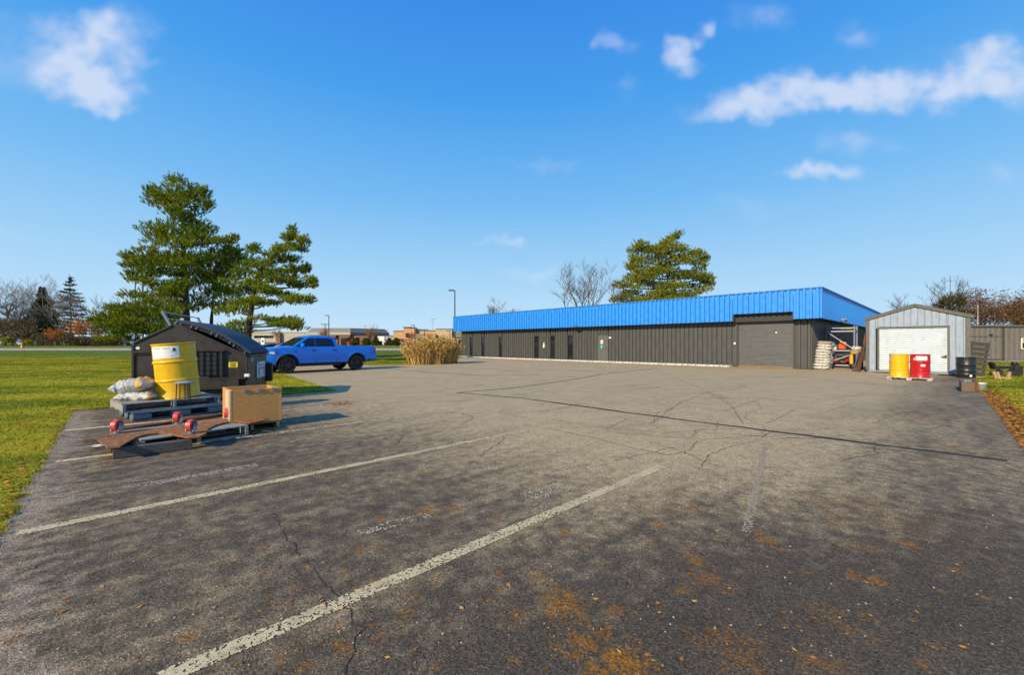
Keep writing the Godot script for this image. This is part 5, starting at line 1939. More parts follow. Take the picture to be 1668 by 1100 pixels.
	obj(mb, "front_bumper", M.truck_blue, car)
	mb = MB.new()
	mb.box(Vector3(-a - 1.20, 0.64, 0), Vector3(0.20, 0.22, 1.84), 0.05)
	obj(mb, "rear_bumper", M.truck_blue, car)
	mb = MB.new()
	mb.box(Vector3(0, 0.45, 0), Vector3(a * 2.0 + 1.2, 0.16, 1.1), 0.03)
	mb.tube([Vector3(-a, 0.41, -0.7), Vector3(-a, 0.41, 0.7)], [0.07, 0.07], 8)
	mb.tube([Vector3(a, 0.41, -0.7), Vector3(a, 0.41, 0.7)], [0.06, 0.06], 8)
	mb.bar(Vector3(-a - 1.1, 0.48, 0), Vector3(-a - 1.42, 0.46, 0), 0.07, 0.07, 0.01)
	obj(mb, "chassis", M.black, car)
	for q in [[a, -1], [a, 1], [-a, -1], [-a, 1]]:
		wheel_on(car, Vector3(q[0], 0.415, q[1] * 0.85), 0.415, 0.28, q[1], 6)

func small_car(label: String, mat: Material, pos: Vector3, yaw: float, group := "") -> Node3D:
	var car := thing("parked_car", label, "car", pos, Basis(Vector3.UP, yaw), group)
	var half := func(x: float, y: float) -> float: return 0.88 - 0.06 * pow((y - 0.6) / 0.35, 2.0) - 0.2 * pow(smoothstep(1.7, 2.25, absf(x)), 2.0)
	var bot := func(x: float) -> float:
		var y := 0.24
		for c in [1.32, -1.32]:
			if absf(x - c) < 0.37:
				y = maxf(y, 0.28 + sqrt(maxf(0.0, 0.137 - pow(x - c, 2.0))))
		return y
	var topc := [[-2.25, 0.7], [-2.1, 0.95], [-1.5, 1.0], [0.9, 0.95], [1.9, 0.82], [2.2, 0.66], [2.25, 0.5]]
	var top := func(x: float) -> float: return curve(topc, x)
	var xs := []
	for k in 61:
		xs.append(-2.25 + 4.5 * k / 60.0)
	var mb := MB.new()
	loft(mb, xs, bot, top, half, 9)
	obj(mb, "body", mat, car)
	var chalf := func(_x: float, y: float) -> float: return 0.80 - 0.22 * clampf((y - 0.92) / 0.5, 0.0, 1.0)
	var cabc := [[-1.75, 0.95], [-1.0, 1.34], [-0.6, 1.43], [0.1, 1.44], [0.4, 1.38], [1.15, 0.92]]
	var ctop := func(x: float) -> float: return curve(cabc, x)
	var cbot := func(_x: float) -> float: return 0.9
	xs = []
	for k in 31:
		xs.append(-1.75 + 2.9 * k / 30.0)
	mb = MB.new()
	loft(mb, xs, cbot, ctop, chalf, 7, 0.02)
	obj(mb, "cabin", mat, car)
	mb = MB.new()
	for s in [-1.0, 1.0]:
		side_poly(mb, [[0.85, 0.98], [0.32, 1.34], [-0.62, 1.36], [-1.1, 1.22], [-1.35, 0.98]], chalf, 0.005, s)
	var wr := []
	for k in 5:
		var xx := lerpf(0.46, 1.08, k / 4.0)
		wr.append([Vector3(xx, ctop.call(xx) + 0.034, -0.5), Vector3(xx, ctop.call(xx) + 0.04, 0.5)])
	mb.grid(wr)
	obj(mb, "windows", M.window_glass, car)
	for q in [[1.32, -1], [1.32, 1], [-1.32, -1], [-1.32, 1]]:
		wheel_on(car, Vector3(q[0], 0.31, q[1] * 0.76), 0.31, 0.2, q[1], 5)
	return car
func cars() -> void:
	pickup()
	small_car("dark red car parked on the far side of the blue pickup", M.car_red, pt(484, 27.5), deg_to_rad(-133 + 180))
	small_car("dark teal car by the red one beyond the blue pickup", M.car_teal, pt(452, 33.0), deg_to_rad(-133 + 180))

# ---------------------------------------------------------------- things by the shed
func at_yard(x: float, z: float, y := 0.0) -> Vector3:
	return yard_point(x, y, z)
func yard_side() -> void:
	var mb: MB
	# two drums on a white plastic pallet
	var py := Vector3(15.37, gy(16.6), -16.6)
	var dirx := Vector3(0.69, 0, 0.723).normalized()
	var pb := yard
	var o := thing("plastic_pallet", "low dirty white plastic pallet carrying the upright yellow and red drums", "pallet", py, pb)
	for k in 3:
		for j in 2:
			mb = MB.new()
			mb.box(Vector3(-0.27 + k * 0.57, 0.038, 0.27 - j * 0.54), Vector3(0.16, 0.074, 0.14), 0.012)
			obj(mb, "block", M.concrete, o)
	for j in 4:
		mb = MB.new()
		mb.box(Vector3(0.30, 0.088, 0.27 - j * 0.18), Vector3(1.32, 0.026, 0.15), 0.006)
		obj(mb, "deck_slat", M.concrete, o)
	var yd := drum("steel_drum", "upright yellow steel drum beside the red one in front of the shed door", M.drum_yellow, py + Vector3(0, 0.103, 0), yard, 0.90, 0.29)
	mb = MB.new()
	patch(mb, 0.289, deg_to_rad(-165), deg_to_rad(-138), 0.66, 0.85, 6)
	var lb := obj(mb, "drum_label", pm(0.35, 0.55, 0.75, 0.5), yd)
	mb = MB.new()
	patch(mb, 0.291, deg_to_rad(-152), deg_to_rad(-143), 0.78, 0.83, 3)
	obj(mb, "label_print", M.black, lb)
	var rd := drum("steel_drum", "upright red steel drum with white labels in front of the shed door", M.drum_red, py + dirx * 0.60 + Vector3(0, 0.103, 0), yard, 0.90, 0.29)
	mb = MB.new()
	patch(mb, 0.289, deg_to_rad(-112), deg_to_rad(-45), 0.67, 0.83, 12)
	obj(mb, "drum_label", M.white, rd).set_meta("label", "wide blank white label")
	mb = MB.new()
	patch(mb, 0.287, deg_to_rad(-84), deg_to_rad(-58), 0.44, 0.52, 6)
	obj(mb, "small_label", M.white, rd)
	mb = MB.new()
	var ring := []
	var rr := []
	for k in 13:
		var an := TAU * k / 12.0
		var aa := deg_to_rad(-122) + cos(an) * 0.07
		ring.append(Vector3(cos(aa) * 0.29, 0.72 + sin(an) * 0.045, -sin(aa) * 0.29))
		rr.append(0.008)
	mb.tube(ring, rr, 5, false)
	obj(mb, "white_ring_mark", M.white, rd)
	# black barrel
	var bpos := pt(1572.5, 17.35)
	var bb := thing("plastic_barrel", "open black plastic barrel standing by the corner of the shed", "barrel", bpos, Basis(Vector3.UP, 0.4))
	mb = MB.new()
	var prof := [Vector2(0, 0.01), Vector2(0.275, 0.01), Vector2(0.285, 0.03)]
	for h in [0.15, 0.30, 0.55]:
		prof.append_array([Vector2(0.287, h - 0.03), Vector2(0.296, h - 0.012), Vector2(0.296, h + 0.012), Vector2(0.287, h + 0.03)])
	prof.append_array([Vector2(0.288, 0.80), Vector2(0.288, 0.82)])
	mb.lathe(prof, 36)
	obj(mb, "body", M.drum_black, bb)
	mb = MB.new()
	mb.lathe([Vector2(0.288, 0.81), Vector2(0.302, 0.815), Vector2(0.302, 0.86), Vector2(0.29, 0.862), Vector2(0.28, 0.82), Vector2(0.275, 0.3), Vector2(0, 0.29)], 36)
	obj(mb, "rim", M.drum_black, bb)
	mb = MB.new()
	mb.box(Vector3(-0.2, 0.10, 0.22), Vector3(0.07, 0.09, 0.02), 0.004, Basis(Vector3.UP, -0.7))
	obj(mb, "tag", M.white, bb)
	# timbers
	var tb := gp(1576, 639)
	var tie := MB.new()
	tie.box(Vector3(0, 0.125, -1.0), Vector3(0.25, 0.25, 2.0), 0.016)
	var tn := obj(tie, "railway_sleeper", M.tie_wood)
	tn.transform = Transform3D(basis_along(Vector3(0.70, 0, 0.72)), tb)
	tag(tn, "thick weathered square timber lying at the edge of the asphalt", "timber")
	mb = MB.new()
	mb.box(Vector3(0, 0.13, -0.7), Vector3(0.09, 0.26, 1.4), 0.01)
	var t2 := obj(mb, "timber_beam", tex(pm(0.24, 0.075, 0.035, 0.85), M.grain, Vector3(10, 10, 1.5)))
	t2.transform = Transform3D(basis_along(Vector3(0.70, 0, 0.72)), gp(1589, 638))
	tag(t2, "reddish brown plank on edge against the thick timber", "timber")
	mb = MB.new()
	mb.box(Vector3(0, 0.28, -0.3), Vector3(0.16, 0.06, 0.22), 0.012)
	var t3 := obj(mb, "brick_offcut", M.block)
	t3.transform = Transform3D(basis_along(Vector3(0.70, 0, 0.72)), tb)
	tag(t3, "small pale block resting on the thick timber", "block")
	# paint can
	var cp := thing("metal_bucket", "small grey green metal bucket with a white rim on the grass edge", "bucket", gp(1597, 636))
	mb = MB.new()
	mb.lathe([Vector2(0, 0.005), Vector2(0.10, 0.005), Vector2(0.103, 0.01), Vector2(0.106, 0.19), Vector2(0.10, 0.195), Vector2(0.098, 0.03), Vector2(0, 0.03)], 24)
	obj(mb, "body", M.paint_can, cp)
	mb = MB.new()
	mb.lathe([Vector2(0.10, 0.19), Vector2(0.112, 0.192), Vector2(0.112, 0.21), Vector2(0.10, 0.212), Vector2(0.098, 0.195)], 24)
	obj(mb, "rim", M.white, cp)
	# leaning pallet on edge beside the shed
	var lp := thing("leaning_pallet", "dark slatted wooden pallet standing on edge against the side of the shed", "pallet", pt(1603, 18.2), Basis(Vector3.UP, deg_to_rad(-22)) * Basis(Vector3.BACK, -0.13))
	for k in 7:
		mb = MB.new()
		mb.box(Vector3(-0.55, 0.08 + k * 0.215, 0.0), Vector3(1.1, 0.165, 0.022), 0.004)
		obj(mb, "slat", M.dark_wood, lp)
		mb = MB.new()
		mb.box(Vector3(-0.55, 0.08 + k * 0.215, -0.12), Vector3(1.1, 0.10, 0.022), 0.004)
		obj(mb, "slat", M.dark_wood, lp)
	for x in [-0.03, -0.55, -1.07]:
		mb = MB.new()
		mb.box(Vector3(x, 0.73, -0.06), Vector3(0.05, 1.5, 0.095), 0.006)
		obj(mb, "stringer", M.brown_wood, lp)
	# boards and black machine on the grass
	mb = MB.new()
	mb.box(Vector3(0, 0.03, 0), Vector3(0.32, 0.05, 0.2), 0.008, Basis(Vector3.UP, 0.3))
	var pb2 := obj(mb, "wood_offcut", M.new_wood)
	pb2.position = gp(1594, 616)
	tag(pb2, "short pale wood offcut on the ground by the leaning pallet", "wood offcut")
	var fr := thing("timber_trestle", "pale U-shaped timber trestle standing in the grass before the black machine", "trestle", gp(1633, 618), Basis(Vector3.UP, -0.25))
	for q in [[-0.27, 0.16, 0.30, 0.28], [-0.16, 0.14, 0.30, 0.25], [0.17, 0.15, 0.30, -0.22]]:
		mb = MB.new()
		mb.box(Vector3(q[0], q[1], 0), Vector3(0.085, q[2], 0.09), 0.006, Basis(Vector3.BACK, q[3]))
		obj(mb, "upright", M.new_wood, fr)
	mb = MB.new()
	mb.box(Vector3(0.06, 0.04, 0.0), Vector3(0.40, 0.075, 0.088), 0.006)
	obj(mb, "cross_piece", M.new_wood, fr)
	var mc := thing("garden_machine", "black metal garden machine with two raised ends lying on the grass", "machine", pt(1636, 18.4), Basis(Vector3.UP, -0.2).scaled(Vector3.ONE * 0.78))
	mb = MB.new()
	mb.box(Vector3(-0.05, 0.48, 0), Vector3(0.9, 0.17, 0.36), 0.03)
	obj(mb, "deck", M.black, mc)
	mb = MB.new()
	mb.box(Vector3(0.50, 0.44, 0.05), Vector3(0.36, 0.30, 0.40), 0.05)
	mb.box(Vector3(0.47, 0.68, 0.0), Vector3(0.26, 0.14, 0.3), 0.05)
	mb.tube([Vector3(0.38, 0.72, 0), Vector3(0.36, 0.80, 0)], [0.04, 0.035], 8)
	mb.tube([Vector3(0.56, 0.72, 0), Vector3(0.58, 0.80, 0)], [0.04, 0.035], 8)
	obj(mb, "engine", M.black, mc)
	mb = MB.new()
	mb.box(Vector3(-0.58, 0.58, 0.0), Vector3(0.14, 0.42, 0.36), 0.05, Basis(Vector3.BACK, 0.35))
	mb.bar(Vector3(-0.5, 0.3, 0.1), Vector3(-0.68, 0.05, 0.12), 0.06, 0.06, 0.01)
	obj(mb, "chute", M.black, mc)
	for q in [[-0.45, 0.2], [0.1, 0.2], [0.45, 0.2], [-0.72, 0.16]]:
		mb = MB.new()
		mb.x = Transform3D(Basis(Vector3.RIGHT, PI / 2), Vector3(q[0], q[1], 0.22))
		mb.lathe([Vector2(0.0, -0.05), Vector2(q[1] * 0.9, -0.05), Vector2(q[1], 0), Vector2(q[1] * 0.9, 0.05), Vector2(q[1] * 0.4, 0.03), Vector2(0, 0.03)], 18)
		obj(mb, "wheel", M.tyre, mc)
	# ----- storage rack against the workshop side
	var rk := thing("storage_rack", "tall blue grey steel pallet rack with braces beside the workshop wall", "rack", at_yard(0.22, -3.05), yard)
	var rw := 1.32
	var rd2 := 0.95
	var rh := 2.48
	for q in [[0.0, 0.0], [rw, 0.0], [0.0, -rd2], [rw, -rd2]]:
		mb = MB.new()
		mb.box(Vector3(q[0], rh * 0.5, q[1]), Vector3(0.08, rh, 0.07), 0.008)
		obj(mb, "post", M.rack, rk)
	for y in [0.16, 1.02, 2.16, 2.36]:
		for z in [0.0, -rd2]:
			mb = MB.new()
			mb.box(Vector3(rw * 0.5, y, z), Vector3(rw - 0.082, 0.07 if y < 2.3 else 0.05, 0.05), 0.006)
			obj(mb, "beam", M.rack_beam, rk)
	for y in [0.4, 1.2, 2.2]:
		for x in [0.0, rw]:
			mb = MB.new()
			mb.bar(Vector3(x, y, -0.036), Vector3(x, y, -rd2 + 0.036), 0.04, 0.04)
			obj(mb, "side_tie", M.rack, rk)
	for q in [[[0.06, 2.12], [1.24, 1.16]], [[0.06, 0.28], [1.24, 0.82]]]:
		mb = MB.new()
		mb.bar(Vector3(q[0][0], q[0][1], 0.06), Vector3(q[1][0], q[1][1], 0.06), 0.03, 0.05, 0.004)
		obj(mb, "brace", M.rack_beam, rk)
	for y in [0.20, 1.06, 2.20]:
		mb = MB.new()
		mb.box(Vector3(rw * 0.5, y + 0.008, -rd2 * 0.5), Vector3(rw - 0.1, 0.014, rd2 - 0.06))
		obj(mb, "shelf", M.dark_wood, rk)
	# what lies on it
	var sh := func(x: float, y: float, z: float) -> Vector3: return at_yard(0.22 + x, -3.05 + z, y)
	o = thing("tarpaulin_bundle", "crumpled royal blue tarpaulin on the top shelf of the rack", "tarpaulin", sh.call(0.40, 2.217, -0.35), yard)
	lump(o, "bundle", M.blue_tarp, Vector3(0.42, 0.16, 0.4), 4)
	o = thing("rag_bundle", "cream and yellow rag bundle beside the blue tarpaulin on the top shelf", "rags", sh.call(0.93, 2.217, -0.35), yard)
	lump(o, "bundle", tex(pm(0.62, 0.52, 0.30, 0.8), M.blotch, Vector3(4, 4, 4)), Vector3(0.46, 0.14, 0.4), 6)
	o = thing("plastic_tub", "green plastic tub with a white band on the middle shelf of the rack", "tub", sh.call(0.33, 1.077, -0.3), yard)
	mb = MB.new()
	mb.lathe([Vector2(0, 0), Vector2(0.13, 0), Vector2(0.15, 0.16)], 20)
	obj(mb, "bucket", M.white, o)
	mb = MB.new()
	mb.lathe([Vector2(0.15, 0.16), Vector2(0.155, 0.16), Vector2(0.16, 0.28), Vector2(0.10, 0.30), Vector2(0, 0.30)], 20)
	obj(mb, "lid", M.green, o)
	o = thing("fuel_can", "orange red fuel can with a spout on the middle shelf of the rack", "fuel can", sh.call(0.72, 1.077, -0.28), yard)
	mb = MB.new()
	mb.box(Vector3(0, 0.18, 0), Vector3(0.38, 0.36, 0.24), 0.07)
	obj(mb, "tank", M.orange, o)
	mb = MB.new()
	mb.tube([Vector3(-0.06, 0.34, 0), Vector3(-0.09, 0.50, 0), Vector3(-0.06, 0.66, 0)], [0.04, 0.025, 0.02], 10)
	obj(mb, "spout", M.orange, o)
	mb = MB.new()
	mb.box(Vector3(0.04, 0.42, 0), Vector3(0.34, 0.09, 0.2), 0.03, Basis(Vector3.BACK, -0.2))
	obj(mb, "handle", M.sack_yellow, o)
	o = thing("red_mower", "red engine with black hoses on the lowest shelf of the rack", "engine", sh.call(0.62, 0.217, -0.4), yard)
	lump(o, "engine_block", M.black, Vector3(0.95, 0.46, 0.5), 12)
	mb = MB.new()
	mb.box(Vector3(-0.18, 0.12, 0.22), Vector3(0.28, 0.13, 0.2), 0.04, Basis(Vector3.BACK, 0.3))
	obj(mb, "red_cover", M.drum_red, o)
	mb = MB.new()
	mb.box(Vector3(0.32, 0.22, 0.2), Vector3(0.16, 0.2, 0.2), 0.04, Basis(Vector3.BACK, 0.6))
	obj(mb, "side_cover", M.drum_red, o)
	mb = MB.new()
	var hoop := []
	var hr := []
	for k in 13:
		var an := PI * k / 12.0
		hoop.append(Vector3(-cos(an) * 0.26, 0.18 + sin(an) * 0.40, 0.2))
		hr.append(0.018)
	mb.tube(hoop, hr, 6)
	obj(mb, "hose", M.rack, o)
	# stack of folded white bulk bags at the corner
	rng.seed = 51
	var lab := ["lowest", "second from the ground", "third from the ground", "fourth from the ground", "fifth from the ground", "sixth from the ground", "seventh from the ground", "eighth from the ground", "ninth from the ground", "topmost, brown edged"]
	var yy := 0.0
	for k in 10:
		var h := R(0.14, 0.17)
		o = thing("folded_bag", "folded white bulk bag in the stack at the workshop corner, " + lab[k], "folded bag", at_yard(0.44 + k * 0.014 + R(-0.03, 0.03), -0.62 + R(-0.04, 0.04), yy), yard * Basis(Vector3.UP, R(-0.12, 0.12)) * Basis(Vector3.BACK, -0.008 * k), "stack of folded white bags")
		lump(o, "cloth", M.sack if k < 9 else tex(pm(0.55, 0.42, 0.30, 0.8), M.blotch, Vector3(3, 3, 3)), Vector3(0.78 - k * 0.012, h * 1.3, 0.85), 60 + k, 0.35)
		mb = MB.new()
		for j in 4:
			var zz := R(-0.36, 0.36)
			mb.bar(Vector3(0.39 - k * 0.006, h * 0.8, zz), Vector3(0.42 - k * 0.006, R(-0.05, 0.05), zz + R(-0.1, 0.1)), 0.05, 0.012)
		obj(mb, "strap", M.sack_grey, o)
		yy += h
	# planks leaning on the shed's other side
	var k2 := 0
	for q in [[2.05, 0.55, 1.25, 0.16, 0.24, M.brown_wood, "dark brown board leaning on the shed beside the rack"], [2.18, 0.75, 1.45, 0.14, 0.16, tex(pm(0.22, 0.085, 0.035, 0.8), M.grain, Vector3(12, 1.2, 12)), "orange brown board leaning on the shed beside the rack"], [1.92, 0.45, 1.15, 0.05, 0.24, M.zinc, "thin grey metal strip leaning on the shed beside the rack"], [1.88, 0.2, 1.05, 0.18, 0.30, M.black, "black sheet leaning on the shed behind the brown boards"]]:
		mb = MB.new()
		mb.box(Vector3(0, q[2] * 0.5, 0), Vector3(0.035, q[2], q[3]), 0.004)
		var pl := obj(mb, "leaning_board", q[5])
		pl.transform = Transform3D(yard * Basis(Vector3.UP, 0.5) * Basis(Vector3.BACK, -q[4]), at_yard(q[0], q[1]))
		tag(pl, q[6], "board")
		k2 += 1
	mb = MB.new()
	mb.tube([Vector3(0, 0, 0), Vector3(0.12, 0.5, 0), Vector3(0.22, 1.0, 0), Vector3(0.26, 1.6, 0)], [0.02, 0.03, 0.05, 0.02], 8)
	var cu := obj(mb, "copper_sheet", pm(0.5, 0.12, 0.03, 0.35, 0.6))
	cu.transform = Transform3D(yard, at_yard(2.1, 0.2, 0.3))
	tag(cu, "curled strip of coppery metal standing against the shed", "metal strip")
	o = thing("cardboard_box", "open tan box of scraps on the ground between rack and shed", "box", at_yard(1.72, -2.2, 0.86), yard * Basis(Vector3.UP, 0.2))
	mb = MB.new()
	mb.box(Vector3(0, 0.10, 0), Vector3(0.5, 0.2, 0.4), 0.006)
	obj(mb, "carton", pm(0.40, 0.25, 0.10, 0.8), o)
	lump(o, "scraps", M.sack, Vector3(0.46, 0.22, 0.36), 91, 1.0, 0.2)
	o = thing("work_table", "small dark table holding the tan box between rack and shed", "table", at_yard(1.72, -2.2, 0.0), yard)
	mb = MB.new()
	mb.box(Vector3(0, 0.835, 0), Vector3(0.62, 0.04, 0.6), 0.006)
	obj(mb, "tabletop", M.dark_wood, o)
	for q in [[-0.26, -0.24], [0.26, -0.24], [-0.26, 0.24], [0.26, 0.24]]:
		mb = MB.new()
		mb.box(Vector3(q[0], 0.405, q[1]), Vector3(0.05, 0.81, 0.05), 0.004)
		obj(mb, "leg", M.black, o)
	o = thing("rain_coat", "yellow plastic sheet hanging from the table beside the rack", "plastic sheet", at_yard(1.55, -1.88, 0.28), yard)
	lump(o, "sheet", M.sack_yellow, Vector3(0.16, 0.55, 0.08), 33, 0.6)
	o = thing("red_toolbox", "small dark red toolbox on the ground at the foot of the rack", "toolbox", at_yard(1.68, -2.75, 0.0), yard)
	mb = MB.new()
	mb.box(Vector3(0, 0.11, 0), Vector3(0.3, 0.2, 0.24), 0.02)
	obj(mb, "case", pm(0.16, 0.02, 0.03, 0.5), o)
	mb = MB.new()
	mb.bar(Vector3(-0.1, 0.24, 0), Vector3(0.1, 0.24, 0), 0.03, 0.03, 0.006)
	obj(mb, "handle", M.black, o)
func lump(parent: Node3D, called: String, mat: Material, size: Vector3, sd: int, crisp := 1.0, lift := 0.0) -> void:
	var f := FastNoiseLite.new()
	f.seed = sd
	f.frequency = 1.0
	f.fractal_octaves = 4
	var rows := []
	for j in 15:
		var v := PI * j / 14.0
		var r := []
		for k in 30:
			var a := TAU * k / 30.0
			var p := Vector3(signf(cos(a)) * pow(absf(cos(a)), 0.6) * pow(sin(v), 0.6), -signf(cos(v)) * pow(absf(cos(v)), 0.8), signf(sin(a)) * pow(absf(sin(a)), 0.6) * pow(sin(v), 0.6))
			var n := f.get_noise_3d(p.x * 2.2, p.y * 2.2, p.z * 2.2) * 0.35 * crisp + f.get_noise_3d(p.x * 7, p.y * 5, p.z * 7) * 0.12
			p *= 1.0 + n
			p = p.clamp(Vector3(-1.1, -1, -1.1), Vector3(1.1, 1.3, 1.1))
			r.append(Vector3(p.x * size.x * 0.5, (p.y + 1.0) * size.y * 0.5 + lift, p.z * size.z * 0.5))
		rows.append(r)
	var mb := MB.new()
	mb.grid(rows, true)
	obj(mb, called, mat, parent)

# ---------------------------------------------------------------- plants
func needle_tuft() -> ArrayMesh:
	# a leading shoot, along y, with needles swept forward round it
	rng.seed = 61
	var mb := MB.new()
	for k in 26:
		var t := pow(rng.randf(), 0.8)
		var a := R(0, TAU)
		var o := Vector3(cos(a), 0, sin(a))
		var dir := (o * R(0.5, 0.95) + Vector3.UP * R(0.5, 1.0)).normalized()
		var base := Vector3(0, t * 0.8 - 0.1, 0)
		var side := dir.cross(Vector3(R(-1, 1), R(-1, 1), R(-1, 1))).normalized() * R(0.035, 0.055)
		mb.tri(base - side, base + side, base + dir * R(0.32, 0.5))
	return mb.done()
func leaf_tuft(n: int, spread: float, size: float, sd: int) -> ArrayMesh:
	rng.seed = sd
	var mb := MB.new()
	for k in n:
		var p := Vector3(R(-1, 1), R(-1, 1), R(-1, 1))
		p = p.normalized() * pow(rng.randf(), 0.5) * spread
		var b := Basis(Vector3(R(-1, 1), R(-1, 1), R(-1, 1)).normalized(), R(0, TAU))
		var s := size * R(0.7, 1.3)
		mb.quad(p + b * Vector3(-s, 0, 0), p + b * Vector3(0, 0, -s * 0.55), p + b * Vector3(s, 0, 0), p + b * Vector3(0, 0.1 * s, s * 0.55))
	return mb.done()
var tuft: ArrayMesh
var leafy: ArrayMesh
func conifer(called: String, label: String, trunk: Array, tr: float, d: float, pads: Array, tint: Array, size: float, density: float, sd: int, limbs := true, depth := 1.0, group := "") -> void:
	# trunk and pads are read from the photograph at the tree's distance; pads get depth of their own
	var foot := pt(trunk[0][0], d)
	var tree := thing(called, label, "tree", foot, Basis(), group)
	rng.seed = sd
	var path := []
	var rad := []
	for k in trunk.size():
		var p := at(trunk[k][0], trunk[k][1], d) - foot
		if k == 0:
			p = Vector3(0, -0.1, 0)
		path.append(p)
		rad.append(tr * (1.0 - 0.85 * k / (trunk.size() - 1)))
	var mb := MB.new()
	mb.tube(path, rad, 9)
	var wood := mb
	var xfs := []
	var cols := []
	for q in pads:
		var rx: float = q[2] / F * d
		var ry: float = q[3] * 1.6 / F * d
		var reps := 3 if rx > 0.6 else 2
		for e in reps:
			var c := at(q[0], q[1], d) - foot
			var far := (e - (reps - 1) * 0.5) * rx * 1.15 * depth + R(-0.25, 0.25) * rx
			c.z += far
			c.y += R(-0.7, 0.7) * ry
			c.x += R(-0.4, 0.4) * rx
			if limbs and e == reps / 2:
				# limb from the trunk, rising to the pad
				var hgt_ := clampf(c.y - rx * 0.35, 0.4, path[-1].y)
				var s := 0
				while s < path.size() - 2 and path[s + 1].y < hgt_:
					s += 1
				var root: Vector3 = path[s].lerp(path[s + 1], clampf(inverse_lerp(path[s].y, path[s + 1].y, hgt_), 0.0, 1.0))
				wood.tube([root, root.lerp(c, 0.5) + Vector3(0, -0.12 * rx, 0), c], [tr * 0.30, tr * 0.20, tr * 0.07], 5, false)
			var yellowing := R(0.0, 0.45)
			var n := int(density * (rx * ry * rx * 30.0 + rx * 115.0 + 24.0) / reps * 1.5)
			for k in n:
				var v := Vector3(rng.randfn(0, 0.5), rng.randfn(0, 0.30), rng.randfn(0, 0.5))
				if v.length() > 1.0:
					v = v.normalized() * R(0.4, 1.0)
				var p := c + Vector3(v.x * rx, v.y * ry + 0.12 * ry * absf(v.x), v.z * rx * 0.8 * depth)
				var out := Vector3(v.x * 1.2 + R(-0.3, 0.3), 0.95 + R(-0.25, 0.4), v.z * 1.2 + R(-0.3, 0.3)).normalized()
				var b := Basis(Quaternion(Vector3.UP, out)) * Basis(Vector3.UP, R(0, TAU))
				xfs.append(Transform3D(b.scaled(Vector3.ONE * size * R(0.7, 1.25)), p))
				var m := clampf(rng.randf() * 0.7 + yellowing, 0.0, 1.0)
				cols.append(tint[0].lerp(tint[1], m))
	obj(wood, "trunk", M.bark, tree)
	merged("crown", tuft, M.leaf, xfs, cols, tree)
var twig := 0.02
func branch(mb: MB, p: Vector3, dir: Vector3, length: float, r: float, level: int, bend: float, tips: Array) -> void:
	var pts := [p]
	var rad := [r]
	var n := 4 if level > 1 else 3
	var cur := dir
	for k in n:
		cur = (cur + Vector3(R(-1, 1), R(-0.5, 0.9), R(-1, 1)) * bend).normalized()
		p += cur * length / n
		pts.append(p)
		rad.append(r * lerpf(1.0, 0.45 if level else 0.25, float(k + 1) / n))
	mb.tube(pts, rad, 6 if level > 2 else (4 if level > 1 else 3), false)
	if level == 0:
		tips.append(p)
		return
	var kids := (3 + rng.randi() % 2) if level > 1 else 5
	for k in kids:
		var t := lerpf(0.35, 1.0, (k + R(0.3, 1.0)) / kids) if k < kids - 1 else 1.0
		var f := t * n
		var i := mini(int(f), n - 1)
		var q: Vector3 = pts[i].lerp(pts[i + 1], f - i)
		var side := Vector3(R(-1, 1), R(-0.15, 0.9), R(-1, 1)).normalized()
		var nd := (cur * R(0.5, 0.9) + side * R(0.6, 1.0)).normalized()
		branch(mb, q, nd, length * R(0.52, 0.78), maxf(twig, rad[i] * R(0.5, 0.75)), level - 1, bend, tips)
func bare_tree(called: String, label: String, pos: Vector3, h: float, levels: int, r: float, spread: float, sd: int, mat: Material, group := "") -> Array:
	rng.seed = sd
	var tree := thing(called, label, "tree", pos, Basis(), group)
	var wood := MB.new()
	var tips := []
	var limbs := MB.new()
	var th := h * 0.26
	wood.tube([Vector3(0, -0.1, 0), Vector3(R(-0.1, 0.1), th * 0.5, 0), Vector3(R(-0.15, 0.15), th, R(-0.1, 0.1))], [r * 1.25, r, r * 0.85], 8, false)
	var top: Vector3 = Vector3(0, th, 0)
	for k in 5:
		var a := TAU * k / 5.0 + R(-0.4, 0.4)
		var dir := Vector3(cos(a) * spread, R(0.7, 1.3), sin(a) * spread).normalized()
		branch(limbs, top + Vector3(0, R(-0.3, 0.1) * th, 0), dir, h * R(0.30, 0.42), r * R(0.45, 0.7), levels, 0.2, tips)
	obj(wood, "trunk", mat, tree)
	obj(limbs, "crown", mat, tree)
	return [tree, tips]
func leafy_tree(called: String, label: String, pos: Vector3, h: float, w: float, cols2: Array, n: int, sd: int, low := 0.3, leaf := 0.16, group := "") -> void:
	var got := bare_tree(called, label, pos, h, 2, h * 0.016, w, sd, M.bark_grey, group)
	var tree: Node3D = got[0]
	var tips: Array = got[1]
	var xfs := []
	var cols := []
	rng.seed = sd + 1
	for k in n:
		var p: Vector3 = tips[rng.randi() % tips.size()]
		p = p * R(0.72, 1.03) + Vector3(R(-1, 1), R(-0.7, 0.7), R(-1, 1)) * h * 0.06
		if p.y < h * low:
			p.y = h * low + R(0, 0.2) * h
		xfs.append(Transform3D(Basis(Vector3(R(-1, 1), R(-1, 1), R(-1, 1)).normalized(), R(0, TAU)).scaled(Vector3.ONE * leaf * R(0.7, 1.4)), p))
		cols.append(cols2[0].lerp(cols2[1], rng.randf()))
	merged("foliage", leafy, M.leaf, xfs, cols, tree)

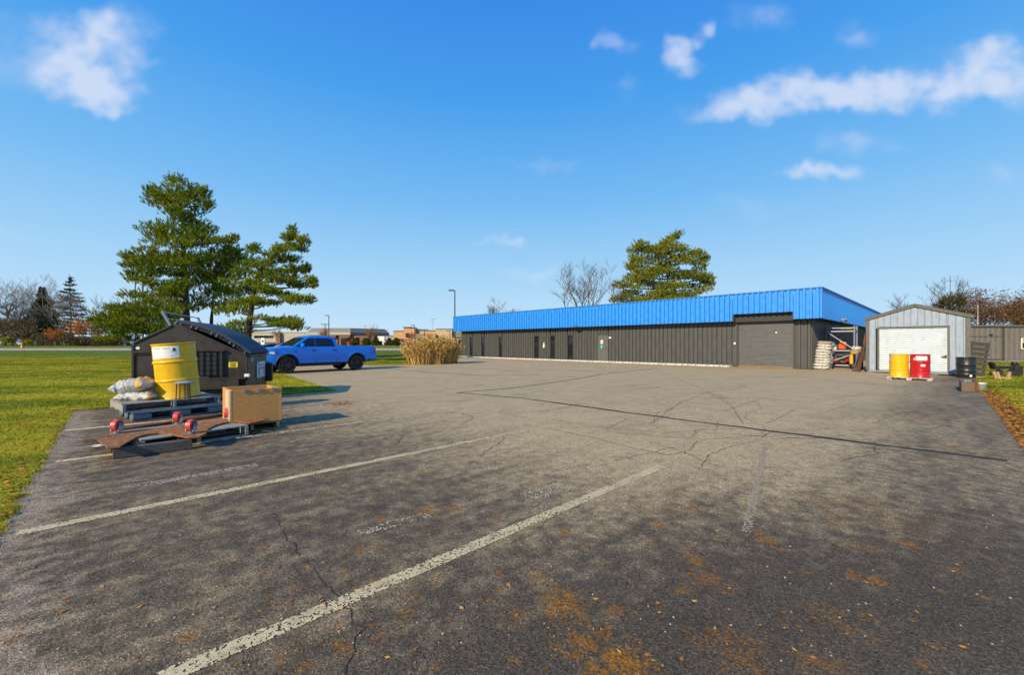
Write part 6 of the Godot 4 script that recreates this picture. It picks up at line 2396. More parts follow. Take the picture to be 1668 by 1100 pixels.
func lawn_grass() -> void:
	# tufts of blades where single blades can be seen
	rng.seed = 71
	var mb := MB.new()
	for k in 13:
		var a := R(0, TAU)
		var o := Vector3(R(-0.5, 0.5), 0, R(-0.5, 0.5))
		var lean := Vector3(cos(a), 0, sin(a)) * R(0.1, 0.7)
		var h := R(0.6, 1.1)
		var s := Vector3(-sin(a), 0, cos(a)) * R(0.03, 0.05)
		var m := o + lean * 0.35 * h + Vector3(0, h * 0.6, 0)
		var t := o + lean * h + Vector3(0, h * 0.85, 0)
		var c := mb.v.size()
		mb.quad(o - s, o + s, m + s * 0.7, m - s * 0.7)
		mb.tri(m - s * 0.7, m + s * 0.7, t)
		for j in range(c, mb.n.size()):
			mb.n[j] = (mb.n[j] * 0.35 + Vector3.UP).normalized()
	var blade := mb.done()
	var xfs := []
	var cols := []
	var f := FastNoiseLite.new()
	f.seed = 5
	f.frequency = 0.45
	f.fractal_octaves = 3
	var f2 := FastNoiseLite.new()
	f2.seed = 8
	f2.frequency = 0.13
	var corner := gp(118, 670)
	var tries := 0
	var right_e := gp(1604, 641)
	for k in 420000:
		var d: float = 1.7 * pow(27.0, rng.randf())
		var x := -R(0.15, 1.30) * d
		if k % 5 == 0:
			x = R(0.75, 1.30) * d
		var ea := (x - corner.x) * V.x + (-d - corner.z) * V.z
		var eb := (x - right_e.x) * U.x + (-d - right_e.z) * U.z
		if x < 0.0 and ea > 0.05 and ea < 12.0 and d < 7.4 and x > -0.95 * d:
			continue
		if not (ea < -0.06 or (x > 0.0 and eb < -0.06)) and Geometry2D.is_point_in_polygon(Vector2(x, -d), lot_edge):
			continue
		if x > 0.0 and eb > -0.18 - R(0.0, 0.16) and d < 13.0:
			continue
		if d > 18.0 and x > -0.15 * d and x < 1.08 * d:
			continue
		var s := R(0.034, 0.062) * (1.0 + 0.045 * d)
		xfs.append(Transform3D(Basis(Vector3.UP, R(0, TAU)).scaled(Vector3(s * 1.3, minf(s, 0.085), s * 1.3)), Vector3(x, gy(d) - 0.03, -d)))
		var w := clampf(0.6 + f.get_noise_2d(x, d) * 0.8 + f2.get_noise_2d(x * 0.6, d * 2.2) * 1.0 + R(-0.28, 0.28), 0.0, 1.0)
		var c := Color(0.19, 0.26, 0.014).lerp(Color(0.54, 0.50, 0.032), w)
		if rng.randf() < 0.07:
			c = Color(0.52, 0.36, 0.08)
		cols.append(c)
	var g := many("lawn_grass", blade, M.blade, xfs, cols)
	tag(g, "short mown grass with straw coloured blades on the lawn", "grass", "", "stuff")
	print("grass ", xfs.size())
	# fallen leaves
	rng.seed = 72
	var lf := MB.new()
	lf.quad(Vector3(-1, 0.1, 0), Vector3(-0.1, 0.0, 0.5), Vector3(1, 0.22, 0), Vector3(-0.1, 0.12, -0.5))
	var lm := lf.done()
	xfs = []
	cols = []
	var pal := [Color(0.32, 0.12, 0.022), Color(0.44, 0.18, 0.03), Color(0.22, 0.085, 0.02), Color(0.48, 0.29, 0.07)]
	var right_a := gp(1604, 641)
	for k in 9500:   # drift along the far long edge of the lot
		var t := R(-11.0, 1.2) if k % 3 else R(-9.0, -1.0)
		var off := absf(rng.randfn(0, 0.17)) - 0.06
		var p := right_a + V * t - U * off
		xfs.append(Transform3D(Basis(Vector3.UP, R(0, TAU)) * Basis(Vector3.RIGHT, R(-0.5, 0.5)).scaled(Vector3.ONE * R(0.012, 0.032)), Vector3(p.x, gy(-p.z) + 0.004 + R(0, 0.035) * (1.0 if off > 0.02 else 0.1), p.z)))
		cols.append(pal[rng.randi() % 4] * R(0.8, 1.3))
	for k in 700:    # along the parking bay edge
		var t := R(-0.5, 9.0)
		var p := corner - U * t - V * (absf(rng.randfn(0, 0.2)) - 0.04)
		xfs.append(Transform3D(Basis(Vector3.UP, R(0, TAU)) * Basis(Vector3.RIGHT, R(-0.5, 0.5)).scaled(Vector3.ONE * R(0.010, 0.028)), Vector3(p.x, gy(-p.z) + R(0.0, 0.03), p.z)))
		cols.append(pal[rng.randi() % 4] * R(0.8, 1.4))
	for k in 60:    # little heap on the lot
		var p := gp(553, 659) + Vector3(rng.randfn(0, 0.16), 0, rng.randfn(0, 0.14))
		xfs.append(Transform3D(Basis(Vector3.UP, R(0, TAU)) * Basis(Vector3.RIGHT, R(-0.5, 0.5)).scaled(Vector3.ONE * R(0.02, 0.05)), Vector3(p.x, gy(-p.z) + R(0.004, 0.03), p.z)))
		cols.append(pal[rng.randi() % 4] * 1.2)
	for k in 260:
		var p := gp(R(20, 1600), R(600, 1090))
		var q := Vector2(p.x, p.z)
		if Geometry2D.is_point_in_polygon(q, lot_edge):
			xfs.append(Transform3D(Basis(Vector3.UP, R(0, TAU)).scaled(Vector3.ONE * R(0.007, 0.018)), Vector3(p.x, p.y + 0.004, p.z)))
			cols.append(pal[rng.randi() % 4] * R(0.8, 1.6))
	for k in 1500:   # leaves lying on the lawn
		var d: float = 2.4 * pow(12.0, rng.randf())
		var x := -R(0.4, 1.4) * d
		if not Geometry2D.is_point_in_polygon(Vector2(x, -d), lot_edge):
			xfs.append(Transform3D(Basis(Vector3.UP, R(0, TAU)).scaled(Vector3.ONE * R(0.015, 0.035)), Vector3(x, gy(d) + 0.02, -d)))
			cols.append(pal[rng.randi() % 4] * R(1.0, 1.6))
	tag(many("fallen_leaves", lm, M.leaf, xfs, cols), "scattered dry brown leaves along the lot edges", "leaves", "", "stuff")
	# pale chips of stone lying on the asphalt
	xfs = []
	cols = []
	var ch := MB.new()
	ch.box(Vector3.ZERO, Vector3(1, 0.5, 0.8), 0.2)
	for k in 420:
		var p := gp(R(-40, 1660), 600 + 490 * pow(rng.randf(), 0.8))
		if k % 3 == 0:
			p = corner - U * R(0, 9) + V * absf(rng.randfn(0, 0.12))
			p.y = gy(-p.z)
		if Geometry2D.is_point_in_polygon(Vector2(p.x, p.z), lot_edge):
			xfs.append(Transform3D(Basis(Vector3.UP, R(0, TAU)).scaled(Vector3.ONE * R(0.004, 0.010)), p + Vector3(0, 0.002, 0)))
			cols.append(Color(0.42, 0.38, 0.32) * R(0.6, 1.2))
	tag(many("stone_chips", ch.done(), M.leaf, xfs, cols), "loose pale stone chips on the asphalt", "gravel", "", "stuff")

func plants() -> void:
	tuft = needle_tuft()
	leafy = leaf_tuft(7, 1.0, 0.42, 62)
	var green := [Color(0.065, 0.125, 0.014), Color(0.33, 0.36, 0.024)]
	conifer("pine_tree", "tallest pine with a full rounded top standing behind the dumpster", [[306, 575], [305, 520], [302, 450], [298, 380], [296, 315]], 0.27, 32.0, [[293, 305, 13, 9], [247, 312, 9, 9], [258, 322, 10, 9], [275, 316, 12, 10], [312, 316, 11, 9], [332, 320, 10, 10], [340, 340, 7, 10], [296, 326, 18, 12], [268, 338, 14, 8], [318, 340, 18, 12], [290, 346, 20, 11], [310, 362, 22, 11], [296, 376, 20, 10], [268, 382, 11, 6], [326, 382, 16, 10],
		[302, 394, 30, 11], [276, 402, 22, 8], [338, 404, 20, 11], [366, 399, 14, 6], [380, 392, 7, 5], [262, 414, 20, 7], [302, 416, 38, 10], [344, 420, 22, 9], [228, 421, 17, 7], [216, 430, 10, 6], [248, 434, 20, 7], [288, 436, 32, 9], [326, 438, 26, 9], [236, 446, 15, 6], [270, 454, 28, 8], [312, 458, 24, 9], [232, 462, 13, 6], [258, 470, 22, 7], [300, 476, 22, 8], [244, 484, 22, 6], [284, 490, 26, 7], [262, 500, 22, 6], [300, 505, 20, 6]], green, 0.36, 0.95, 201, true, 1.0)
	conifer("pine_tree", "slimmer pine standing between the tallest pine and the leaning one", [[344, 572], [345, 520], [350, 460], [366, 425]], 0.18, 35.0, [[378, 412, 14, 7], [392, 418, 12, 8], [362, 424, 16, 8], [388, 434, 18, 9], [358, 442, 22, 9], [384, 450, 18, 8], [352, 462, 22, 8], [378, 470, 20, 8], [346, 480, 16, 7], [388, 490, 20, 7], [362, 504, 18, 7], [330, 542, 26, 6], [360, 546, 22, 6]], green, 0.36, 0.9, 202, true, 1.0)
	conifer("pine_tree", "leaning pine with long open limbs swept to one side behind the dumpster", [[402, 575], [406, 530], [413, 480], [425, 440], [446, 415], [472, 390]], 0.24, 30.0, [[479, 380, 6, 7], [470, 392, 10, 6], [498, 400, 9, 6], [486, 408, 11, 6], [456, 406, 12, 7], [470, 418, 18, 6], [446, 422, 14, 8], [416, 414, 11, 8], [420, 430, 16, 8], [438, 444, 18, 8], [466, 448, 18, 4], [484, 444, 12, 5], [501, 440, 6, 6], [410, 452, 16, 8], [458, 462, 22, 5], [486, 466, 14, 5], [506, 458, 8, 6], [512, 464, 5, 5], [424, 470, 20, 6], [448, 480, 20, 5], [478, 488, 20, 5], [502, 490, 12, 5], [392, 472, 18, 7], [402, 492, 22, 7], [436, 496, 18, 5], [384, 508, 18, 7], [440, 520, 14, 5], [462, 527, 20, 5], [482, 524, 10, 6], [466, 535, 18, 4], [390, 530, 16, 7], [376, 544, 20, 6]], green, 0.34, 0.9, 203, true, 0.9)
	conifer("pine_tree", "low spreading pine with drooping olive boughs at the dumpster's back corner", [[246, 572], [244, 545], [236, 515]], 0.16, 39.0, [[192, 508, 16, 7], [214, 506, 18, 7], [240, 508, 22, 8], [268, 514, 18, 8], [180, 520, 12, 6], [206, 522, 24, 8], [238, 526, 28, 9], [268, 532, 22, 8], [160, 528, 10, 5], [184, 536, 20, 7], [216, 542, 28, 8], [250, 546, 26, 8], [196, 552, 18, 6], [276, 548, 16, 8]], green, 0.36, 1.3, 204, true, 0.9)
	conifer("pine_tree", "broad dense pine rising behind the workshop's blue fascia", [[1085, 560], [1084, 500], [1088, 440], [1096, 398]], 0.42, 58.0, [[1098, 392, 9, 6], [1086, 396, 8, 6], [1078, 404, 12, 7], [1046, 402, 8, 6], [1034, 410, 9, 6], [1060, 408, 12, 7], [1110, 404, 10, 7], [1136, 414, 8, 8], [1090, 414, 16, 8], [1040, 422, 14, 7], [1066, 424, 16, 8], [1120, 424, 14, 8], [1146, 430, 6, 6], [1028, 434, 10, 6], [1096, 432, 18, 8], [1134, 440, 14, 7], [1050, 440, 18, 8], [1078, 448, 20, 8], [1112, 450, 20, 8], [1150, 452, 9, 5], [1030, 452, 12, 6], [1054, 460, 18, 7], [1092, 464, 22, 8], [1132, 462, 16, 7], [1152, 462, 8, 5], [1012, 466, 10, 5], [1034, 472, 16, 6], [1068, 476, 22, 7], [1108, 478, 20, 7], [1140, 474, 12, 6], [1012, 484, 14, 6], [1040, 488, 20, 6], [1080, 490, 24, 6], [1118, 488, 16, 6]], [Color(0.06, 0.10, 0.014), Color(0.30, 0.30, 0.022)], 0.50, 0.75, 205, true, 0.9)
	print("pines")
	# behind the workshop
	bare_tree("bare_tree", "bare grey tree beside the broad pine behind the workshop", pt(952, 60.0, -0.3), 13.5, 4, 0.24, 0.95, 301, M.bark_grey)
	bare_tree("bare_tree", "small bare tree whose twigs just show above the low end of the blue fascia", pt(818, 74.0, -0.3), 8.8, 4, 0.18, 1.0, 302, M.bark_grey)
	# behind the neighbour
	bare_tree("bare_tree", "bare tree rising behind the shed roof", pt(1512, 62.0, -0.3), 11.2, 4, 0.22, 1.0, 303, M.bark_grey)
	leafy_tree("oak_tree", "broad oak with rusty brown autumn leaves behind the taupe building", pt(1604, 60.0, -0.3), 10.6, 0.95, [Color(0.10, 0.055, 0.028), Color(0.22, 0.115, 0.05)], 3800, 304, 0.28, 0.16)
	leafy_tree("oak_tree", "brown leaved oak at the end of the taupe building, thinner in the crown", pt(1676, 64.0, -0.3), 10.0, 0.9, [Color(0.09, 0.045, 0.02), Color(0.22, 0.11, 0.04)], 2600, 305, 0.28, 0.16)
	conifer("cedar_tree", "narrow dark cedar between the bare tree and the brown oak", [[1544, 560], [1545, 520], [1546, 486]], 0.12, 58.0, [[1546, 492, 8, 8], [1545, 505, 12, 8], [1544, 518, 15, 9], [1545, 530, 16, 9]], [Color(0.04, 0.045, 0.012), Color(0.10, 0.085, 0.02)], 0.45, 1.0, 206, false)
	# far side of the road
	leafy_tree("maple_tree", "small maple with orange leaves beside a pale trunk across the road", pt(92, 80.0), 4.2, 0.55, [Color(0.42, 0.12, 0.02), Color(0.62, 0.24, 0.04)], 420, 306, 0.34, 0.16, "small orange maples across the road")
	leafy_tree("maple_tree", "pyramid shaped maple with bright orange leaves across the road", pt(132, 80.0), 6.0, 0.42, [Color(0.46, 0.14, 0.02), Color(0.66, 0.27, 0.05)], 620, 307, 0.22, 0.17, "small orange maples across the road")
	leafy_tree("maple_tree", "sparse coppery maple near the low spreading pine across the road", pt(160, 84.0), 4.4, 0.5, [Color(0.34, 0.10, 0.03), Color(0.52, 0.2, 0.05)], 260, 308, 0.34, 0.15, "small orange maples across the road")
	leafy_tree("maple_tree", "low dull red maple half hidden by the low spreading pine", pt(186, 84.0), 2.8, 0.6, [Color(0.22, 0.06, 0.03), Color(0.36, 0.12, 0.05)], 200, 309, 0.3, 0.14, "small orange maples across the road")
	bare_tree("bare_tree", "big pale limbed bare tree at the edge of the wood across the road", pt(8, 92.0), 17.5, 4, 0.34, 0.7, 310, M.bark_pale)
	bare_tree("bare_tree", "bare tree with pale forked trunks behind the orange maples", pt(96, 88.0), 13.5, 4, 0.24, 0.75, 311, M.bark_pale)
	bare_tree("bare_tree", "rounded twiggy bare tree between tall spruce and low pine", pt(160, 92.0), 12.0, 4, 0.22, 0.95, 312, M.bark_grey)
	bare_tree("bare_tree", "dark twiggy bare tree in front of the smaller spruce", pt(52, 86.0), 9.5, 4, 0.2, 0.9, 313, M.bark_grey)
	bare_tree("bare_tree", "low dense bare tree at the very edge of the wood", pt(22, 84.0), 8.5, 4, 0.18, 1.0, 314, M.bark_grey)
	bare_tree("bare_tree", "thin bare tree reaching above the smaller spruce", pt(40, 95.0), 14.0, 4, 0.2, 0.6, 315, M.bark_grey)
	var sp := []
	for k in 17:
		var y := 456.0 + k * 5.6
		var w := 3.0 + k * 1.75
		for s in [-1, 1]:
			sp.append([115 + s * w * R(0.35, 0.85), y + R(-2.5, 2.5) - 1.0, w * R(0.35, 0.6), 1.2])
	conifer("spruce_tree", "tall spruce with sparse tiered branches across the road", [[116, 566], [116, 520], [115, 480], [114, 447]], 0.22, 92.0, sp, [Color(0.035, 0.045, 0.03), Color(0.11, 0.12, 0.06)], 0.42, 0.42, 207, true, 0.9)
	sp = []
	for k in 12:
		var y := 478.0 + k * 6.4
		var w := 4.0 + k * 1.9
		for s in [-1, 0, 1]:
			sp.append([70 + s * w * 0.5, y + R(-1.5, 1.5), w * 0.55, 4.5])
	conifer("spruce_tree", "smaller dark spruce with dense boughs across the road", [[70, 566], [70, 520], [69, 474]], 0.2, 94.0, sp, [Color(0.025, 0.035, 0.015), Color(0.08, 0.085, 0.022)], 0.55, 0.9, 208, false, 0.9)
	# thicket under the trees
	rng.seed = 73
	var xfs := []
	var cols := []
	for k in 9000:
		var px := R(-60, 200)
		var d := R(82, 100)
		var p := pt(px, d)
		var hh := (5.5 if px < 60 else (2.6 if px < 120 else 1.8)) * pow(rng.randf(), 0.7)
		xfs.append(Transform3D(Basis(Vector3(R(-1, 1), R(-1, 1), R(-1, 1)).normalized(), R(0, TAU)).scaled(Vector3.ONE * R(0.15, 0.40)), p + Vector3(0, hh, 0)))
		cols.append(Color(0.10, 0.07, 0.045).lerp(Color(0.21, 0.15, 0.08), rng.randf()) if rng.randf() < 0.8 else Color(0.10, 0.12, 0.03))
	tag(many("undergrowth", leafy, M.leaf, xfs, cols), "brown and dull green thicket under the trees across the road", "undergrowth", "", "stuff")
	var k3 := 0
	for q in [[14, 78, 2.1, "yellow green bush at the edge of the wood"], [46, 79, 1.5, "lower yellowish bush beside an orange marker at the wood's edge"]]:
		leafy_tree("bush", q[3], pt(q[0], q[1]), q[2], 1.2, [Color(0.16, 0.16, 0.02), Color(0.42, 0.34, 0.03)], 500, 320 + k3, 0.05, 0.13)
		k3 += 1
	# tan ornamental grass at the workshop's end
	rng.seed = 74
	var mb := MB.new()
	var s := 0.022
	var pts := [Vector3(0, 0, 0), Vector3(0.03, 0.4, 0), Vector3(0.10, 0.75, 0), Vector3(0.26, 1.0, 0)]
	for k in 3:
		mb.quad(pts[k] + Vector3(0, 0, -s), pts[k] + Vector3(0, 0, s), pts[k + 1] + Vector3(0, 0, s * (0.9 - 0.25 * k)), pts[k + 1] + Vector3(0, 0, -s * (0.9 - 0.25 * k)))
	for k in 10:
		var p: Vector3 = pts[2].lerp(pts[3], R(0.1, 1.05))
		var q := p + Vector3(R(-0.02, 0.09), R(-0.05, 0.05), R(-0.07, 0.07))
		mb.tri(p, q + Vector3(0, 0.025, 0), q - Vector3(0, 0.02, 0.01))
	var stalk := mb.done()
	for c in [[684, 29.0, 0.85, 1.75, "tan clump of tall dry ornamental grass at the lawn end of the row"], [705, 29.6, 0.90, 1.95, "tan clump of tall dry ornamental grass in the middle of the row"], [727, 30.4, 0.80, 1.75, "tan clump of tall dry ornamental grass next to the workshop corner"]]:
		var foot := pt(c[0], c[1])
		var cl := thing("ornamental_grass", c[4], "ornamental grass", foot, Basis(), "dry ornamental grasses by the workshop")
		xfs = []
		cols = []
		for k in 620:
			var a := R(0, TAU)
			var r: float = sqrt(rng.randf()) * c[2]
			var h: float = c[3] * R(0.5, 1.12) * (1.0 - 0.35 * pow(r / c[2], 2.0))
			var b := Basis(Vector3.UP, -a + R(-0.8, 0.8)) * Basis(Vector3.BACK, -0.16 * r / c[2] + R(-0.20, 0.14))
			xfs.append(Transform3D(b.scaled(Vector3(h * 0.9, h, h)), Vector3(cos(a) * r, 0, sin(a) * r * 0.9)))
			cols.append(Color(0.36, 0.21, 0.05).lerp(Color(0.72, 0.52, 0.20), rng.randf()))
		merged("stalks", stalk, M.leaf, xfs, cols, cl)

# ---------------------------------------------------------------- far buildings and poles
func lamp_post(label: String, px: float, top: float, d: float, arms: int, r := 0.09, group := "") -> void:
	var foot := pt(px, d)
	var o := thing("lamp_post", label, "lamp post", foot, Basis(), group)
	var h := hgt(top, d) - foot.y
	var mb := MB.new()
	mb.tube([Vector3(0, -0.1, 0), Vector3(0, h, 0)], [r, r * 0.7], 8)
	obj(mb, "pole", M.pole_dark, o)
	for k in arms:
		var s := -1.0 if k == 0 else 1.0
		mb = MB.new()
		mb.box(Vector3(s * 0.5, h - 0.02, 0), Vector3(0.8, 0.16, 0.4), 0.03)
		mb.bar(Vector3(0, h - 0.06, 0), Vector3(s * 0.2, h - 0.04, 0), 0.08, 0.08)
		obj(mb, "lamp_head", M.pole_dark, o)
func wallbox(parent: Node3D, called: String, mat: Material, d: float, x0: float, x1: float, y0: float, y1: float, deep: float, dz := 0.0) -> MeshInstance3D:
	# box whose front face shows between two pixel columns and rows at its distance
	var mb := MB.new()
	var a := at(x0, y1, d) - parent.position
	var b := at(x1, y0, d) - parent.position
	mb.box(Vector3((a.x + b.x) * 0.5, (a.y + b.y) * 0.5, dz + a.z - deep * 0.5), Vector3(b.x - a.x, b.y - a.y, deep))
	return obj(mb, called, mat, parent)
func far_things() -> void:
	var d := 112.0
	var tan_ := tex(pm(0.55, 0.40, 0.25, 0.9), M.grime, Vector3(0.1, 0.1, 0.1))
	var orange_ := tex(pm(0.60, 0.33, 0.15, 0.9), M.grime, Vector3(0.1, 0.1, 0.1))
	var cap := pm(0.16, 0.13, 0.11, 0.8)
	# restaurant
	var o := thing("restaurant", "tan and orange restaurant with a square entrance tower beyond the dry grass", "building", pt(690, d))
	wallbox(o, "wall_wing", orange_, d, 641, 661, 540, 552, 9.0)
	wallbox(o, "ground_floor", pm(0.12, 0.10, 0.09, 0.7), d, 642, 660, 551, 567, 8.6, -0.3)
	wallbox(o, "tower", orange_, d, 660, 678, 535.5, 567, 8.0, 1.2)
	wallbox(o, "tower_cap", cap, d, 659, 671, 533, 534.6, 8.4, 1.5)
	wallbox(o, "tower_neck", tan_, d, 660, 670, 534.4, 537, 8.0, 1.25)
	wallbox(o, "tower_window", M.window_glass, d, 663.5, 667.5, 543, 550, 0.2, 1.35)
	wallbox(o, "wall_centre", orange_, d, 678, 711, 539, 546, 8.0)
	wallbox(o, "parapet_cap", cap, d, 641, 660, 538.8, 540.2, 9.0, 0.1)
	wallbox(o, "parapet_cap", cap, d, 678, 711, 538, 539.4, 8.0, 0.1)
	wallbox(o, "awning", pm(0.24, 0.20, 0.16, 0.8), d, 677, 712, 544.5, 551, 2.0, 2.0)
	wallbox(o, "shopfront", M.window_glass, d, 678, 711, 551, 567, 0.4, -0.1)
	wallbox(o, "wall_bay", tan_, d, 711, 737, 536.5, 567, 9.0, 1.0)
	wallbox(o, "parapet_cap", cap, d, 711, 737, 535.8, 537, 9.0, 1.1)
	wallbox(o, "wall_end", pm(0.36, 0.27, 0.17, 0.9), d, 737, 790, 541, 567, 9.0)
	wallbox(o, "end_roof", pm(0.20, 0.17, 0.13, 0.8), d, 736, 790, 541, 550, 9.4, 0.4)
	for x in [741, 746, 751]:
		wallbox(o, "window", M.window_glass, d, x, x + 3.5, 553, 562, 0.3, 0.2)
	# filling station canopy
	d = 104.0
	o = thing("station_canopy", "filling station canopy with a grey hipped roof edge above the blue pickup", "canopy", pt(564, d))
	var mb := MB.new()
	var ya := hgt(546, d) - o.position.y
	var yb := hgt(541.5, d) - o.position.y
	var yc := hgt(534.5, d) - o.position.y
	var xa := at(500, 0, d).x - o.position.x
	var xb := at(571, 0, d).x - o.position.x
	var xe := at(629, 0, d + 6).x - o.position.x
	# front edge runs xa..xb, then turns back to xe
	var f := [Vector3(xa, 0, 0), Vector3(xb, 0, 0), Vector3(xe, 0, -9), Vector3(xe - (xb - xa), 0, -9)]
	for k in 4:
		var p: Vector3 = f[k]
		var q: Vector3 = f[(k + 1) % 4]
		var ctr: Vector3 = (f[0] + f[2]) * 0.5
		mb.quad(p + Vector3(0, ya, 0), q + Vector3(0, ya, 0), q + Vector3(0, yb, 0), p + Vector3(0, yb, 0))
		var pi_ := p.lerp(ctr, 0.12) + Vector3(0, yc, 0)
		var qi := q.lerp(ctr, 0.12) + Vector3(0, yc, 0)
		mb.quad(p + Vector3(0, yb, 0), q + Vector3(0, yb, 0), qi, pi_)
	mb.quad(f[3] + Vector3(0, ya, 0), f[2] + Vector3(0, ya, 0), f[1] + Vector3(0, ya, 0), f[0] + Vector3(0, ya, 0))
	var ct: Vector3 = (f[0] + f[2]) * 0.5
	mb.quad(f[0].lerp(ct, 0.12) + Vector3(0, yc, 0), f[1].lerp(ct, 0.12) + Vector3(0, yc, 0), f[2].lerp(ct, 0.12) + Vector3(0, yc, 0), f[3].lerp(ct, 0.12) + Vector3(0, yc, 0))
	obj(mb, "roof", pm(0.20, 0.19, 0.175, 0.8), o)
	mb = MB.new()
	mb.bar(f[0] + Vector3(0, (ya + yb) * 0.5, 0.06), f[1] + Vector3(0, (ya + yb) * 0.5, 0.06), 0.1, yb - ya - 0.04)
	obj(mb, "fascia", pm(0.42, 0.39, 0.34, 0.7), o)
	for q in [[0.15, 0.2], [0.5, 0.2], [0.85, 0.2], [0.3, 0.75], [0.75, 0.75]]:
		mb = MB.new()
		var p: Vector3 = f[0].lerp(f[1], q[0]).lerp(f[3].lerp(f[2], q[0]), q[1])
		mb.box(Vector3(p.x, ya * 0.5, p.z), Vector3(0.6, ya, 0.6), 0.03)
		obj(mb, "post", tex(pm(0.30, 0.14, 0.09, 0.9), M.blotch, Vector3(1, 1, 1)), o)
	for q in [[0.3, 0.3], [0.68, 0.3], [0.5, 0.7]]:
		mb = MB.new()
		var p: Vector3 = f[0].lerp(f[1], q[0]).lerp(f[3].lerp(f[2], q[0]), q[1])
		mb.box(Vector3(p.x, 1.0, p.z), Vector3(0.9, 2.0, 0.6), 0.05)
		obj(mb, "pump", pm(0.5, 0.06, 0.05, 0.5), o)
	# station shop behind the canopy
	o = thing("station_shop", "low brick and grey shop under the filling station canopy", "building", pt(575, 118.0))
	wallbox(o, "wall", tex(pm(0.30, 0.17, 0.12, 0.9), M.blotch, Vector3(0.5, 0.5, 0.5)), 118.0, 530, 612, 546, 567, 8.0)
	for x in [540, 556, 574, 592]:
		wallbox(o, "window", M.window_glass, 118.0, x, x + 9, 551, 562, 0.3, 0.2)
	wallbox(o, "door", M.window_glass, 118.0, 566, 570, 550, 567, 0.3, 0.22)
	# long warehouses
	o = thing("warehouse", "long pale grey metal warehouse with a strip of dark windows behind the leaning pine", "building", pt(450, 125.0))
	wallbox(o, "wall", tex(pm(0.46, 0.42, 0.38, 0.8), M.grime, Vector3(0.1, 0.1, 0.1)), 125.0, 380, 503, 541, 558, 16.0)
	wallbox(o, "base", pm(0.13, 0.10, 0.09, 0.8), 125.0, 380, 503, 557.5, 566, 16.4, 0.2)
	wallbox(o, "roof_edge", pm(0.55, 0.53, 0.5, 0.7), 125.0, 379, 504, 540, 541.6, 16.5, 0.25)
	for k in 4:
		wallbox(o, "window", M.window_glass, 125.0, 415 + k * 8, 421.5 + k * 8, 547, 550.5, 0.3, 0.2)
	wallbox(o, "brick_bay", tex(pm(0.42, 0.24, 0.16, 0.9), M.blotch, Vector3(0.5, 0.5, 0.5)), 124.0, 449, 456, 541.5, 566, 2.0)
	o = thing("warehouse", "pale ribbed metal hall between the canopy and the restaurant", "building", pt(622, 128.0))
	var hall := wallbox(o, "wall", tex(pm(0.50, 0.49, 0.47, 0.8), M.grime, Vector3(0.1, 0.1, 0.1)), 128.0, 606, 640, 547, 566.5, 16.0)
	hall.set_meta("label", "pale ribbed metal wall")
	wallbox(o, "roof_edge", pm(0.28, 0.27, 0.26, 0.7), 128.0, 605, 641, 546.3, 547.6, 16.4, 0.2)
	for k in 7:
		wallbox(o, "wall_rib", pm(0.40, 0.39, 0.37, 0.8), 128.0, 610 + k * 4.4, 610.6 + k * 4.4, 548, 566, 0.2, 0.15)
	# poles
	lamp_post("tall lamp post whose head stands above the low end of the blue fascia", 741, 473, 60.0, 1, 0.11)
	lamp_post("tall single lamp post behind the filling station canopy", 536, 514, 98.0, 1, 0.13)
	lamp_post("shorter lamp post with two heads by the filling station canopy", 530, 528.5, 98.0, 2, 0.12)
	lamp_post("lamp post beside the restaurant tower", 675.5, 530, 104.0, 1, 0.12)
	lamp_post("lamp post with two heads before the restaurant awning", 691.5, 537, 102.0, 2, 0.12)
	lamp_post("lamp post before the restaurant's tan bay", 733, 539, 102.0, 1, 0.11)
	lamp_post("dark lamp post next to the tallest pine", 221, 453.5, 70.0, 1, 0.11)
	var foot := pt(233, 66.0)
	o = thing("utility_pole", "wooden utility pole with a cross arm among the pine boughs", "utility pole", foot)
	mb = MB.new()
	mb.tube([Vector3(0, -0.1, 0), Vector3(0, hgt(440, 66.0) - foot.y, 0)], [0.17, 0.12], 8)
	obj(mb, "pole", tex(pm(0.28, 0.22, 0.17, 0.9), M.grain, Vector3(8, 0.6, 8)), o)
	mb = MB.new()
	mb.bar(Vector3(-1.1, hgt(446, 66.0) - foot.y, 0.18), Vector3(1.1, hgt(446, 66.0) - foot.y, 0.18), 0.1, 0.12)
	obj(mb, "cross_arm", M.dark_wood, o)
	foot = pt(1592, 58.0)
	o = thing("utility_pole", "pale pole standing in front of the brown oak", "pole", foot)
	mb = MB.new()
	mb.tube([Vector3(0, -0.1, 0), Vector3(0, hgt(497, 58.0) - foot.y, 0)], [0.07, 0.06], 8)
	obj(mb, "pole", M.concrete, o)
	mb = MB.new()
	mb.tube([Vector3(0, hgt(497, 58.0) - foot.y, 0), Vector3(0, hgt(493, 58.0) - foot.y, 0)], [0.1, 0.04], 8)
	obj(mb, "cap", M.zinc, o)
	foot = pt(1547, 60.0)
	o = thing("antenna_mast", "thin dark mast rising above the bare tree behind the shed", "mast", foot)
	mb = MB.new()
	mb.tube([Vector3(0, -0.1, 0), Vector3(0, hgt(449, 60.0) - foot.y, 0)], [0.06, 0.03], 6)
	obj(mb, "pole", M.pole_dark, o)
	mb = MB.new()
	mb.bar(Vector3(-0.25, hgt(458, 60.0) - foot.y, 0), Vector3(0.25, hgt(458, 60.0) - foot.y, 0), 0.05, 0.05)
	obj(mb, "cross_bar", M.pole_dark, o)
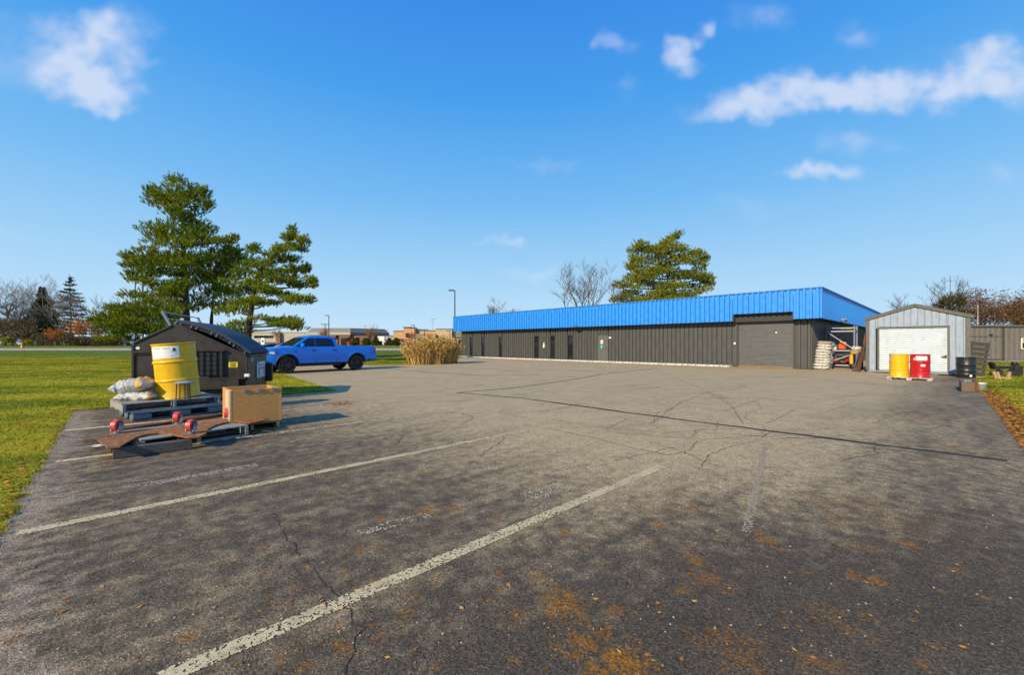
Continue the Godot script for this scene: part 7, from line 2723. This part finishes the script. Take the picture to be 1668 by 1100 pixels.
	for q in [[595, 531, "distant floodlight rack on a thin mast above the canopy"], [705, 520, "distant floodlight rack on a tall thin mast above the restaurant"], [630, 538, "distant twin floodlight on a thin mast at the canopy's end"]]:
		foot = pt(q[0], 150.0)
		o = thing("floodlight_mast", q[2], "mast", foot)
		mb = MB.new()
		mb.tube([Vector3(0, -0.1, 0), Vector3(0, hgt(q[1], 150.0) - foot.y, 0)], [0.09, 0.06], 6)
		obj(mb, "pole", M.rack_beam, o)
		mb = MB.new()
		mb.box(Vector3(0, hgt(q[1], 150.0) - foot.y, 0), Vector3(1.4, 0.3, 0.3), 0.05)
		mb.box(Vector3(0, hgt(q[1] + 5, 150.0) - foot.y, 0), Vector3(1.0, 0.25, 0.3), 0.05)
		obj(mb, "lamp_rack", M.rack_beam, o)
	# young conifers on the verge
	var cone := func(px: float, topy: float, dd: float, label: String, sd: int) -> void:
		var pads := []
		var base := HY + (CAMH - gy(dd)) * F / dd
		for k in 7:
			var t := (k + 0.5) / 7.0
			pads.append([px, lerpf(topy, base - 1.0, t), 1.0 + 6.0 * t, 2.2])
		conifer("young_spruce", label, [[px, base], [px, topy + 4], [px, topy]], 0.06, dd, pads, [Color(0.04, 0.06, 0.012), Color(0.13, 0.15, 0.02)], 0.34, 1.2, sd, false, 1.0, "young spruces on the verge")
	cone.call(634.0, 552.0, 92.0, "young spruce on the verge before the pale hall", 401)
	cone.call(646.0, 553.0, 92.0, "young spruce on the verge before the restaurant's orange wing", 402)
	cone.call(612.0, 551.0, 90.0, "young spruce on the verge just past the pickup's tailgate", 403)
	cone.call(597.0, 554.0, 92.0, "young spruce on the verge before a canopy post", 404)
	cone.call(576.0, 555.0, 92.0, "young spruce on the verge above the pickup's bed", 405)
	leafy_tree("young_tree", "young tree with rusty orange leaves before the filling station", pt(530, 92.0), 4.6, 0.4, [Color(0.32, 0.12, 0.02), Color(0.5, 0.24, 0.04)], 260, 330, 0.4, 0.14)
	leafy_tree("young_tree", "young tree with dull red leaves before the restaurant tower", pt(670, 96.0), 3.6, 0.5, [Color(0.26, 0.08, 0.03), Color(0.4, 0.16, 0.05)], 200, 331, 0.35, 0.13)
	leafy_tree("young_tree", "young tree with sparse orange leaves at the end of the canopy", pt(604, 96.0), 4.8, 0.4, [Color(0.30, 0.13, 0.03), Color(0.46, 0.22, 0.05)], 220, 332, 0.4, 0.14)
	leafy_tree("young_tree", "young tree with thin red twigs before the long warehouse", pt(453, 96.0), 4.6, 0.4, [Color(0.26, 0.10, 0.04), Color(0.4, 0.18, 0.06)], 110, 333, 0.4, 0.12)
	# things along the far drive
	o = thing("white_sign", "white sign box on the verge beside a young spruce", "sign", pt(621, 94.0))
	mb = MB.new()
	mb.box(Vector3(0, 1.5, 0), Vector3(1.5, 1.1, 0.3), 0.03)
	obj(mb, "sign_face", M.white, o)
	for s in [-0.6, 0.6]:
		mb = MB.new()
		mb.box(Vector3(s, 0.45, 0), Vector3(0.1, 0.98, 0.1), 0.005)
		obj(mb, "post", M.white, o)
	o = thing("white_sign", "small white sign with a dark panel before the long warehouse", "sign", pt(429, 90.0))
	mb = MB.new()
	mb.box(Vector3(0, 0.8, 0), Vector3(0.8, 1.6, 0.3), 0.03)
	obj(mb, "sign_body", M.white, o)
	mb = MB.new()
	mb.box(Vector3(0, 0.9, 0.16), Vector3(0.4, 0.4, 0.03), 0.005)
	obj(mb, "panel", M.black, o)
	mb = MB.new()
	mb.lathe([Vector2(0.0, 0), Vector2(0.28, 0), Vector2(0.2, 0.1), Vector2(0.14, 0.5), Vector2(0.14, 0.8), Vector2(0, 0.95)], 12)
	o = obj(mb, "hydrant", pm(0.62, 0.30, 0.03, 0.5))
	o.position = pt(37, 71.5)
	tag(o, "small orange hydrant at the roadside by the yellowish bushes", "hydrant")
	small_car("white car parked before the pale hall beyond the road", M.car_white, pt(640, 98.0), 0.1)
	small_car("dark car parked at the restaurant entrance", M.car_red, pt(664, 104.0), 0.2)
	small_car("grey teal car parked before the wood across the road", M.car_teal, pt(200, 100.0), 0.3)
	small_car("white car half hidden by the dumpster's corner across the road", M.car_white, pt(212, 98.0), -0.4)

func _ready() -> void:
	materials()
	air()
	var t := Time.get_ticks_msec()
	ground()
	print("ground ", Time.get_ticks_msec() - t)
	workshop()
	shed()
	neighbour()
	pile()
	cars()
	yard_side()
	print("yard")
	plants()
	far_things()
	lawn_grass()
	print("all ", Time.get_ticks_msec() - t)
